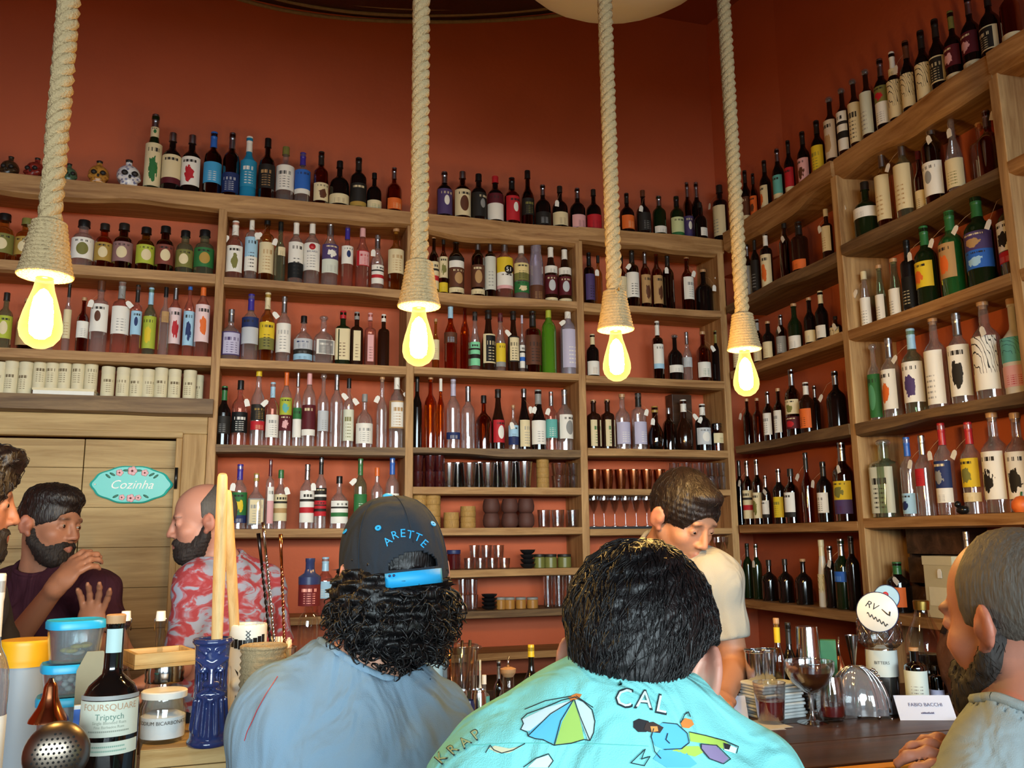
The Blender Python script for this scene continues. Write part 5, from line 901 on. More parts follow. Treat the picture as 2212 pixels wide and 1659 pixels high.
# straws in a glass
p, H = spot(604, 1.72, BZ, 1398, 1600); R = rpx(66, 1.72); o = thing('straw_glass', 'glass full of striped paper straws behind the woven pot', 'glass', p, 0); obj('glass_wall', tumb, g_clear, o, scale=(R, R, H)); obj('rim', tube([(R*math.cos(a), R*math.sin(a), H) for a in np.linspace(0, 2*pi, 25)], .0012, 5), g_clear, o); sp_ = p; sH = H; sR = R
for k in range(19):
    a = k*2.4; rr = R*.85*math.sqrt((k+.5)/19); col = ('white', 'red', 'green')[(0, 0, 1, 0, 2)[k % 5]]
    o = thing('paper_straw', '%s striped paper straw in the straw glass' % {'white': 'white', 'red': 'red', 'green': 'green'}[col], 'straw', (p[0]+rr*math.cos(a)*.8, p[1]+rr*math.sin(a)*.8, BZ+H*.09), 0, col+' paper straws'); L_ = H*.91+.012+.012*((k*7) % 5)/5
    st_ = obj('tube', lathe([(.0030, 0), (.0030, L_), (.002, L_), (.002, L_-.01)], 8, close=False), paint('white'), o)
    obj('stripe', tube([(.0031*math.cos(t), .0031*math.sin(t), L_*.35+L_*.65*t/40) for t in np.linspace(0, 39.8, 90)], .0008, 4), paint(col if col != 'white' else 'pink'), st_)
# bar spoons
for (xa, ya, xb, yb, m_, lab) in ((558, 1152, 632, 1400, 'd', 'dark twisted bar spoon, left of the three'), (568, 1128, 634, 1400, 's', 'bright steel twisted bar spoon, middle of the three'), (606, 1154, 648, 1400, 'c', 'copper twisted bar spoon, right of the three')):
    a = sp_+np.array([{'d': .012, 's': .016, 'c': .021}[m_], -.004, .022]); b = P(xa, ya, 1.72); v = b-a; L_ = np.linalg.norm(v); o = thing('bar_spoon', lab, 'bar spoon', a); m = {'d': mat('gunmetal', '#4a4340', .3, 1), 's': m_steel, 'c': m_copper}[m_]; t = v/L_; u = np.cross(t, [0, 1, 0]); u /= np.linalg.norm(u); w_ = np.cross(t, u); ms = []
    for s in range(2): ms.append(tube([t*(L_*.86*k/150)+.0017*(math.cos(k*.62+s*pi)*u+math.sin(k*.62+s*pi)*w_) for k in range(151)], .0017, 5))
    obj('twisted_shaft', joinm(ms), m, o); obj('end_rod', tube([v*.85, v*.93, v], [.0026, .0032, .004], 8), m, o); obj('spoon_bowl', ball(.011, 12, 8, (1, .35, 1.4), tuple(-t*.008)), m, o)
# bottle with maroon label and blue neck, and its neighbour
p, H = spot(667, 1.86, BZ, 1206, 1440); R = rpx(46, 1.86); o = thing('liquor_bottle', 'clear bottle with maroon label and blue neck beside the bar spoons', 'bottle', p, face(p))
obj('body', bottle_mesh('shoulder'), g_jar, o, scale=(R, R, H*.97)); z = lambda y: zof(p, 667, y); obj('label', label_mesh(85), labelmat('maroon', 'pink', 'txt'), o, (0, 0, z(1308)), scale=(R*1.02, R*1.02, z(1259)-z(1308))); obj('shoulder_foil', autosmooth(lathe([(R*1.05, z(1262)), (R*1.06, z(1246)), (R*.55, z(1238)), (R*.45, z(1230))], 18, close=False)), paint('navy', .3), o); obj('cap', autosmooth(lathe([(R*.44, z(1240)), (R*.42, z(1215)), (R*.46, z(1213)), (R*.46, H), (0, H)], 16)), paint('navy', .3), o)
p = onY(702, 1260, SF+.07); p[2] = 1.223; H = zat(p[:2], 702, 1207)-1.223; R = rpx(40, depth(p)); o = thing('liquor_bottle', 'bottle with pale neck band half hidden behind the curly-haired man', 'bottle', p, 0); make_bottle(o, 'std', 'p', R, H, W('sky', 'white', 'lines', .3, .6), '^sky', 0, 0)

# --- middle of the bar
def simple_bottle(px, d, yt, w, kind, g, lab, cap, label, tg=0, z0=BZ, yb=None):
    p, H = spot(px, d, z0, yt, yb); o = thing('liquor_bottle', label, 'bottle', p, face(p)); make_bottle(o, kind, g, rpx(w, d), H, lab, cap, tg, 0); return o, p, H
simple_bottle(938, 2.12, 1370, 36, 'wine', 'd', W('sky', 'teal', 'lines', .3, .75), '^dark', 'dark bottle with pale blue label right of the curly hair')
p, H = spot(992, 2.06, BZ, 1394, 1500); R = rpx(80, 2.06); o = thing('mixing_jug', 'clear glass mixing jug with bar tools on the bar', 'jug', p, face(p)); obj('jug_wall', autosmooth(lathe([(0, 0), (R*.85, 0), (R*.9, .01), (R, H), (R*.95, H), (R*.86, .016), (0, .014)], 28)), g_clear, o); obj('rim', tube([(R*math.cos(a), R*math.sin(a), H) for a in np.linspace(0, 2*pi, 29)], .0018, 6), g_clear, o); obj('spout', ball(.012, 10, 6, (1, 1, .5), (R*.95, -R*.3, H-.004)), g_clear, o)
for k, (dx, m) in enumerate(((-.02, m_copper), (.005, m_steel), (.02, paint('black')))): obj('bar_tool', tube([(dx*.5, 0, .02), (dx*1.3, .01, H*1.05)], .004, 7), m, o)
for px, yt, lab in ((940, 1442, 'black citrus squeezer lying by the glass jug'), (1063, 1497, 'small black rubber bung between the tins and dasher bottle')):
    p, H = spot(px, 1.84, BZ, yt, 1500); s = 1 if px < 1000 else .55; o = thing('citrus_squeezer' if s == 1 else 'rubber_bung', lab, 'bar tool', p, face(p)); obj('bowl', ball(.034*s, 18, 11, (1, 1, .8), (0, 0, .028*s)), paint('black', .3), o); obj('handle', tube([(.02*s, 0, .04*s), (.06*s, .02, .05*s), (.10*s, .03, .062*s)], .007*s, 8), paint('black', .3), o); obj('hinge', ball(.01*s, 10, 6, c=(-.03*s, 0, .045*s)), m_steel, o)
p, H = spot(962, 1.82, BZ, 1473, 1530); o = thing('ice_cube', 'pale translucent ice cube in front of the glass jug', 'ice', p, .4); obj('block', autosmooth(boxm(-.016, .016, -.016, .016, 0, .032, .005)), glass('ice', '#e4efef', .15, .2, .35, '#c9d6d6'), o); obj('frost', ball(.01, 8, 6, c=(0, 0, .031), squash=(1.2, 1.2, .2)), paint('white'), o)
p, H = spot(990, 1.80, BZ, 1491, 1560); R = rpx(40, 1.80); o = thing('shaker_jar', 'small glass jar with silver screw lid by the blue tins', 'jar', p, 0); obj('jar_wall', autosmooth(lathe([(0, 0), (R*.95, 0), (R, .006), (R, H*.72), (R*.9, H*.8), (0, H*.8)], 22)), g_jar, o); obj('screw_lid', autosmooth(lathe([(R*.95, H*.78), (R*.98, H*.84), (R*.94, H*.9), (R*.98, H*.96), (R*.94, H), (0, H)], 22)), m_steel, o); obj('spice', lathe([(0, .005), (R*.9, .006), (R*.9, H*.5), (0, H*.52)], 18), paint('tan'), o)
for px, yt, w, col, lab in ((1012, 1512, 28, 'blue', 'blue and white tin at the shoulder of the grey-blue t-shirt'), (1034, 1489, 34, 'silver', 'silver tin behind the blue and white tin')):
    p, H = spot(px, 1.82 if col == 'blue' else 1.88, BZ, yt, 1560); R = rpx(w, 1.82); o = thing('drink_tin', lab, 'tin', p, face(p)); obj('can', autosmooth(lathe([(R*.85, 0), (R, .008), (R, H-.01), (R*.85, H-.003), (R*.83, H), (R*.8, H-.004), (0, H-.004)], 24)), paint('navy', .25) if col == 'blue' else m_steel, o); obj('label', label_mesh(50), labelmat('white', 'navy', 'txt'), o, (0, 0, H*.2), scale=(R*1.01, R*1.01, H*.5)) if col == 'blue' else obj('rim', tube([(R*.9*math.cos(a), R*.9*math.sin(a), H-.003) for a in np.linspace(0, 2*pi, 25)], .0015, 5), m_steel, o)
p, H = spot(1098, 2.0, BZ, 1418, 1525); R = rpx(52, 2.0); o = thing('dasher_bottle', 'clear bitters dasher bottle with thin steel spout', 'bottle', p, 0); z = lambda y: zof(p, 1098, y)
obj('body', autosmooth(lathe([(0, 0), (R*.9, 0), (R, .008), (R, H*.42), (R*.72, H*.56), (R*.5, H*.64), (R*.5, H*.78), (R*.62, H*.79), (R*.62, H*.82), (0, H*.82)], 24)), g_jar, o); obj('cork', autosmooth(lathe([(R*.4, H*.75), (R*.62, H*.80), (R*.66, H*.85), (R*.3, H*.87), (0, H*.87)], 18)), paint('cork'), o); obj('spout', tube([(0, 0, H*.86), (0, 0, H*.93), (.002, 0, H)], [.004, .0025, .0018], 8), m_steel, o)
simple_bottle(1078, 2.05, 1432, 24, 'std', 'A', None, '^silver', 'small brown bottle with silver cap behind the dasher bottle')
o, p, H = simple_bottle(1148, 2.09, 1398, 34, 'wine', 'd', W('white', 'grey', 'lines', .02, .58, 88), 'yellow', 'paper-wrapped bitters bottle with yellow cap')
p, H = spot(1150, 1.95, BZ, 1460, 1500); o = thing('fine_strainer', 'black mesh fine strainer lying on the bar behind the turquoise shirt', 'strainer', p, face(p)); R = .034; obj('mesh_bowl', autosmooth(lathe([(R, .045), (R*.85, .025), (R*.5, .01), (0, .004)], 22, close=False)), mat('black_mesh', '#23282a', .5, .6), o); obj('rim', tube([(R*math.cos(a), R*math.sin(a), .045) for a in np.linspace(0, 2*pi, 27)], .002, 6), paint('dark', .3), o); obj('handle', tube([(R, 0, .045), (R+.05, .0, .046), (R+.1, .005, .05)], .003, 6), m_steel, o)
simple_bottle(1046, 1.98, 1462, 24, 'shoulder', 'c', W('teal', 'white', 'lines', .2, .7), 'white', 'small bottle with teal label between the jug and dasher bottle')
simple_bottle(1037, 2.08, 1430, 12, 'slim', 'w', None, 'cream', 'thin white dropper bottle behind the glass jug')

def place_card(px0, px1, ytop, ybot, lines, label, z0=BZ):
    a, b = onZ(px0, ybot, z0), onZ(px1, ybot, z0); c = (a+b)/2; w = np.linalg.norm((b-a)[:2]); an = math.atan2(b[1]-a[1], b[0]-a[0]); hh = .052; o = thing('place_card', label, 'place card', c, an)
    sl = math.atan2(.035, hh); V = [(-w/2, 0, 0), (w/2, 0, 0), (w/2, .035, hh), (-w/2, .035, hh), (-w/2, .07, 0), (w/2, .07, 0)]; V += [(x, y+.0006, z+.0006) for x, y, z in V]
    obj('folded_card', mesh(V, [(0, 1, 2, 3), (3, 2, 5, 4), (9, 8, 7, 6), (10, 11, 8, 9)], False), mat('card_white', '#cfd6ea', .6), o)
    for (t, s, f) in lines: me = textmesh(t, s) if t else mesh([v for k in range(9) for v in ((-s/2+s*k/9, -.0016, 0), (-s/2+s*(k+.75)/9, -.0016, 0), (-s/2+s*(k+.75)/9, .0016+.001*(k % 3), 0), (-s/2+s*k/9, .0016+.001*(k % 2), 0))], [(4*k, 4*k+1, 4*k+2, 4*k+3) for k in range(9)], False); obj('printed_name', me, mat('card_ink', '#5b5f86', .7), o, (w*.02, .035*f-.0012, hh*f+.0004), (pi/2-sl, 0, 0))
    return o
place_card(1085, 1190, 1535, 1585, [], 'blank white place card peeking out left of the turquoise shoulder')
place_card(1500, 1618, 1514, 1556, [('N. NICHOLLS', .0125, .62)], 'white place card between the turquoise collar and the napkins')
place_card(1945, 2068, 1505, 1556, [('FABIO BACCHI', .0125, .62), (None, .032, .28)], 'white printed place card at the right end of the bar')
a = onZ(1630, 1568, BZ+.001); o = thing('menu_sheets', 'loose white menu sheets on the bar in front of the red drinks', 'paper', (a[0]-.02, a[1], BZ+.0005), -.1)
for k, (dx, an) in enumerate(((0, 0), (.02, .16))): flat(obj('sheet', boxm(-.075+dx, .075+dx, -.05, .05, .0008*k, .0008*k+.0006), mat('sheet_paper', '#c8cbd0', .7), o, rot=(0, 0, an)))

# --- right end of the bar
a, b = onZ(1622, 1548, BZ), onZ(1738, 1558, BZ); c = (a+b)/2+np.array([.015, .035, 0]); Hn = zat(c[:2], 1680, 1470)-BZ
o = thing('napkin_stack', 'stack of folded white paper napkins behind the red drink', 'napkins', (c[0], c[1], BZ), .15)
for k in range(11): t = Hn/11; flat(obj('napkin', autosmooth(boxm(-.062+.002*math.sin(k*2), .062+.002*math.sin(k*3), -.05, .05, k*t, k*t+t*.9, .003)), mat('napkin_paper', '#cdd3d3', .9), o, (.003*math.sin(k*1.7)-.0012*k, .003*math.cos(k*2.3), 0), (0, 0, .05*math.sin(k*1.3))))
drink = glass('red_drink', '#a3242f', .05, .05, .6, '#8e1d28'); drink2 = glass('amber_red_drink', '#7d3a2a', .05, .05, .6, '#6b3024')
p = onZ(1666, 1562, BZ); d = depth(p); R = rpx(70, d); H = zat(p[:2], 1666, 1474)-BZ; o = thing('rocks_glass', 'tapered rocks glass with red drink in front of the napkins', 'glass', p, 0)
obj('glass_wall', autosmooth(lathe([(0, 0), (R*.76, 0), (R*.8, .006), (R, H), (R*.96, H), (R*.78, .01), (0, .01)], 32)), g_clear, o); obj('drink', autosmooth(lathe([(0, .011), (R*.77, .011), (R*.9, H*.56), (0, H*.56)], 30)), drink, o); obj('rim', tube([(R*.98*math.cos(a), R*.98*math.sin(a), H) for a in np.linspace(0, 2*pi, 33)], .0012, 6), g_clear, o)
p = onZ(1756, 1562, BZ); d = depth(p); H = zat(p[:2], 1744, 1428)-BZ; R = rpx(106, d); o = thing('coupe_glass', 'stemmed coupe glass with brown-red cocktail', 'glass', p, 0)
obj('foot_and_stem', autosmooth(lathe([(0, 0), (R*.62, 0), (R*.62, .002), (R*.15, .008), (R*.07, .02), (R*.06, H*.42), (R*.12, H*.46), (0, H*.47)], 30)), g_clear, o); obj('bowl', autosmooth(lathe([(R*.06, H*.46), (R*.35, H*.52), (R*.75, H*.66), (R*.98, H*.84), (R, H), (R*.97, H), (R*.95, H*.85), (R*.72, H*.68), (R*.3, H*.54), (0, H*.49)], 36)), g_clear, o); obj('drink', autosmooth(lathe([(0, H*.5), (R*.3, H*.545), (R*.71, H*.685), (R*.92, H*.84), (0, H*.84)], 34)), drink2, o); obj('rim', tube([(R*.985*math.cos(a), R*.985*math.sin(a), H) for a in np.linspace(0, 2*pi, 37)], .0012, 6), g_clear, o)
p = onZ(1797, 1556, BZ); d = depth(p); H = zat(p[:2], 1792, 1460)-BZ; R = rpx(64, d); o = thing('round_glass', 'small round glass with a little red drink beside the coupe', 'glass', p, 0)
obj('glass_wall', autosmooth(lathe([(0, 0), (R*.72, 0), (R*.9, H*.12), (R, H*.35), (R*.95, H*.65), (R*.78, H), (R*.75, H), (R*.9, H*.65), (R*.95, H*.35), (R*.7, .008), (0, .007)], 30)), g_clear, o); obj('drink', autosmooth(lathe([(0, .009), (R*.68, .01), (R*.86, H*.12), (R*.94, H*.36), (0, H*.36)], 28)), drink, o)
p = onZ(1856, 1546, BZ); d = depth(p); H = zat(p[:2], 1850, 1436)-BZ; R = rpx(130, d); o = thing('ribbed_glass_dome', 'ribbed glass shell dome with silver ribs and ball feet', 'glassware', p, face(p))
V, F = [], []; nu, nv = 48, 12
for j in range(nv+1):
    t = j/nv*pi/2*.98
    for i in range(nu): a = 2*pi*i/nu; r = R*math.cos(t)*(1+.05*math.cos(12*a)); V.append((r*math.cos(a), .7*r*math.sin(a), .008+H*.93*math.sin(t)))
for j in range(nv):
    for i in range(nu): F.append((j*nu+i, j*nu+(i+1) % nu, (j+1)*nu+(i+1) % nu, (j+1)*nu+i))
obj('glass_shell', mesh(V, F), glass('dome_glass', '#dfe3e6', .2, .06, .38, '#b4bac2'), o)
for s_, dx in ((1, .0), (1, .012), (1, .024), (-1, .0), (-1, .012), (-1, .024)): obj('silver_rib', tube([(s_*(R*.95-dx)*math.cos(t), -.7*R*.35-.004, .01+H*.93*math.sin(t)) for t in np.linspace(.05, 1.45, 14)], .0032, 6), m_steel, o)
for k in range(9): a = -2.2+k*.2; obj('bead', ball(.0045, 8, 6), m_steel, o, (R*.5+R*.06*k, -.02, H*.94-.0018*k*k))
for x in (-.6, .0, .6): obj('ball_foot', ball(.006, 10, 7, c=(x*R, -.45*R, .006)), m_steel, o)
# steel cups and shaker behind
for px, yt, w, d, up, lab in ((1632, 1404, 44, 2.35, 1, 'steel cup left of the yellow-necked bottle'), (1655, 1402, 40, 2.42, 1, 'steel cup behind another, beside the yellow-necked bottle'), (1745, 1353, 62, 2.26, -1, 'large steel shaker tin turned upside down behind the coupe')):
    p, H = spot(px, d, BZ, yt, 1450); R = rpx(w, d); o = thing('shaker_tin', lab, 'shaker', p, 0); k = obj('cup', tinm, m_steel, o, (0, 0, 0 if up > 0 else H), (0 if up > 0 else pi, 0, 0), (R, R, H)); obj('base_ring', tube([(R*1.0*math.cos(a), R*1.0*math.sin(a), H if up > 0 else .002) for a in np.linspace(0, 2*pi, 25)], .0016, 6), m_steel, o)
simple_bottle(1681, 2.26, 1341, 30, 'wine', 'y', W('yellow', 'olive', 'plain', .76, .93, 88), 'cork', 'small bottle with yellow neck wrap and cork', 0)
simple_bottle(1706, 2.3, 1350, 30, 'wine', 'd', None, '^dark', 'small dark bottle right of the yellow-necked bottle')
p, H = spot(1790, 2.3, BZ, 1382, 1450); o = thing('tea_carton', 'small green carton behind the ribbed glass dome', 'carton', p, face(p)); flat(obj('carton', boxm(-.02, .02, -.015, .015, 0, H, .001), mat('carton_green', '#3f7f55', .6, noise=.2, nscale=50), o)); obj('lettering', textmesh('Pao', .016), paint('dark'), o, (0, -.0155, H*.55), (pi/2, 0, 0))
p, H = spot(1812, 2.4, BZ, 1376, 1450); o = thing('copper_pourer', 'copper pour bottle with thin spout behind the ribbed dome', 'bottle', p, 0); R = .02; obj('body', autosmooth(lathe([(0, 0), (R, 0), (R, H*.45), (R*.5, H*.62), (R*.3, H*.7), (0, H*.7)], 18)), m_copper, o); obj('spout', tube([(0, 0, H*.68), (0, 0, H*.85), (.003, 0, H)], [.005, .003, .002], 8), m_steel, o)
p, H = spot(1842, 2.42, BZ, 1372, 1450); o = thing('jigger', 'hourglass steel jigger beside the copper pourer', 'jigger', p, 0); R = rpx(28, 2.42); obj('cups', autosmooth(lathe([(R*.9, 0), (R*.92, .002), (R*.25, H*.5), (R*.3, H*.53), (R, H), (R*.94, H), (R*.2, H*.56), (0, H*.56)], 22)), m_steel, o); obj('collar', tube([(R*.3*math.cos(a), R*.3*math.sin(a), H*.51) for a in np.linspace(0, 2*pi, 17)], .002, 6), m_copper, o)
# jars stacked with the round badge
p, H = spot(1908, 2.42, BZ, 1398, 1540); R = rpx(66, 2.42); o = thing('bitters_jar', 'white labelled glass jar marked bitters under the cut-glass bowl', 'jar', p, face(p)); H0 = H
obj('jar_wall', autosmooth(lathe([(0, 0), (R*.92, 0), (R, .01), (R, H*.9), (R*.93, H), (0, H)], 28)), g_jar, o); obj('contents', lathe([(0, .005), (R*.94, .006), (R*.94, H*.8), (0, H*.8)], 24), mat('jar_contents', '#343230', .4), o); z = lambda y: zof(p, 1908, y); obj('label', label_mesh(75), mat('jar_label', '#cdd6d2', .6), o, (0, 0, z(1458)), scale=(R*1.012, R*1.012, z(1402)-z(1458))); obj('lettering', wraptext('BITTERS', .0115, R*1.025, z(1428)), paint('dark'), o)
pc = np.array([p[0], p[1], BZ+H0+.001]); Hc = zat(p[:2], 1905, 1338)-pc[2]; Rc = rpx(92, 2.42); o = thing('cut_glass_bowl', 'diamond-cut glass bowl stacked on the bitters jar', 'bowl', pc, face(p)); obj('bowl_wall', autosmooth(lathe([(0, 0), (Rc*.75, 0), (Rc*.95, Hc*.15), (Rc, Hc*.5), (Rc*.98, Hc), (Rc*.93, Hc), (Rc*.9, Hc*.2), (0, Hc*.12)], 28)), g_clear, o)
for k in range(14):
    for s in (-1, 1): obj('cut_line', tube([(Rc*1.005*math.cos(a), Rc*1.005*math.sin(a), z_) for a, z_ in zip(np.linspace(k*.449, k*.449+s*.7, 6), np.linspace(Hc*.2, Hc*.92, 6))], .0011, 4), m_steel, o)
c = P(1895, 1322, 2.36); top = pc[2]+Hc
def badge(c, R, label, m, z0, extra):
    o = thing('round_badge', label, 'badge', (c[0], c[1], z0), face(c)); h = c[2]-z0
    obj('disc', autosmooth(lathe([(0, -.003), (R, -.003), (R, .003), (R*.96, .0045), (0, .0045)], 40)), m, o, (0, 0, h), (pi/2, 0, 0)); obj('disc_edge', tube([(R*math.cos(a), 0, h+R*math.sin(a)) for a in np.linspace(0, 2*pi, 41)], .0022, 6), paint('navy'), o); extra(o, h); return o
def ex1(o, h):
    for t, s, x, z_, r in (('RV', .026, -.014, .017, -.45),): obj('lettering', textmesh(t, s, shear=.2), paint('dark'), o, (x, -.0052, h+z_), (pi/2, r*-1, 0))
    obj('painted_scribble', tube([(-.026+.05*t, -.0055, h-.004-.032*t+.0045*math.sin(t*34)) for t in np.linspace(0, 1, 60)], .0011, 5), paint('dark'), o)
    obj('painted_tick', tube([(.012, -.0055, h+.008), (.024, -.0055, h-.004), (.03, -.0055, h-.008), (.032, -.0055, h+.002)], [.001, .0018, .0028, .002], 6), paint('dark'), o); obj('stem', boxm(-.006, .006, .004, .01, -.012, h), m_steel, o)
badge(c, rpx(82, 2.36), 'white round badge with dark script above the cut-glass bowl', paint('white', .4), top-.0, ex1)
c2_ = P(1915, 1290, 2.52)
def ex2(o, h): obj('red_spot', lathe([(0, 0), (.008, 0), (.008, .001), (0, .001)], 16), paint('red'), o, (-.002, -.005, h+.008), (pi/2, 0, 0)); obj('stem', boxm(-.006, .006, .004, .012, 0, h), paint('dark'), o)
badge(c2_, rpx(50, 2.52), 'small pale blue round badge with red spot behind the white badge', paint('sky'), BZ, ex2)
p, H = spot(1998, 2.5, BZ, 1297, 1500); R = rpx(80, 2.5); o = thing('gold_cap_bottle', 'large clear bottle with gold cap beside the round badge', 'bottle', p, face(p)); obj('body', autosmooth(lathe([(0, 0), (R*.94, 0), (R, .01), (R, H*.5), (R*.9, H*.62), (R*.45, H*.82), (R*.36, H*.88), (R*.36, H*.93), (0, H*.93)], 30)), g_jar, o); obj('liquor', lathe([(0, .006), (R*.95, .008), (R*.95, H*.42), (0, H*.42)], 26), mat('dark_liquor', '#1c1512', .15), o); obj('cap', autosmooth(lathe([(R*.4, H*.9), (R*.42, H*.99), (R*.38, H), (0, H)], 20)), mat('gold_cap', '#b89a52', .3, 1), o)
p, H = spot(1978, 2.34, BZ, 1402, 1510); R = rpx(46, 2.34); o = thing('tincture_bottle', 'small bottle with large white label behind the printed place card', 'bottle', p, face(p)); make_bottle(o, 'shoulder', 'A', R, H, W('#cfd8d0', 'grey', 'lines', .03, .62, 80), 'cork', 0, 0)
simple_bottle(2026, 2.4, 1440, 30, 'shoulder', 'A', W('lilac', 'white', 'lines', .0, .3), 'dark', 'small dark bottle right of the white-labelled tincture bottle')
# leather bag on the bar end
p = np.array([*P(2110, 1400, 2.35)[:2], BZ]); o = thing('leather_bag', 'brown leather bag standing behind the bearded man', 'bag', p, face(p)); Hb = zat(p[:2], 2090, 1330)-BZ
obj('bag_body', sdmesh(lambda q: smax(ell(q, (0, 0, Hb*.48), (.10, .06, Hb*.58))+wob(q, .006, .06, 3), -q[:, 2], .01), (-.14, -.09, -.01), (.14, .09, Hb*1.2), .007), mat('leather_brown', '#4a2a18', .65, noise=.2, nscale=20, bump=.2, bscale=120), o); obj('strap', tube([(-.08, -.03, Hb*.8), (-.05, -.04, Hb*1.1), (.05, -.04, Hb*1.1), (.08, -.03, Hb*.8)], .007, 8), mat('leather_dark', '#2c1a10', .5), o); obj('buckle', boxm(-.012, .012, -.066, -.058, Hb*.5, Hb*.62), mat('brass_socket', '#8a6a35', .35, 1), o)
# phone cable
a = onZ(2135, 1562, BZ+.004); o = thing('charging_cable', 'white charging cable with black plug running off the bar edge', 'cable', a)
pts = [np.array([0, 0, 0]), np.array([.03, .0, .004]), np.array([.06, -.03, .006]), np.array([.085, -.12, .002]), np.array([.09, -.3, -.0]), np.array([.09, -.42, -.09]), np.array([.085, -.43, -.3])]
obj('cord', tube(pts, .0022, 7), paint('white'), o); obj('plug', tube([(-.06, .004, .001), (0, 0, 0)], [.007, .006], 8), paint('black'), o); obj('plug_tip', tube([(0, 0, 0), (.02, 0, .002)], .004, 8), paint('white'), o)
# bar stools for the seated people
for (pv, lab) in ((dn(P(760, 1700, 1.22), .80), 'bar stool under the man in the dark cap'), (dn(P(1330, 1900, .80), .78), 'bar stool under the man in the turquoise shirt'), (dn(P(2290, 1900, 1.0), .80), 'bar stool under the bearded man at the right')):
    o = thing('bar_stool', lab, 'stool', (pv[0], pv[1], 0), 0, 'bar stools'); zt = pv[2]-.125; obj('seat', autosmooth(lathe([(0, zt-.035), (.16, zt-.035), (.17, zt-.02), (.165, zt), (0, zt+.002)], 28)), w_lid, o)
    for k in range(4): an = pi/4+k*pi/2; obj('leg', tube([(.11*math.cos(an), .11*math.sin(an), zt-.034), (.19*math.cos(an), .19*math.sin(an), .0)], .014, 8), w_dark, o)
    obj('foot_ring', tube([(.168*math.cos(t), .168*math.sin(t), .2) for t in np.linspace(0, 2*pi, 33)], .008, 6), m_steel, o)
# ================================================================== PEOPLE
def headframe(h, nod=0, roll=0):
    h, nod, roll = map(math.radians, (h, nod, roll))
    f = np.array([math.sin(h), math.cos(h), 0]); r = np.array([math.cos(h), -math.sin(h), 0]); u = np.array([0, 0, 1.])
    f2 = f*math.cos(nod)-u*math.sin(nod); u2 = u*math.cos(nod)+f*math.sin(nod)
    r3 = r*math.cos(roll)+u2*math.sin(roll); u3 = u2*math.cos(roll)-r*math.sin(roll)
    return np.stack([r3, f2, u3], 1).astype(np.float32)          # columns: right, forward, up
EYE = [.0045]
def head_d(q, jaw=1., smile=0., fine=True):
    d = ell(q, (0, -.012, .035), (.076, .098, .088))
    d = smin(d, ell(q, (0, .026, -.045), (.058*jaw, .066, .076)), .03)
    d = smin(d, ell(q, (0, .06, -.103), (.026*jaw, .024, .02)), .025)
    for s in (-1, 1):
        d = smin(d, cone(q, (s*.052*jaw, -.002, -.05), (s*.024*jaw, .058, -.1), .02, .017), .02)
        d = smin(d, ell(q, (s*.042, .053, -.03), (.021, .024, .02)), .025)
    if fine:
        d = smin(d, cone(q, (-.036, .082, .02), (.036, .082, .02), .0095, .0095), .014)
        for s in (-1, 1): d = smax(d, -ell(q, (s*.032, .1, .0), (.019, .019, .0125)), .012)
        d = smin(d, cone(q, (0, .087, .012), (0, .106, -.034), .0075, .0105), .008)
        for s in (-1, 1):
            d = smin(d, ell(q, (s*.0125, .095, -.038), (.0085, .011, .0075)), .006)
            d = smin(d, ell(q, (s*.032, .0785, -.001), (.0145, .0125, .0115)), .003)
            d = smax(d, -ell(q, (s*.032, .0935, -.0015), (.012, .011, EYE[0])), .002)
        sm = .006*smile
        for s in (-1, 1):
            d = smin(d, cone(q, (0, .0945, -.066), (s*(.02+sm), .085, -.067+sm), .0052, .003), .005)
            d = smin(d, cone(q, (0, .0935, -.0775), (s*(.017+sm), .085, -.074+sm), .0062, .003), .005)
            d = smax(d, -cone(q, (0, .1015, -.0715), (s*(.022+sm), .089, -.0705+sm), .0016, .0014), .003)
        # ears
        for s in (-1, 1):
            RE = [[math.cos(.55), -s*math.sin(.55), 0], [s*math.sin(.55), math.cos(.55), 0], [0, 0, 1]]; e = ell(q, (s*.087, -.014, -.006), (.0078, .0195, .0315), RE); e = smax(e, -ell(q, (s*(.087+.0085*math.cos(.55)), -.012+.0085*math.sin(.55), -.005), (.0065, .0115, .0195), RE), .004); e = smin(e, ell(q, (s*.079, -.002, -.035), (.008, .009, .01)), .006); e = smin(e, cone(q, (s*.074, -.004, .0), (s*.08, -.008, -.01), .012, .014), .008)
            d = smin(d, e, .005)
    return d
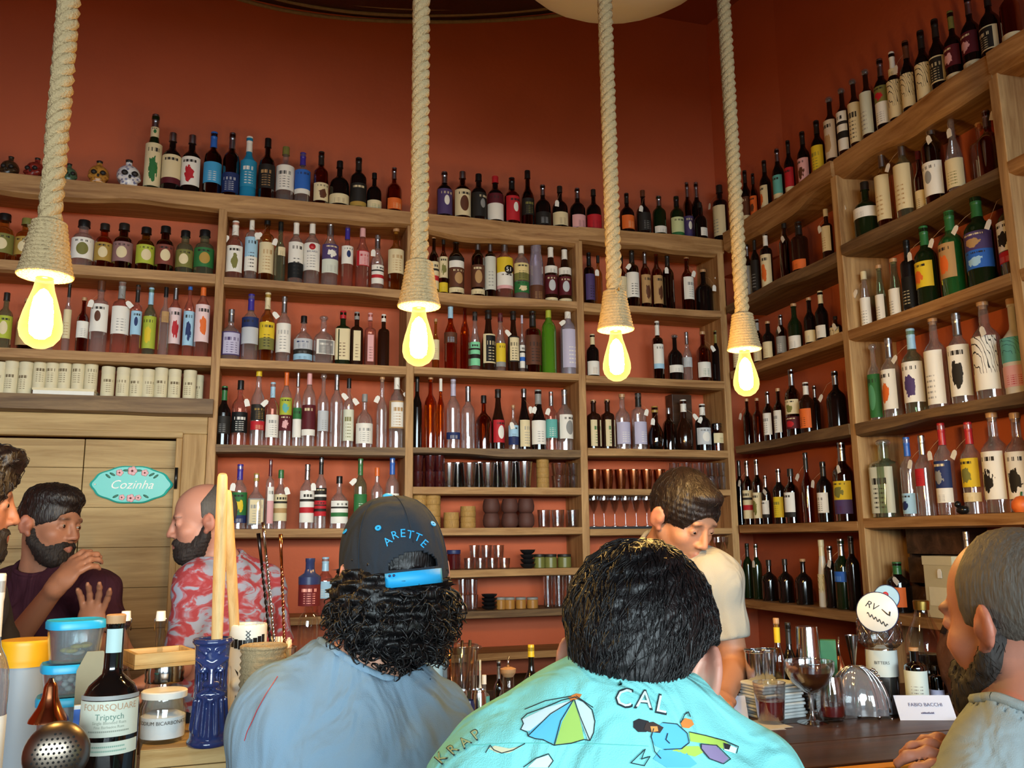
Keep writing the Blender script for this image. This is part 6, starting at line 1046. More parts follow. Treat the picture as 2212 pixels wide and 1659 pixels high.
def hand_d(p, w, d, n, curl=.5, spread=.012, s=1., thumb=1, fl=(.066, .074, .069, .054)):
    """w wrist, d along the hand, n palm normal; returns distance to palm and five bent fingers"""
    w, d, n = np.array(w, float), np.array(d, float), np.array(n, float); d /= np.linalg.norm(d); n = n-d*(n@d); n /= np.linalg.norm(n); sd = np.cross(d, n)*thumb
    R = np.stack([sd, d, n], 1); D = ell(p, w+d*.048*s, (.040*s, .052*s, .0155*s), R); D = smin(D, cone(p, w, w+d*.03*s, .024*s, .026*s), .02)
    for k in range(4):
        o = (1.5-k)*.0195; a = w+d*(.088-.004*abs(k-1.2))*s+sd*o*s; ang = 0; dirv = d+sd*(1.5-k)*spread*6; dirv /= np.linalg.norm(dirv); L = fl[k]*s; r0 = .0092*s
        for seg, fr in enumerate((.45, .32, .23)):
            ang += curl*(.5, .75, .6)[seg]; v = dirv*math.cos(ang)+n*math.sin(ang); b = a+v*L*fr*1.12; D = smin(D, cone(p, a, b, r0, r0*.9), .007); a = b; r0 *= .9
    a = w+d*.025*s+sd*.034*s+n*.008*s; v = d*.6+sd*.75+n*(.25+.3*curl); v /= np.linalg.norm(v); b = a+v*.042*s; v2 = d*.85+sd*.3+n*(.3+.5*curl); v2 /= np.linalg.norm(v2)
    return smin(smin(D, cone(p, a-v*.02*s, b, .0135*s, .0105*s), .012), cone(p, b, b+v2*.032*s, .0105*s, .0085*s), .006)
def near(p, c, r, r0, fn):
    c = np.array(c, np.float32); d = np.sqrt(((p-c)**2).sum(1)); m = d < r; out = d-r0
    if m.any(): out[m] = fn(p[m])
    return out
def skincol(base, C, R, lips='#9a5a50', beard=None, bden=0., brow='#1d1512', scalp=None, sden=0.):
    b = np.array(srgb(base)[:3]); lp = np.array(srgb(lips)[:3]); br = np.array(srgb(brow)[:3])
    def f(v):
        q = (v-C)@R; c = np.tile(b, (len(v), 1)); x, y, z = q.T
        head = (np.linalg.norm(q, axis=1) < .16)
        def mixin(m, col):
            nonlocal c
            m = np.clip(m, 0, 1)[:, None]*head[:, None]; c = c*(1-m)+col*m
        red = np.array(srgb('#b5664f')[:3])
        mixin(.2*np.exp(-(((np.abs(x)-.042)/.02)**2+((z+.03)/.02)**2)-np.maximum(0, .03-y)*60), red); mixin(.2*np.exp(-((x/.016)**2+((z+.036)/.014)**2))*(y > .085), red); mixin(.5*((np.abs(x) > .078)), red)
        if sden: mixin(sden*np.clip((.085-y+.9*z)/.03, 0, 1)*np.clip((z+.02+.5*(y+.03).clip(0))/.02, 0, 1)*(np.abs(x) < .0785), np.array(srgb(scalp)[:3]))
        if bden: mixin(bden*np.clip((bline(x, y)-z+.006)/.012, 0, 1)*np.clip((y+.03)/.02, 0, 1)*(np.hypot(x/2.4, z+.071) > .008)*(z > -.16), np.array(srgb(beard or brow)[:3]))
        mixin(.85*np.exp(-(((np.abs(x)-.032)/.017)**2)**2-((z-.021+.12*(np.abs(x)-.032))/.0045)**2)*(y > .07), br)
        mixin(.75*(np.exp(-((np.hypot(x/1.9, z+.071))/.0095)**4))*(y > .082), lp)
        return c
    return f
m_hairb = None
def hairmat(key, c, rough=.42, scale=90):
    if key in _mats: return _mats[key]
    m, N, L, B = newmat(key); B.inputs['Roughness'].default_value = rough; B.inputs['Specular IOR Level'].default_value = .45
    tc = N.new('ShaderNodeTexCoord'); mp = N.new('ShaderNodeMapping'); mp.inputs['Scale'].default_value = (3, 3, .5); L.new(tc.outputs['Object'], mp.inputs[0]); nz = N.new('ShaderNodeTexNoise'); nz.inputs['Scale'].default_value = scale; nz.inputs['Detail'].default_value = 5; L.new(mp.outputs[0], nz.inputs[0])
    cr = N.new('ShaderNodeMixRGB'); b = srgb(c); cr.inputs[1].default_value = tuple(v*.55 for v in b[:3])+(1,); cr.inputs[2].default_value = tuple(min(1, v*1.6) for v in b[:3])+(1,); L.new(nz.outputs[0], cr.inputs[0]); L.new(cr.outputs[0], B.inputs['Base Color'])
    bp = N.new('ShaderNodeBump'); bp.inputs['Strength'].default_value = .6; bp.inputs['Distance'].default_value = .004; L.new(nz.outputs[0], bp.inputs['Height']); L.new(bp.outputs[0], B.inputs['Normal']); return m
def cloth(key, c, rough=.85, noise=.05, scale=8):
    if key in _mats: return _mats[key]
    m = mat(key, c, rough, noise=noise, nscale=scale, bump=.25, bscale=700, spec=.15); N, L = m.node_tree.nodes, m.node_tree.links; B = N['Principled BSDF']
    tc = N.new('ShaderNodeTexCoord'); mp = N.new('ShaderNodeMapping'); mp.inputs['Rotation'].default_value = (.3, .7, .4); mp.inputs['Scale'].default_value = (2.2, 2.2, .8); L.new(tc.outputs['Object'], mp.inputs[0])
    nz = N.new('ShaderNodeTexNoise'); nz.inputs['Scale'].default_value = 5.; nz.inputs['Detail'].default_value = 2.; nz.inputs['Distortion'].default_value = 1.4; L.new(mp.outputs[0], nz.inputs['Vector'])
    bp = N.new('ShaderNodeBump'); bp.inputs['Strength'].default_value = .55; bp.inputs['Distance'].default_value = .035; L.new(nz.outputs['Fac'], bp.inputs['Height']); old = B.inputs['Normal'].links[0].from_node; L.new(bp.outputs[0], old.inputs['Normal']); return m
def bvh_of(o): return BVHTree.FromPolygons([o.matrix_world @ v.co for v in o.data.vertices], [tuple(p.vertices) for p in o.data.polygons])
def person(label, C, heading, nod, roll, skin, shirt, neck, sh, chest, pelvis, arms, hair, knees=None, res=.0055, beard=None, collar=.012, sleeve=.55, brow='#1d1512', smile=0., jaw=1., bden=0., sden=0., scalp=None, trouser='#22262e', chestr=(.17, .11, .2), shoulder_r=.072, eye=.0045, shirt_fn=None, colr='#8a4a44', wr=.004, rootxy=None, neckr=.056):
    """sh: two shoulder points; arms: list of (shoulder index, elbow, wrist or None, hand direction, palm normal, curl, thumb side)"""
    EYE[0] = eye; C = np.array(C); neck, chest, pelvis = map(np.array, (neck, chest, pelvis)); sh = [np.array(s) for s in sh]; R = headframe(heading, nod, roll)
    base = np.array([pelvis[0], pelvis[1], 0.]) if rootxy is None else np.array([*rootxy, 0.])
    root = thing('person', label, 'person', base)
    nt = C+R@np.array([0, -.022, -.05]); ax = sh[1]-sh[0]; ax /= np.linalg.norm(ax); fwd = np.cross([0, 0, 1.], ax); fwd /= np.linalg.norm(fwd); upv = chest-pelvis; upv /= np.linalg.norm(upv); fw2 = np.cross(upv, ax); fw2 /= np.linalg.norm(fw2)
    TR = np.stack([ax, fw2, np.cross(ax, fw2)], 1)
    def torso(p, e=0.):
        d = cone(p, sh[0], sh[1], shoulder_r+e, shoulder_r+e); d = smin(d, ell(p, chest, np.array(chestr)+e, TR), .06)
        d = smin(d, cone(p, neck, (sh[0]+sh[1])/2*.5+chest*.5, .06+e, .1+e), .07)
        d = smin(d, cone(p, neck+(nt-neck)*.05, sh[0]*.75+neck*.25, .045+e, .055+e), .05); d = smin(d, cone(p, neck+(nt-neck)*.05, sh[1]*.75+neck*.25, .045+e, .055+e), .05)
        d = smin(d, ell(p, (chest+pelvis)/2, (chestr[0]*.9+e, chestr[1]*.95+e, np.linalg.norm(chest-pelvis)*.55), TR), .08); return smin(d, ell(p, pelvis, (.155+e, .115+e, .11+e), TR), .06)
    def body(p):
        d = near(p, C, .2, .135, lambda x: head_d((x-C)@R, jaw, smile)); d = smin(d, cone(p, nt, neck, neckr, neckr+.006), .022); d = smin(d, torso(p, -.014), .03)
        for a in arms:
            d = smin(d, cone(p, sh[a[0]], a[1], .046, .038), .02)
            if a[2] is not None: d = smin(d, cone(p, a[1], a[2], .039, .026), .012); hc = np.array(a[2])+np.array(a[3])/np.linalg.norm(a[3])*.08; d = smin(d, near(p, hc, .17, .11, lambda x: hand_d(x, a[2], a[3], a[4], a[5], thumb=a[6], spread=a[7] if len(a) > 7 else .012)), .012)
        return d
    pts = [C, neck, chest, *sh]+[a[1] for a in arms]+[x for a in arms if a[2] is not None for x in (a[2], np.array(a[2])+np.array(a[3])/np.linalg.norm(a[3])*.2)]
    lo = np.min(pts, 0)-.17; hi = np.max(pts, 0)+.17; lo[2] = max(pelvis[2]-.05, min([chest[2]-.02]+[a[1][2]-.06 for a in arms]+[a[2][2]-.14 for a in arms if a[2] is not None]))
    ob = obj('body', sdmesh(body, lo, hi, res, base, skincol(skin, C, R, colr, beard, bden, brow, scalp, sden)), colmat('skin', .5, .4, .06), root)
    def shirtd(p):
        d = torso(p, .004)
        for a in arms:
            e = sh[a[0]]+(np.array(a[1])-sh[a[0]])*min(1, sleeve); d = smin(d, cone(p, sh[a[0]], e, .062, .056), .03)
            if sleeve > 1.2 and a[2] is not None: d = smin(d, cone(p, a[1], np.array(a[1])+(np.array(a[2])-a[1])*.85, .054, .042), .02)
        if shirt_fn: d = shirt_fn(p, d)
        d = d+wob(p, wr, .11, int(abs(C[0])*999) % 1000)
        for a in arms:
            if sleeve <= 1.:
                v = np.array(a[1])-sh[a[0]]; L = np.linalg.norm(v); v = v/L; t = (p-sh[a[0]])@v.astype(np.float32); far = cone(p, sh[a[0]]+v*L*sleeve, np.array(a[1])+v*.1, .075, .075); d = smax(d, -np.maximum(far, L*sleeve-t), .006)
        if collar is not None: d = smax(d, -cone(p, nt, neck+(neck-nt)*.25, neckr+.012, neckr+.016+collar*.3), .008)
        if collar is not None:
            nv = (nt-neck); nv = nv/np.linalg.norm(nv); reg = np.maximum(.022-(p-neck)@nv.astype(np.float32), cone(p, nt, neck, .088, .088)); d = smax(d, -reg, .01)
        return smax(d, (pelvis[2]-.06)-p[:, 2], .01)
    lo2 = np.min([neck, chest, *sh]+[a[1] for a in arms], 0)-.2; hi2 = np.max([neck, chest, *sh]+[a[1] for a in arms], 0)+.2; lo2[2] = pelvis[2]-.09
    so = obj('shirt', sdmesh(shirtd, lo2, hi2, max(res, .006), base), shirt, root)
    if collar is not None:
        nv = (nt-neck)/np.linalg.norm(nt-neck); c0 = neck+nv*.012; u = np.cross(nv, [0, 1., .2]); u /= np.linalg.norm(u); w = np.cross(nv, u); bvs = BVHTree.FromPolygons([v.co+Vector(base) for v in so.data.vertices], [tuple(p_.vertices) for p_ in so.data.polygons]); ring = []
        for a in np.linspace(0, 2*pi, 49):
            dr = math.cos(a)*u+math.sin(a)*w; h = bvs.find_nearest(Vector(c0+dr*(neckr+.024)+nv*.02)); ring.append(np.array(h[0])-base)
        for _ in range(4): ring = [(ring[i-1 if i else -2]+2*ring[i]+ring[i+1 if i < 48 else 1])/4 for i in range(49)]
        obj('collar_rib', tube(ring, .0075, 8, False), shirt, so)
    # trousers and shoes
    kn = knees or [pelvis+np.array([ax[0]*s*.1, ax[1]*s*.1, -.42]) for s in (-1, 1)]
    hp = [pelvis+ax*s*.085 for s in (-1, 1)]; an = [np.array([k[0], k[1], .09]) if not knees else np.array([k[0], k[1], max(.14, k[2]-.44)])-fwd*.0 for k in kn]
    def legs(p):
        d = ell(p, pelvis, (.165, .125, .115), TR)
        for i in (0, 1): d = smin(d, cone(p, hp[i], kn[i], .088, .062), .05); d = smin(d, cone(p, kn[i], an[i], .06, .045), .02)
        return smax(d, p[:, 2]-(pelvis[2]+.06), .01)
    P3 = np.array([pelvis, *kn, *an]); tro = obj('trousers', sdmesh(legs, P3.min(0)-.2, P3.max(0)+.16, .014, base), cloth('cloth_'+trouser, trouser), root)
    for i in (0, 1):
        a = an[i]; obj('shoe', ball(1, 14, 9, (.05, .13, .05)), paint('dark', .5), root, tuple(a+fwd*.05-np.array([0, 0, .04])-base), (0, 0, math.atan2(-fwd[0], fwd[1])))
    # hair pieces
    for (nm, fn, m, h) in hair:
        r = .19; lo3, hi3 = C-r-.06, C+r
        obj(nm, sdmesh(lambda p: fn((p-C)@R), lo3, hi3, h, base), m, root)
    for s in (-1, 1):
        e = obj('eye', ball(.0120, 12, 8), mat('eye_white', '#8d847c', .2), root, tuple(C+R@np.array([s*.032, .0765, -.001])-base))
        obj('iris', ball(.0072, 10, 6, (1, 1, 1)), mat('iris_brown', '#20120a', .1), e, tuple(R@np.array([0, .0062, -.0012])))
    bpy.context.view_layer.update()
    return root, base, R, C, ob, so
def cran(q, tx, ty, tz, c=(0, -.012, .035)): return ell(q, c, (.076+tx, .098+ty, .088+tz))
def hairline(q, d, front=.062, top=.055, nape=-.06, side=-.012, k=.012, ear=.0):
    x, y, z = q[:, 0], q[:, 1], q[:, 2]
    zmin = nape+(side-nape)*np.clip((y+.06)/.075, 0, 1); d = smax(d, zmin-z, k)
    face = ell(q, (0, .105, -.03), (.066, .07, top+.03)); return smax(d, -face, .008)
def bline(x, y): return np.interp(y, [-.02, .0, .02, .05, .07, .085, .1], [.012, -.004, -.042, -.066, -.062, -.052, -.05])
def beard_fn(t=.007, up=-.03, seed=3):
    def f(q):
        x, y, z = q.T; zm = bline(x, y)+.0025*np.sin(y*900+x*400)
        fade = np.minimum(np.clip((zm-z)/.022, -1.2, 1), np.clip((y+.022+.15*(z+.05))/.018, -1.2, 1))
        lip = np.clip((np.hypot((x)/2.6, z+.0715)-.0062)/.004, -1.5, 1); fade = np.where((lip < 1) & (y > .07), np.minimum(fade, lip), fade); nos = np.clip((np.hypot(x/1.3, (z+.036))-.016)/.006, -1.5, 1); fade = np.where((nos < 1) & (y > .07), np.minimum(fade, nos), fade)
        d = smin(head_d(q, 1.0, 0, False), cone(q, (-.02, .087, -.06), (.02, .087, -.06), .006, .006), .01)
        return d-np.where(fade > 0, t*fade*(1+.5*np.clip((-.09-z)/.03, 0, 1)), .012*fade)+wob(q, .0022, .011, seed)+wob(q, .001, .005, seed+1)
    return f
def strands(root, base, bo, n, L, r, m, crown, seed, keep, lift=.004, curl=0., name='hair_strands'):
    rs = np.random.RandomState(seed); me = bo.data; nv = len(me.vertices); co = np.empty(nv*3); no = np.empty(nv*3); me.vertices.foreach_get('co', co); me.vertices.foreach_get('normal', no); co = co.reshape(-1, 3); no = no.reshape(-1, 3)
    ok = np.argwhere(keep(co+base)).ravel(); V, F = [], []; bv = BVHTree.FromPolygons([Vector(c) for c in co], [tuple(q.vertices) for q in me.polygons])
    for i in rs.choice(ok, n):
        p, nn = co[i], no[i]; t = p-crown; t = t-nn*(t@nn); t = t/(np.linalg.norm(t)+1e-9); s = np.cross(nn, t); l = L*rs.uniform(.6, 1.2); ph = rs.uniform(0, 6.3); dv = t*math.cos(.25*rs.normal())+s*.3*rs.normal(); K = 7 if curl else 6; path = []
        for k in range(K):
            u = k/(K-1)
            if curl: a = u*4.6*rs.uniform(.8, 1.2); path.append(p+nn*(lift+curl*.55*math.sin(a))+t*(curl*(1-math.cos(a)))+s*curl*.8*math.sin(a+ph)+dv*l*.3*u)
            else:
                if k == 0: path.append(p-nn*.001); cp = p
                else: h = bv.find_nearest(Vector(cp+dv*l/(K-1))); cp = np.array(h[0]); nh = np.array(h[1]); path.append(cp+nh*(lift*math.sin(pi*min(1, u*1.05))-.0004)); dv = dv-nh*(dv@nh); dv = dv/(np.linalg.norm(dv)+1e-9)
        v2, f2 = tube_vf(path, [r*(1-.75*k/(K-1)) for k in range(K)], 4 if curl else 3, False); o = len(V); V += v2; F += [tuple(j+o for j in q) for q in f2]
    ob = obj(name, mesh(V, F), m, root); ob['kind'] = 'stuff'; return ob
# ---- printing on cloth: flat shapes in photo coordinates laid on the real surface
def decal(name, polys, bvh, parent, base, m, off=.0015, maxlen=10.):
    bm = bmesh.new()
    for poly in polys:
        try: f = bm.faces.new([bm.verts.new((x, y, 0)) for x, y in poly])
        except ValueError: continue
    bmesh.ops.triangulate(bm, faces=bm.faces)
    for _ in range(5):
        e = [e for e in bm.edges if e.calc_length() > maxlen]
        if not e: break
        bmesh.ops.subdivide_edges(bm, edges=e, cuts=1); bmesh.ops.triangulate(bm, faces=[f for f in bm.faces if len(f.verts) > 3])
    dead = []
    for v in bm.verts:
        r = ray(v.co.x, v.co.y); r = r/np.linalg.norm(r); h = bvh.ray_cast(Vector(CAM), Vector(r))
        if h[0] is None: dead.append(v); continue
        v.co = h[0]+h[1]*off*(1 if h[1].dot(Vector(r)) < 0 else -1)-Vector(base)
    bmesh.ops.delete(bm, geom=dead, context='VERTS')
    me = bpy.data.meshes.new('print'); bm.to_mesh(me); bm.free(); me.polygons.foreach_set('use_smooth', [True]*len(me.polygons)); return obj(name, me, m, parent)
def stroke(pts, w, closed=False):
    pts = [np.array(p, float) for p in pts]
    if closed: pts = pts+[pts[0]]
    out = []
    for a, b in zip(pts[:-1], pts[1:]):
        d = b-a; L = np.linalg.norm(d)
        if L < .1: continue
        d /= L; n = np.array([-d[1], d[0]])*w/2; a2, b2 = a-d*w*.3, b+d*w*.3; out.append([a2+n, b2+n, b2-n, a2-n])
    return out
def pxtext(s, size, x, y, rot=0, squash=1.):
    me = textmesh(s, size, res=2); c, sn = math.cos(math.radians(rot)), math.sin(math.radians(rot)); out = []
    for p in me.polygons:
        out.append([(x+squash*c*me.vertices[i].co.x-sn*me.vertices[i].co.y, y-(squash*sn*me.vertices[i].co.x+c*me.vertices[i].co.y)) for i in p.vertices])
    return out
def mid(*p): return np.mean([np.array(q) for q in p], 0)

# ------------------------------------------------------------------ man in the backward-facing dark cap
hb = hairmat('hair_black', '#0d0b0c'); hbr = hairmat('hair_brown', '#1c1310'); hgr = hairmat('hair_grey', '#4a4642', .6)
C1 = P(846, 1238, 1.5)
def curly(q):
    d = smin(ell(q, (-.012, -.022, -.035), (.094, .095, .075)), ell(q, (-.012, -.055, -.078), (.086, .058, .066)), .03)+wob(q, .012, .04, 5, True)+wob(q, .006, .018, 9)
    d = smax(d, q[:, 2]-(.012+.024*np.clip((np.abs(q[:, 0])-.055)/.02, 0, 1)), .01); d = smin(d, smax(cran(q, .004, .005, .004), q[:, 2]-.075, .01), .008); d = smax(d, -ell(q, (0, .12, -.03), (.075, .09, .12)), .01); return d
p1 = person('man seen from behind in grey-blue t-shirt and dark cap with blue strap', C1, -10, 4, 4, '#c08f78', cloth('tee_greyblue', '#7d98ad'), P(768, 1462, 1.43), (P(602, 1552, 1.38), P(930, 1588, 1.44)), P(765, 1690, 1.36), dn(P(760, 1700, 1.22), .80),
    [(0, P(560, 1790, 1.36), dn(P(700, 1700, 1.62), 1.14), (.4, 1, .0), (0, 0, -1), .5, 1), (1, P(985, 1800, 1.46), dn(P(880, 1700, 1.66), 1.14), (-.3, 1, .0), (0, 0, -1), .5, -1)],
    [('curly_hair', curly, hb, .0055)], knees=[dn(P(700, 1700, 1.22), .80)+np.array([-.06, .38, -.02]), dn(P(820, 1700, 1.22), .80)+np.array([.06, .38, -.02])], sleeve=.75, chestr=(.185, .115, .21), colr='#a06a5a', wr=.005, shoulder_r=.07)
root, base, R, C, ob, so = p1
hairo = [o for o in root.children if o.name.startswith('curly_hair')][0]
strands(root, base, hairo, 1100, .022, .0021, hb, C-base+R@np.array([0, -.02, .1]), 3, lambda w: ((w-C)@R)[:, 2] < -.034, .0, .0085, 'hair_curls')
# cap in head coordinates
def caploc(th, v, e=0.):
    rr = (1-v**2.7)**(1/2.3); a, b = .0895+e, .116+e
    return np.array([a*rr*math.sin(th), -.010-b*rr*math.cos(th), -.02+.012*(1-math.cos(th))*(1-v)+(.152+e)*v])
NT, NV = 128, 44; V, F = [], []
for e in (0., -.0025):
    for j in range(NV+1):
        for i in range(NT): V.append(C+R@caploc(2*pi*i/NT, (j/NV)**.8, e)-base)
def hole(i, j):
    th = 2*pi*(i+.5)/NT; th = th-2*pi if th > pi else th; v = ((j+.5)/NV)**.8; return (th/.50)**2+((v-.16)/.17)**2 < 1 and v > .16
W0 = (NV+1)*NT
for j in range(NV):
    for i in range(NT):
        if hole(i, j): continue
        a, b, c, d = j*NT+i, j*NT+(i+1) % NT, (j+1)*NT+(i+1) % NT, (j+1)*NT+i; F.append((a, b, c, d)); F.append((W0+d, W0+c, W0+b, W0+a))
m_cap = cloth('cap_twill', '#2a3038', .9); m_cyan = mat('cap_blue', '#1f9ed8', .55)
cap = obj('cap', mesh(V, F), m_cap, root)
capb = BVHTree.FromPolygons([Vector(np.array(v)+base) for v in V[:W0]], [f for f in F if max(f) < W0])
obj('button', ball(.0095, 14, 8, (1, 1, .55)), m_cyan, cap, tuple(C+R@caploc(0, 1.0)-base))
for k in range(6):
    th = k*pi/3; obj('panel_seam', tube([C+R@caploc(th, v, .0006)-base for v in np.linspace(.42 if k == 0 else .02, .98, 14)], .0009, 5), m_cap, cap)
for th in (-pi/6-.12, pi/6+.12, -pi/2, pi/2):
    c = C+R@caploc(th, .60, .001)-base; nrm = (c+base-C); q = Vector(nrm).to_track_quat('Z', 'Y'); o = obj('eyelet', autosmooth(lathe([(.0018, 0), (.0052, 0), (.0052, .0015), (.0018, .0015)], 14, close=False)), m_cyan, cap, tuple(c)); o.rotation_mode = 'QUATERNION'; o.rotation_quaternion = q
V, F = [], []
for e in (.003, .0):
    for zz in (-.004, .019):
        for th in np.linspace(-.55, .55, 17):
            p = caploc(th, max(0., zz+.004)/.152*.8, e+.001); p[2] = -.02+zz; V.append(C+R@p-base)
for i in range(16):
    F += [(i, i+1, 18+i, 17+i), (34+i+1, 34+i, 51+i, 51+i+1), (17+i, 18+i, 52+i, 51+i), (i+1, i, 34+i, 35+i)]
F += [(0, 17, 51, 34), (16, 50, 67, 33)]
stp = obj('snap_strap', mesh(V, F), m_cyan, cap)
for th in (-.47, -.40): p = caploc(th, .1, .0045); obj('snap_hole', ball(.0022, 8, 5), paint('navy'), stp) .location = tuple(C+R@np.array([p[0], p[1], -.005])-base)
V, F = [], []; nb = 14
for e in (0, -.003):
    for j in range(6):
        u = j/5
        for i in range(nb+1):
            th = pi+(-1+2*i/nb)*1.25; p = caploc(th, .0); ext = .086*u*math.cos((th-pi)*1.05)**.6; V.append(C+R@(p+np.array([0, ext, e-.012*u-.35*(p[0]*(1+.2*u))**2*8]))-base)
n1 = nb+1
for j in range(5):
    for i in range(nb): a = j*n1+i; F.append((a, a+1, a+n1+1, a+n1)); b = a+6*n1; F.append((b+n1, b+n1+1, b+1, b))
for i in range(nb): a = 5*n1+i; F.append((a, a+1, a+1+6*n1, a+6*n1))
obj('brim', mesh(V, F), m_cap, cap)
for ch, x, y, r in (('A', 838, 1170, 40), ('R', 853, 1157, 18), ('E', 870, 1153, 2), ('T', 886, 1156, -9), ('T', 902, 1162, -23), ('E', 915, 1175, -41)):
    decal('embroidered_letter', pxtext(ch, 25, x, y, r), capb, cap, base, m_cyan, .0012, 6)
sb = bvh_of(so)
decal('red_stitch', stroke([(600, 1462), (575, 1500), (556, 1535), (545, 1560), (535, 1580), (529, 1600)], 1.5), sb, so, base, paint('red'), .001)

# ------------------------------------------------------------------ man in the turquoise printed shirt
C2 = P(1385, 1432, 1.04)
def straight(q):
    x, y, z = q.T
    d = cran(q, .014, .016, .02)+.019*np.clip((.04-z)/.06, 0, 1)*np.clip((np.abs(x)-.03)/.03, 0, 1)+wob(q, .003, .03, 4, True)+wob(q, .002, .012, 8); d = smin(d, ell(q, (0, -.075, -.005), (.064, .045, .072)), .03)
    zmin = np.where(y < -.03, -.066+.5*np.abs(x), -.066+.5*np.abs(x)+1.2*(y+.03)); d = smax(d, zmin-z, .008)
    for s in (-1, 1): d = smax(d, -ell(q, (s*.086, -.008, -.022), (.03, .036, .046)), .006)
    return smax(d, -ell(q, (0, .115, -.04), (.068, .07, .09)), .01)
def collar2(p, d):
    nv = P(1372, 1440, 1.0)-P(1350, 1560, .97); nv = nv/np.linalg.norm(nv); a = P(1352, 1560, .965)
    t = (p-a.astype(np.float32))@nv.astype(np.float32); ring = cone(p, a-nv*.03, a+nv*.06, .078, .069)
    tilt = ((p-a.astype(np.float32))@_r2.astype(np.float32)); ring = smax(ring, t-(.034-.26*tilt), .006); ring = smin(ring, smax(cone(p, a-nv*.03, a+nv*.06, .085, .079), t-(.014-.26*tilt), .006), .004)
    return smin(d, ring, .012)
def cutneck2(p): return cone(p, P(1385, 1420, 1.02), P(1350, 1560, .965), .062, .064)
p2 = person('man seen from behind in turquoise shirt printed with umbrellas and scooters', C2, 36, 16, -2, '#c99a88', cloth('shirt_turquoise', '#86dede', scale=5), P(1350, 1575, .97), (P(1075, 1742, .94), P(1610, 1742, .98)), P(1335, 1850, .93), dn(P(1330, 1900, .80), .78),
    [(0, P(985, 1990, .98), P(1090, 1900, 1.25), (.3, 1, .1), (0, 0, -1), .5, 1), (1, P(1740, 1990, 1.02), P(1640, 1900, 1.28), (-.3, 1, .1), (0, 0, -1), .5, -1)],
    [('black_hair', straight, hb, .0042)], knees=[dn(P(1250, 1900, .80), .78)+np.array([-.02, .40, -.02]), dn(P(1410, 1900, .80), .78)+np.array([.1, .38, -.02])], sleeve=.8, chestr=(.185, .13, .20), shirt_fn=lambda p, d: smax(collar2(p, d), -cutneck2(p), .004), collar=None, res=.0045, wr=.004, shoulder_r=.075)
root, base, R, C, ob, so = p2
ho = [o for o in root.children if o.name.startswith('black_hair')][0]
strands(root, base, ho, 1600, .05, .0010, hb, C-base+R@np.array([.01, -.04, .135]), 5, lambda w: (((w-C)@R)[:, 1] < .08) & (((w-C)@R)[:, 2] > -.03) & (np.linalg.norm(((w-C)@R)*np.array([0, 1, 1])-np.array([0, -.006, -.018]), axis=1) > .035), .0025)
sb = bvh_of(so); ink = mat('print_ink', '#20313a', .85)
def pr(polys, c, off=.0012): decal('print', polys, sb, so, base, mat('print_'+c, PAL.get(c, c), .85), off)
umb = [(1243, 1508), (1215, 1515), (1180, 1530), (1140, 1545), (1128, 1556), (1132, 1566), (1126, 1578), (1140, 1584), (1142, 1592), (1158, 1598), (1174, 1600), (1198, 1612), (1235, 1608), (1262, 1600), (1275, 1602), (1283, 1585), (1286, 1560), (1280, 1535), (1262, 1518)]
pr([[(1243, 1512), (1180, 1530), (1128, 1556), (1132, 1566), (1126, 1578), (1145, 1580), (1190, 1545)]], '#cfe6ea'); pr([[(1240, 1514), (1190, 1545), (1145, 1580), (1142, 1592), (1174, 1600), (1198, 1607), (1215, 1560)]], '#5fc4ea'); pr([[(1240, 1514), (1215, 1560), (1200, 1610), (1245, 1604), (1262, 1598), (1252, 1550)]], '#a6d268'); pr([[(1243, 1512), (1252, 1550), (1270, 1600), (1275, 1602), (1283, 1585), (1286, 1560), (1278, 1535), (1262, 1518)]], '#c9ece6')
pr([[(1228, 1508), (1246, 1500), (1258, 1502), (1252, 1512), (1234, 1516)]], '#d07a35', .002)
pr(stroke(umb, 2.2, True)+stroke([(1240, 1514), (1190, 1545), (1142, 1592)], 2)+stroke([(1240, 1514), (1212, 1560), (1198, 1612)], 2)+stroke([(1242, 1514), (1254, 1550), (1275, 1602)], 2)+stroke([(1246, 1506), (1282, 1530)], 2), '#1d2c33', .0022)
pr(stroke([(1135, 1535), (1180, 1516), (1235, 1506)], 2), '#1d2c33', .002)
for t, x, y, r in (('C', 1348, 1512, -3), ('A', 1391, 1515, -6), ('L', 1428, 1525, -12)):
    pr(pxtext(t, 62, x, y, r), '#1d2c33', .0015); pr(pxtext(t, 50, x, y, r), '#d9f3ee', .0023)
pr([[(1268, 1440), (1285, 1437), (1310, 1436), (1325, 1446), (1308, 1444), (1312, 1452), (1296, 1446), (1298, 1455), (1284, 1446)]], '#b05a9a')
pr(stroke([(1266, 1441), (1284, 1447), (1298, 1456), (1297, 1447), (1313, 1453), (1309, 1445), (1326, 1447)], 2), '#1d2c33', .002)
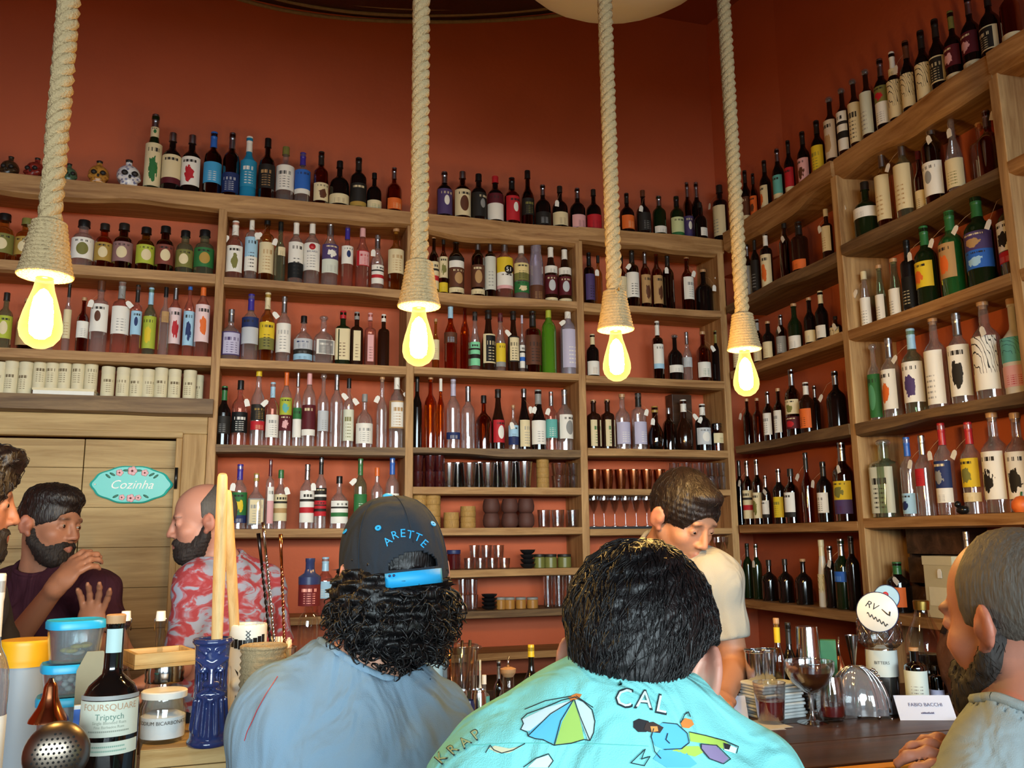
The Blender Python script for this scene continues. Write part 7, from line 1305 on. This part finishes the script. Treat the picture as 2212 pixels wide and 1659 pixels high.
# monkey riding a scooter
pr([[(1410, 1575), (1430, 1562), (1460, 1565), (1482, 1585), (1486, 1605), (1470, 1620), (1440, 1622), (1415, 1612), (1405, 1592)]], '#5ab7e6'); pr([[(1487, 1582), (1515, 1588), (1560, 1600), (1578, 1612), (1570, 1622), (1530, 1608), (1490, 1602)]], '#a8cc55'); pr([[(1475, 1612), (1508, 1612), (1520, 1625), (1500, 1635), (1450, 1622)]], '#a8cc55')
pr([[(1425, 1620), (1480, 1625), (1505, 1650), (1490, 1659), (1440, 1659), (1410, 1640)]], '#5ab7e6'); pr([[(1368, 1559), (1380, 1553), (1400, 1558), (1408, 1572), (1395, 1582), (1378, 1582), (1368, 1572)]], '#232226'); pr([[(1395, 1562), (1410, 1560), (1432, 1572), (1424, 1584), (1400, 1582), (1390, 1576)]], '#3a2b26', .0018); pr([[(1403, 1570), (1418, 1570), (1420, 1580), (1406, 1583)]], '#d8954e', .0024)
pr([[(1468, 1562), (1478, 1552), (1492, 1556), (1497, 1566), (1486, 1574), (1472, 1572)]], '#d8833a', .0018)
pr([[(1560, 1607), (1590, 1618), (1586, 1630), (1562, 1622)]], '#e6f4ef', .0018); pr([[(1560, 1607), (1576, 1612), (1572, 1622), (1562, 1620)]], '#232226', .0024)
pr([[(1512, 1608), (1545, 1612), (1572, 1640), (1560, 1650), (1530, 1640), (1514, 1622)]], '#8a7aa0', .0016)
pr(stroke([(1410, 1575), (1405, 1592), (1412, 1625), (1425, 1640)], 2)+stroke([(1430, 1562), (1460, 1565), (1482, 1585), (1486, 1605), (1470, 1618), (1432, 1620)], 2)+stroke([(1487, 1582), (1520, 1590), (1560, 1602), (1592, 1616), (1588, 1630)], 2)+stroke([(1512, 1608), (1545, 1612), (1575, 1642), (1560, 1652), (1530, 1640), (1512, 1618)], 2, True)+stroke([(1362, 1650), (1392, 1620), (1384, 1642), (1402, 1636), (1390, 1656)], 2, True)+stroke([(1468, 1562), (1476, 1546), (1484, 1540), (1488, 1550)], 2)+stroke([(1440, 1585), (1436, 1598), (1444, 1606)], 2), '#1d2c33', .0026)
for t, x, y, r in (('P', 1030, 1590, 38), ('A', 1006, 1606, 42), ('R', 980, 1622, 46), ('K', 955, 1640, 50)): pr(pxtext(t, 36, x, y, r), '#1d2c33', .0015); pr(pxtext(t, 28, x, y, r), '#a7b886', .0022)
pr([[(1056, 1618), (1070, 1612), (1100, 1618), (1130, 1612), (1100, 1628), (1075, 1628)]], '#d7d6b4'); pr(stroke([(1050, 1628), (1060, 1612), (1068, 1622), (1085, 1629), (1110, 1622), (1135, 1608)], 2), '#1d2c33', .002)
pr([[(1140, 1659), (1160, 1640), (1185, 1632), (1195, 1645), (1188, 1659)]], '#d9f3ee'); pr(stroke([(1132, 1659), (1158, 1640), (1186, 1630), (1196, 1645), (1186, 1659)], 2), '#1d2c33', .002)
decal('yoke_seam', stroke([(1000, 1612), (1100, 1606), (1250, 1606), (1400, 1612)], 1.6), sb, so, base, mat('seam_turquoise', '#5fbdb6', .9), .0008)

# ------------------------------------------------------------------ bartender
C3 = P(1476, 1117, 2.45)
def short3(q):
    x, y, z = q.T; d = cran(q, .008, .012, .016)+wob(q, .002, .016, 2); d = smin(d, ell(q, (0, .06, .095), (.05, .035, .022)), .02); return hairline(q, d, top=.05)
p3 = person('bartender in off-white t-shirt looking down behind the bar', C3, 162, 30, 0, '#b98263', cloth('tee_offwhite', '#aaa79b'), P(1440, 1190, 2.52), (P(1402, 1228, 2.62), P(1548, 1252, 2.40)), P(1472, 1340, 2.52), dn(P(1465, 1400, 2.5), .98),
    [(0, P(1385, 1400, 2.6), P(1440, 1500, 2.35), (.2, -1, -.1), (0, 0, -1), .9, 1), (1, P(1588, 1440, 2.33), P(1560, 1510, 2.14), (-.6, -.8, 0), (0, 0, -1), .9, -1)],
    [('brown_hair', short3, hbr, .004)], sleeve=.70, bden=.18, beard='#4a3226', chestr=(.17, .11, .2), trouser='#1d2733', brow='#2a1a12', eye=.0022, res=.0048)

def fuzz(pp, part, n, L, r, m, crown, seed, lift=.002):
    root, base, R, C, ob, so = pp; o = [c for c in root.children if c.name.split('.')[0] == part][0]; strands(root, base, o, n, L, r, m, C-base+R@np.array(crown), seed, lambda w: np.ones(len(w), bool), lift, 0, part+'_strands')
fuzz(p3, 'brown_hair', 450, .03, .0011, hbr, (0, -.05, .13), 11)
# ------------------------------------------------------------------ bearded man at the right edge
C4 = P(2192, 1338, 1.24)
def buzz4(q): return smax(hairline(q, cran(q, .004, .005, .006)+wob(q, .0012, .01, 6), top=.062, nape=-.05), q[:, 1]-.038+.35*(q[:, 2]-.06).clip(0, 1), .01)
p4 = person('man with cropped grey hair and full beard at the right edge', C4, -11, 6, 0, '#a8705c', cloth('shirt_grey', '#8f9a9c'), P(2235, 1560, 1.18), (P(2130, 1760, 1.12), P(2420, 1690, 1.30)), P(2290, 1860, 1.16), dn(P(2290, 1900, 1.0), .80),
    [(0, P(2160, 1960, 1.15), P(2200, 1720, 1.16), (-.75, .35, .55), (.3, .3, -1), .75, 1), (1, P(2500, 1950, 1.35), P(2400, 1850, 1.5), (-.2, 1, 0), (0, 0, -1), .5, -1)],
    [('cropped_hair', buzz4, hairmat('hair_cropped', '#4b443c', .7), .004), ('beard', beard_fn(.014, -.022, 7), hairmat('beard_dark', '#1f1712', .7), .004)], bden=.5, beard='#2a1f1a', sden=.15, scalp='#4b443c', knees=[dn(P(2260, 1900, 1.0), .8)+np.array([-.12, .36, -.02]), dn(P(2350, 1900, 1.0), .8)+np.array([.02, .40, -.02])], sleeve=.9, res=.0048)

# ------------------------------------------------------------------ three men by the kitchen door
C5 = P(-80, 1085, 1.9)
def short5(q):
    x, y, z = q.T; d = cran(q, .012, .014, .022)+wob(q, .005, .024, 3, True); d = smin(d, ell(q, (0, .07, .10), (.06, .04, .03))+wob(q, .004, .02, 4), .02); return hairline(q, d, top=.05)
p5 = person('smiling bearded man in profile cut off by the left edge', C5, 76, 4, 0, '#a9735a', cloth('tee_dark', '#2b2a30'), P(-100, 1250, 1.9), (P(-130, 1310, 2.06), P(-75, 1310, 1.72)), P(-105, 1460, 1.88), dn(P(-110, 1500, 1.88), .98),
    [(0, P(-190, 1560, 2.0), P(-120, 1620, 2.1), (1, .2, .1), (0, 0, -1), .6, 1), (1, P(-120, 1570, 1.7), P(-60, 1640, 1.75), (1, .2, .1), (0, 0, -1), .6, -1)],
    [('wavy_hair', short5, hbr, .0048), ('beard', beard_fn(.010, -.035, 5), hairmat('beard_brown', '#1c1411', .7), .0045)], bden=.3, smile=1.2, eye=.0034)
obj('teeth', ball(1, 12, 8, (.016, .006, .0045)), paint('white', .3), p5[0], tuple(C5+p5[2]@np.array([0, .0885, -.0715])-p5[1]), tuple(Matrix(p5[2].tolist()).to_euler()))
C6 = P(108, 1134, 2.8)
def quiff(q):
    x, y, z = q.T; d = cran(q, .002, .004, .004)+wob(q, .0015, .014, 3); t = ell(q, (0, .0, .085), (.075, .098, .05))+wob(q, .003, .02, 6, True); return hairline(q, smin(d, t, .012), top=.048)
p6 = person('man in maroon t-shirt with quiff and beard, hand raised to his mouth', C6, 122, 4, 4, '#a06f56', cloth('tee_maroon', '#3d1f2b'), P(92, 1232, 2.82), (P(12, 1280, 2.9), P(205, 1280, 2.72)), P(105, 1390, 2.8), dn(P(105, 1450, 2.8), .98),
    [(0, P(5, 1420, 2.55), P(118, 1272, 2.42), (.62, -.1, .78), (.5, .6, -.2), .95, 1), (1, P(262, 1420, 2.66), P(192, 1372, 2.5), (.12, -.25, 1), (-.2, -1, -.1), .35, 1, .03)],
    [('dark_quiff', quiff, hbr, .0045), ('beard', beard_fn(.0065, -.03, 8), hairmat('beard_brown', '#1c1411', .7), .0045)], bden=.3, smile=.9, sleeve=.65, eye=.0032)
C7 = P(438, 1126, 2.9)
def buzz7(q): return smax(hairline(q, cran(q, .003, .004, .002)+wob(q, .001, .01, 6), top=.07, nape=-.05), q[:, 1]-.012+.9*(q[:, 2]-.06).clip(0, 1), .01)
def hawaii():
    m, N, L, B = newmat('shirt_red_floral'); B.inputs['Roughness'].default_value = .85
    tc = N.new('ShaderNodeTexCoord'); mp = N.new('ShaderNodeMapping'); mp.inputs['Scale'].default_value = (14, 14, 24); L.new(tc.outputs['Object'], mp.inputs[0]); nz = N.new('ShaderNodeTexNoise'); nz.inputs['Scale'].default_value = 1.; nz.inputs['Detail'].default_value = 3; nz.inputs['Distortion'].default_value = 1.2; L.new(mp.outputs[0], nz.inputs[0])
    cr = N.new('ShaderNodeValToRGB'); e = cr.color_ramp.elements; e[0].position = .44; e[0].color = srgb('#a03a40'); e[1].position = .56; e[1].color = srgb('#999fb2'); k = cr.color_ramp.elements.new(.505); k.color = srgb('#a8606a'); L.new(nz.outputs[0], cr.inputs[0]); L.new(cr.outputs[0], B.inputs['Base Color']); return m
p7 = person('bald bearded man in red floral shirt facing left by the kitchen door', C7, -98, 6, 0, '#bd8570', hawaii(), P(478, 1222, 2.92), (P(425, 1265, 2.78), P(570, 1268, 3.02)), P(492, 1390, 2.88), dn(P(490, 1450, 2.88), .98),
    [(0, P(385, 1440, 2.66), P(345, 1470, 2.5), (-1, -.2, -.1), (0, 0, -1), .6, 1), (1, P(610, 1430, 3.0), P(560, 1480, 2.85), (-1, -.2, 0), (0, 0, -1), .6, -1)],
    [('cropped_hair', buzz7, hgr, .0042), ('beard', beard_fn(.009, -.035, 2), hairmat('beard_dark2', '#241c1a', .7), .0045)], bden=.3, sden=.0, sleeve=.8, eye=.0035, chestr=(.19, .13, .2))

fuzz(p4, 'beard', 700, .02, .0007, hairmat('beard_dark', '#1f1712', .7), (0, .06, .02), 12, .002)
fuzz(p5, 'wavy_hair', 300, .03, .0014, hbr, (0, -.04, .13), 13, .004); fuzz(p5, 'beard', 250, .02, .0011, hairmat('beard_brown', '#1c1411', .7), (0, .06, .03), 14); fuzz(p6, 'dark_quiff', 300, .03, .0013, hbr, (0, -.04, .14), 15); fuzz(p6, 'beard', 250, .018, .001, hairmat('beard_brown', '#1c1411', .7), (0, .06, .03), 16); fuzz(p7, 'beard', 250, .018, .001, hairmat('beard_dark2', '#241c1a', .7), (0, .06, .03), 17)
# ================================================================== every label singles out one thing
from collections import defaultdict
def _scr(o): v = np.array(o.location)-CAM; return 1106+FPX*(v@_r2)/(v@_fw)
same = defaultdict(list)
for o in scene.objects:
    if o.parent is None and 'label' in o.keys(): same[o['label']].append(o)
for lab, L in same.items():
    if len(L) < 2: continue
    cols = []
    for o in sorted(L, key=_scr):
        if cols and abs(_scr(cols[-1][0])-_scr(o)) < 3: cols[-1].append(o)
        else: cols.append([o])
    for i, c in enumerate(cols):
        c.sort(key=lambda o: o.location.z); n = len(cols)
        pos = '' if n == 1 else ('leftmost' if i == 0 else 'rightmost' if i == n-1 else ORD[i]+' from left')
        for j, o in enumerate(c):
            lev = '' if len(c) == 1 else ('lower' if j == 0 else 'upper') if len(c) == 2 else ('lowest', 'second from bottom', 'third from bottom', 'fourth', 'topmost')[j if j < len(c)-1 else 4]
            o['label'] = lab+(', '+pos if pos else '')+(', '+lev if lev else '')
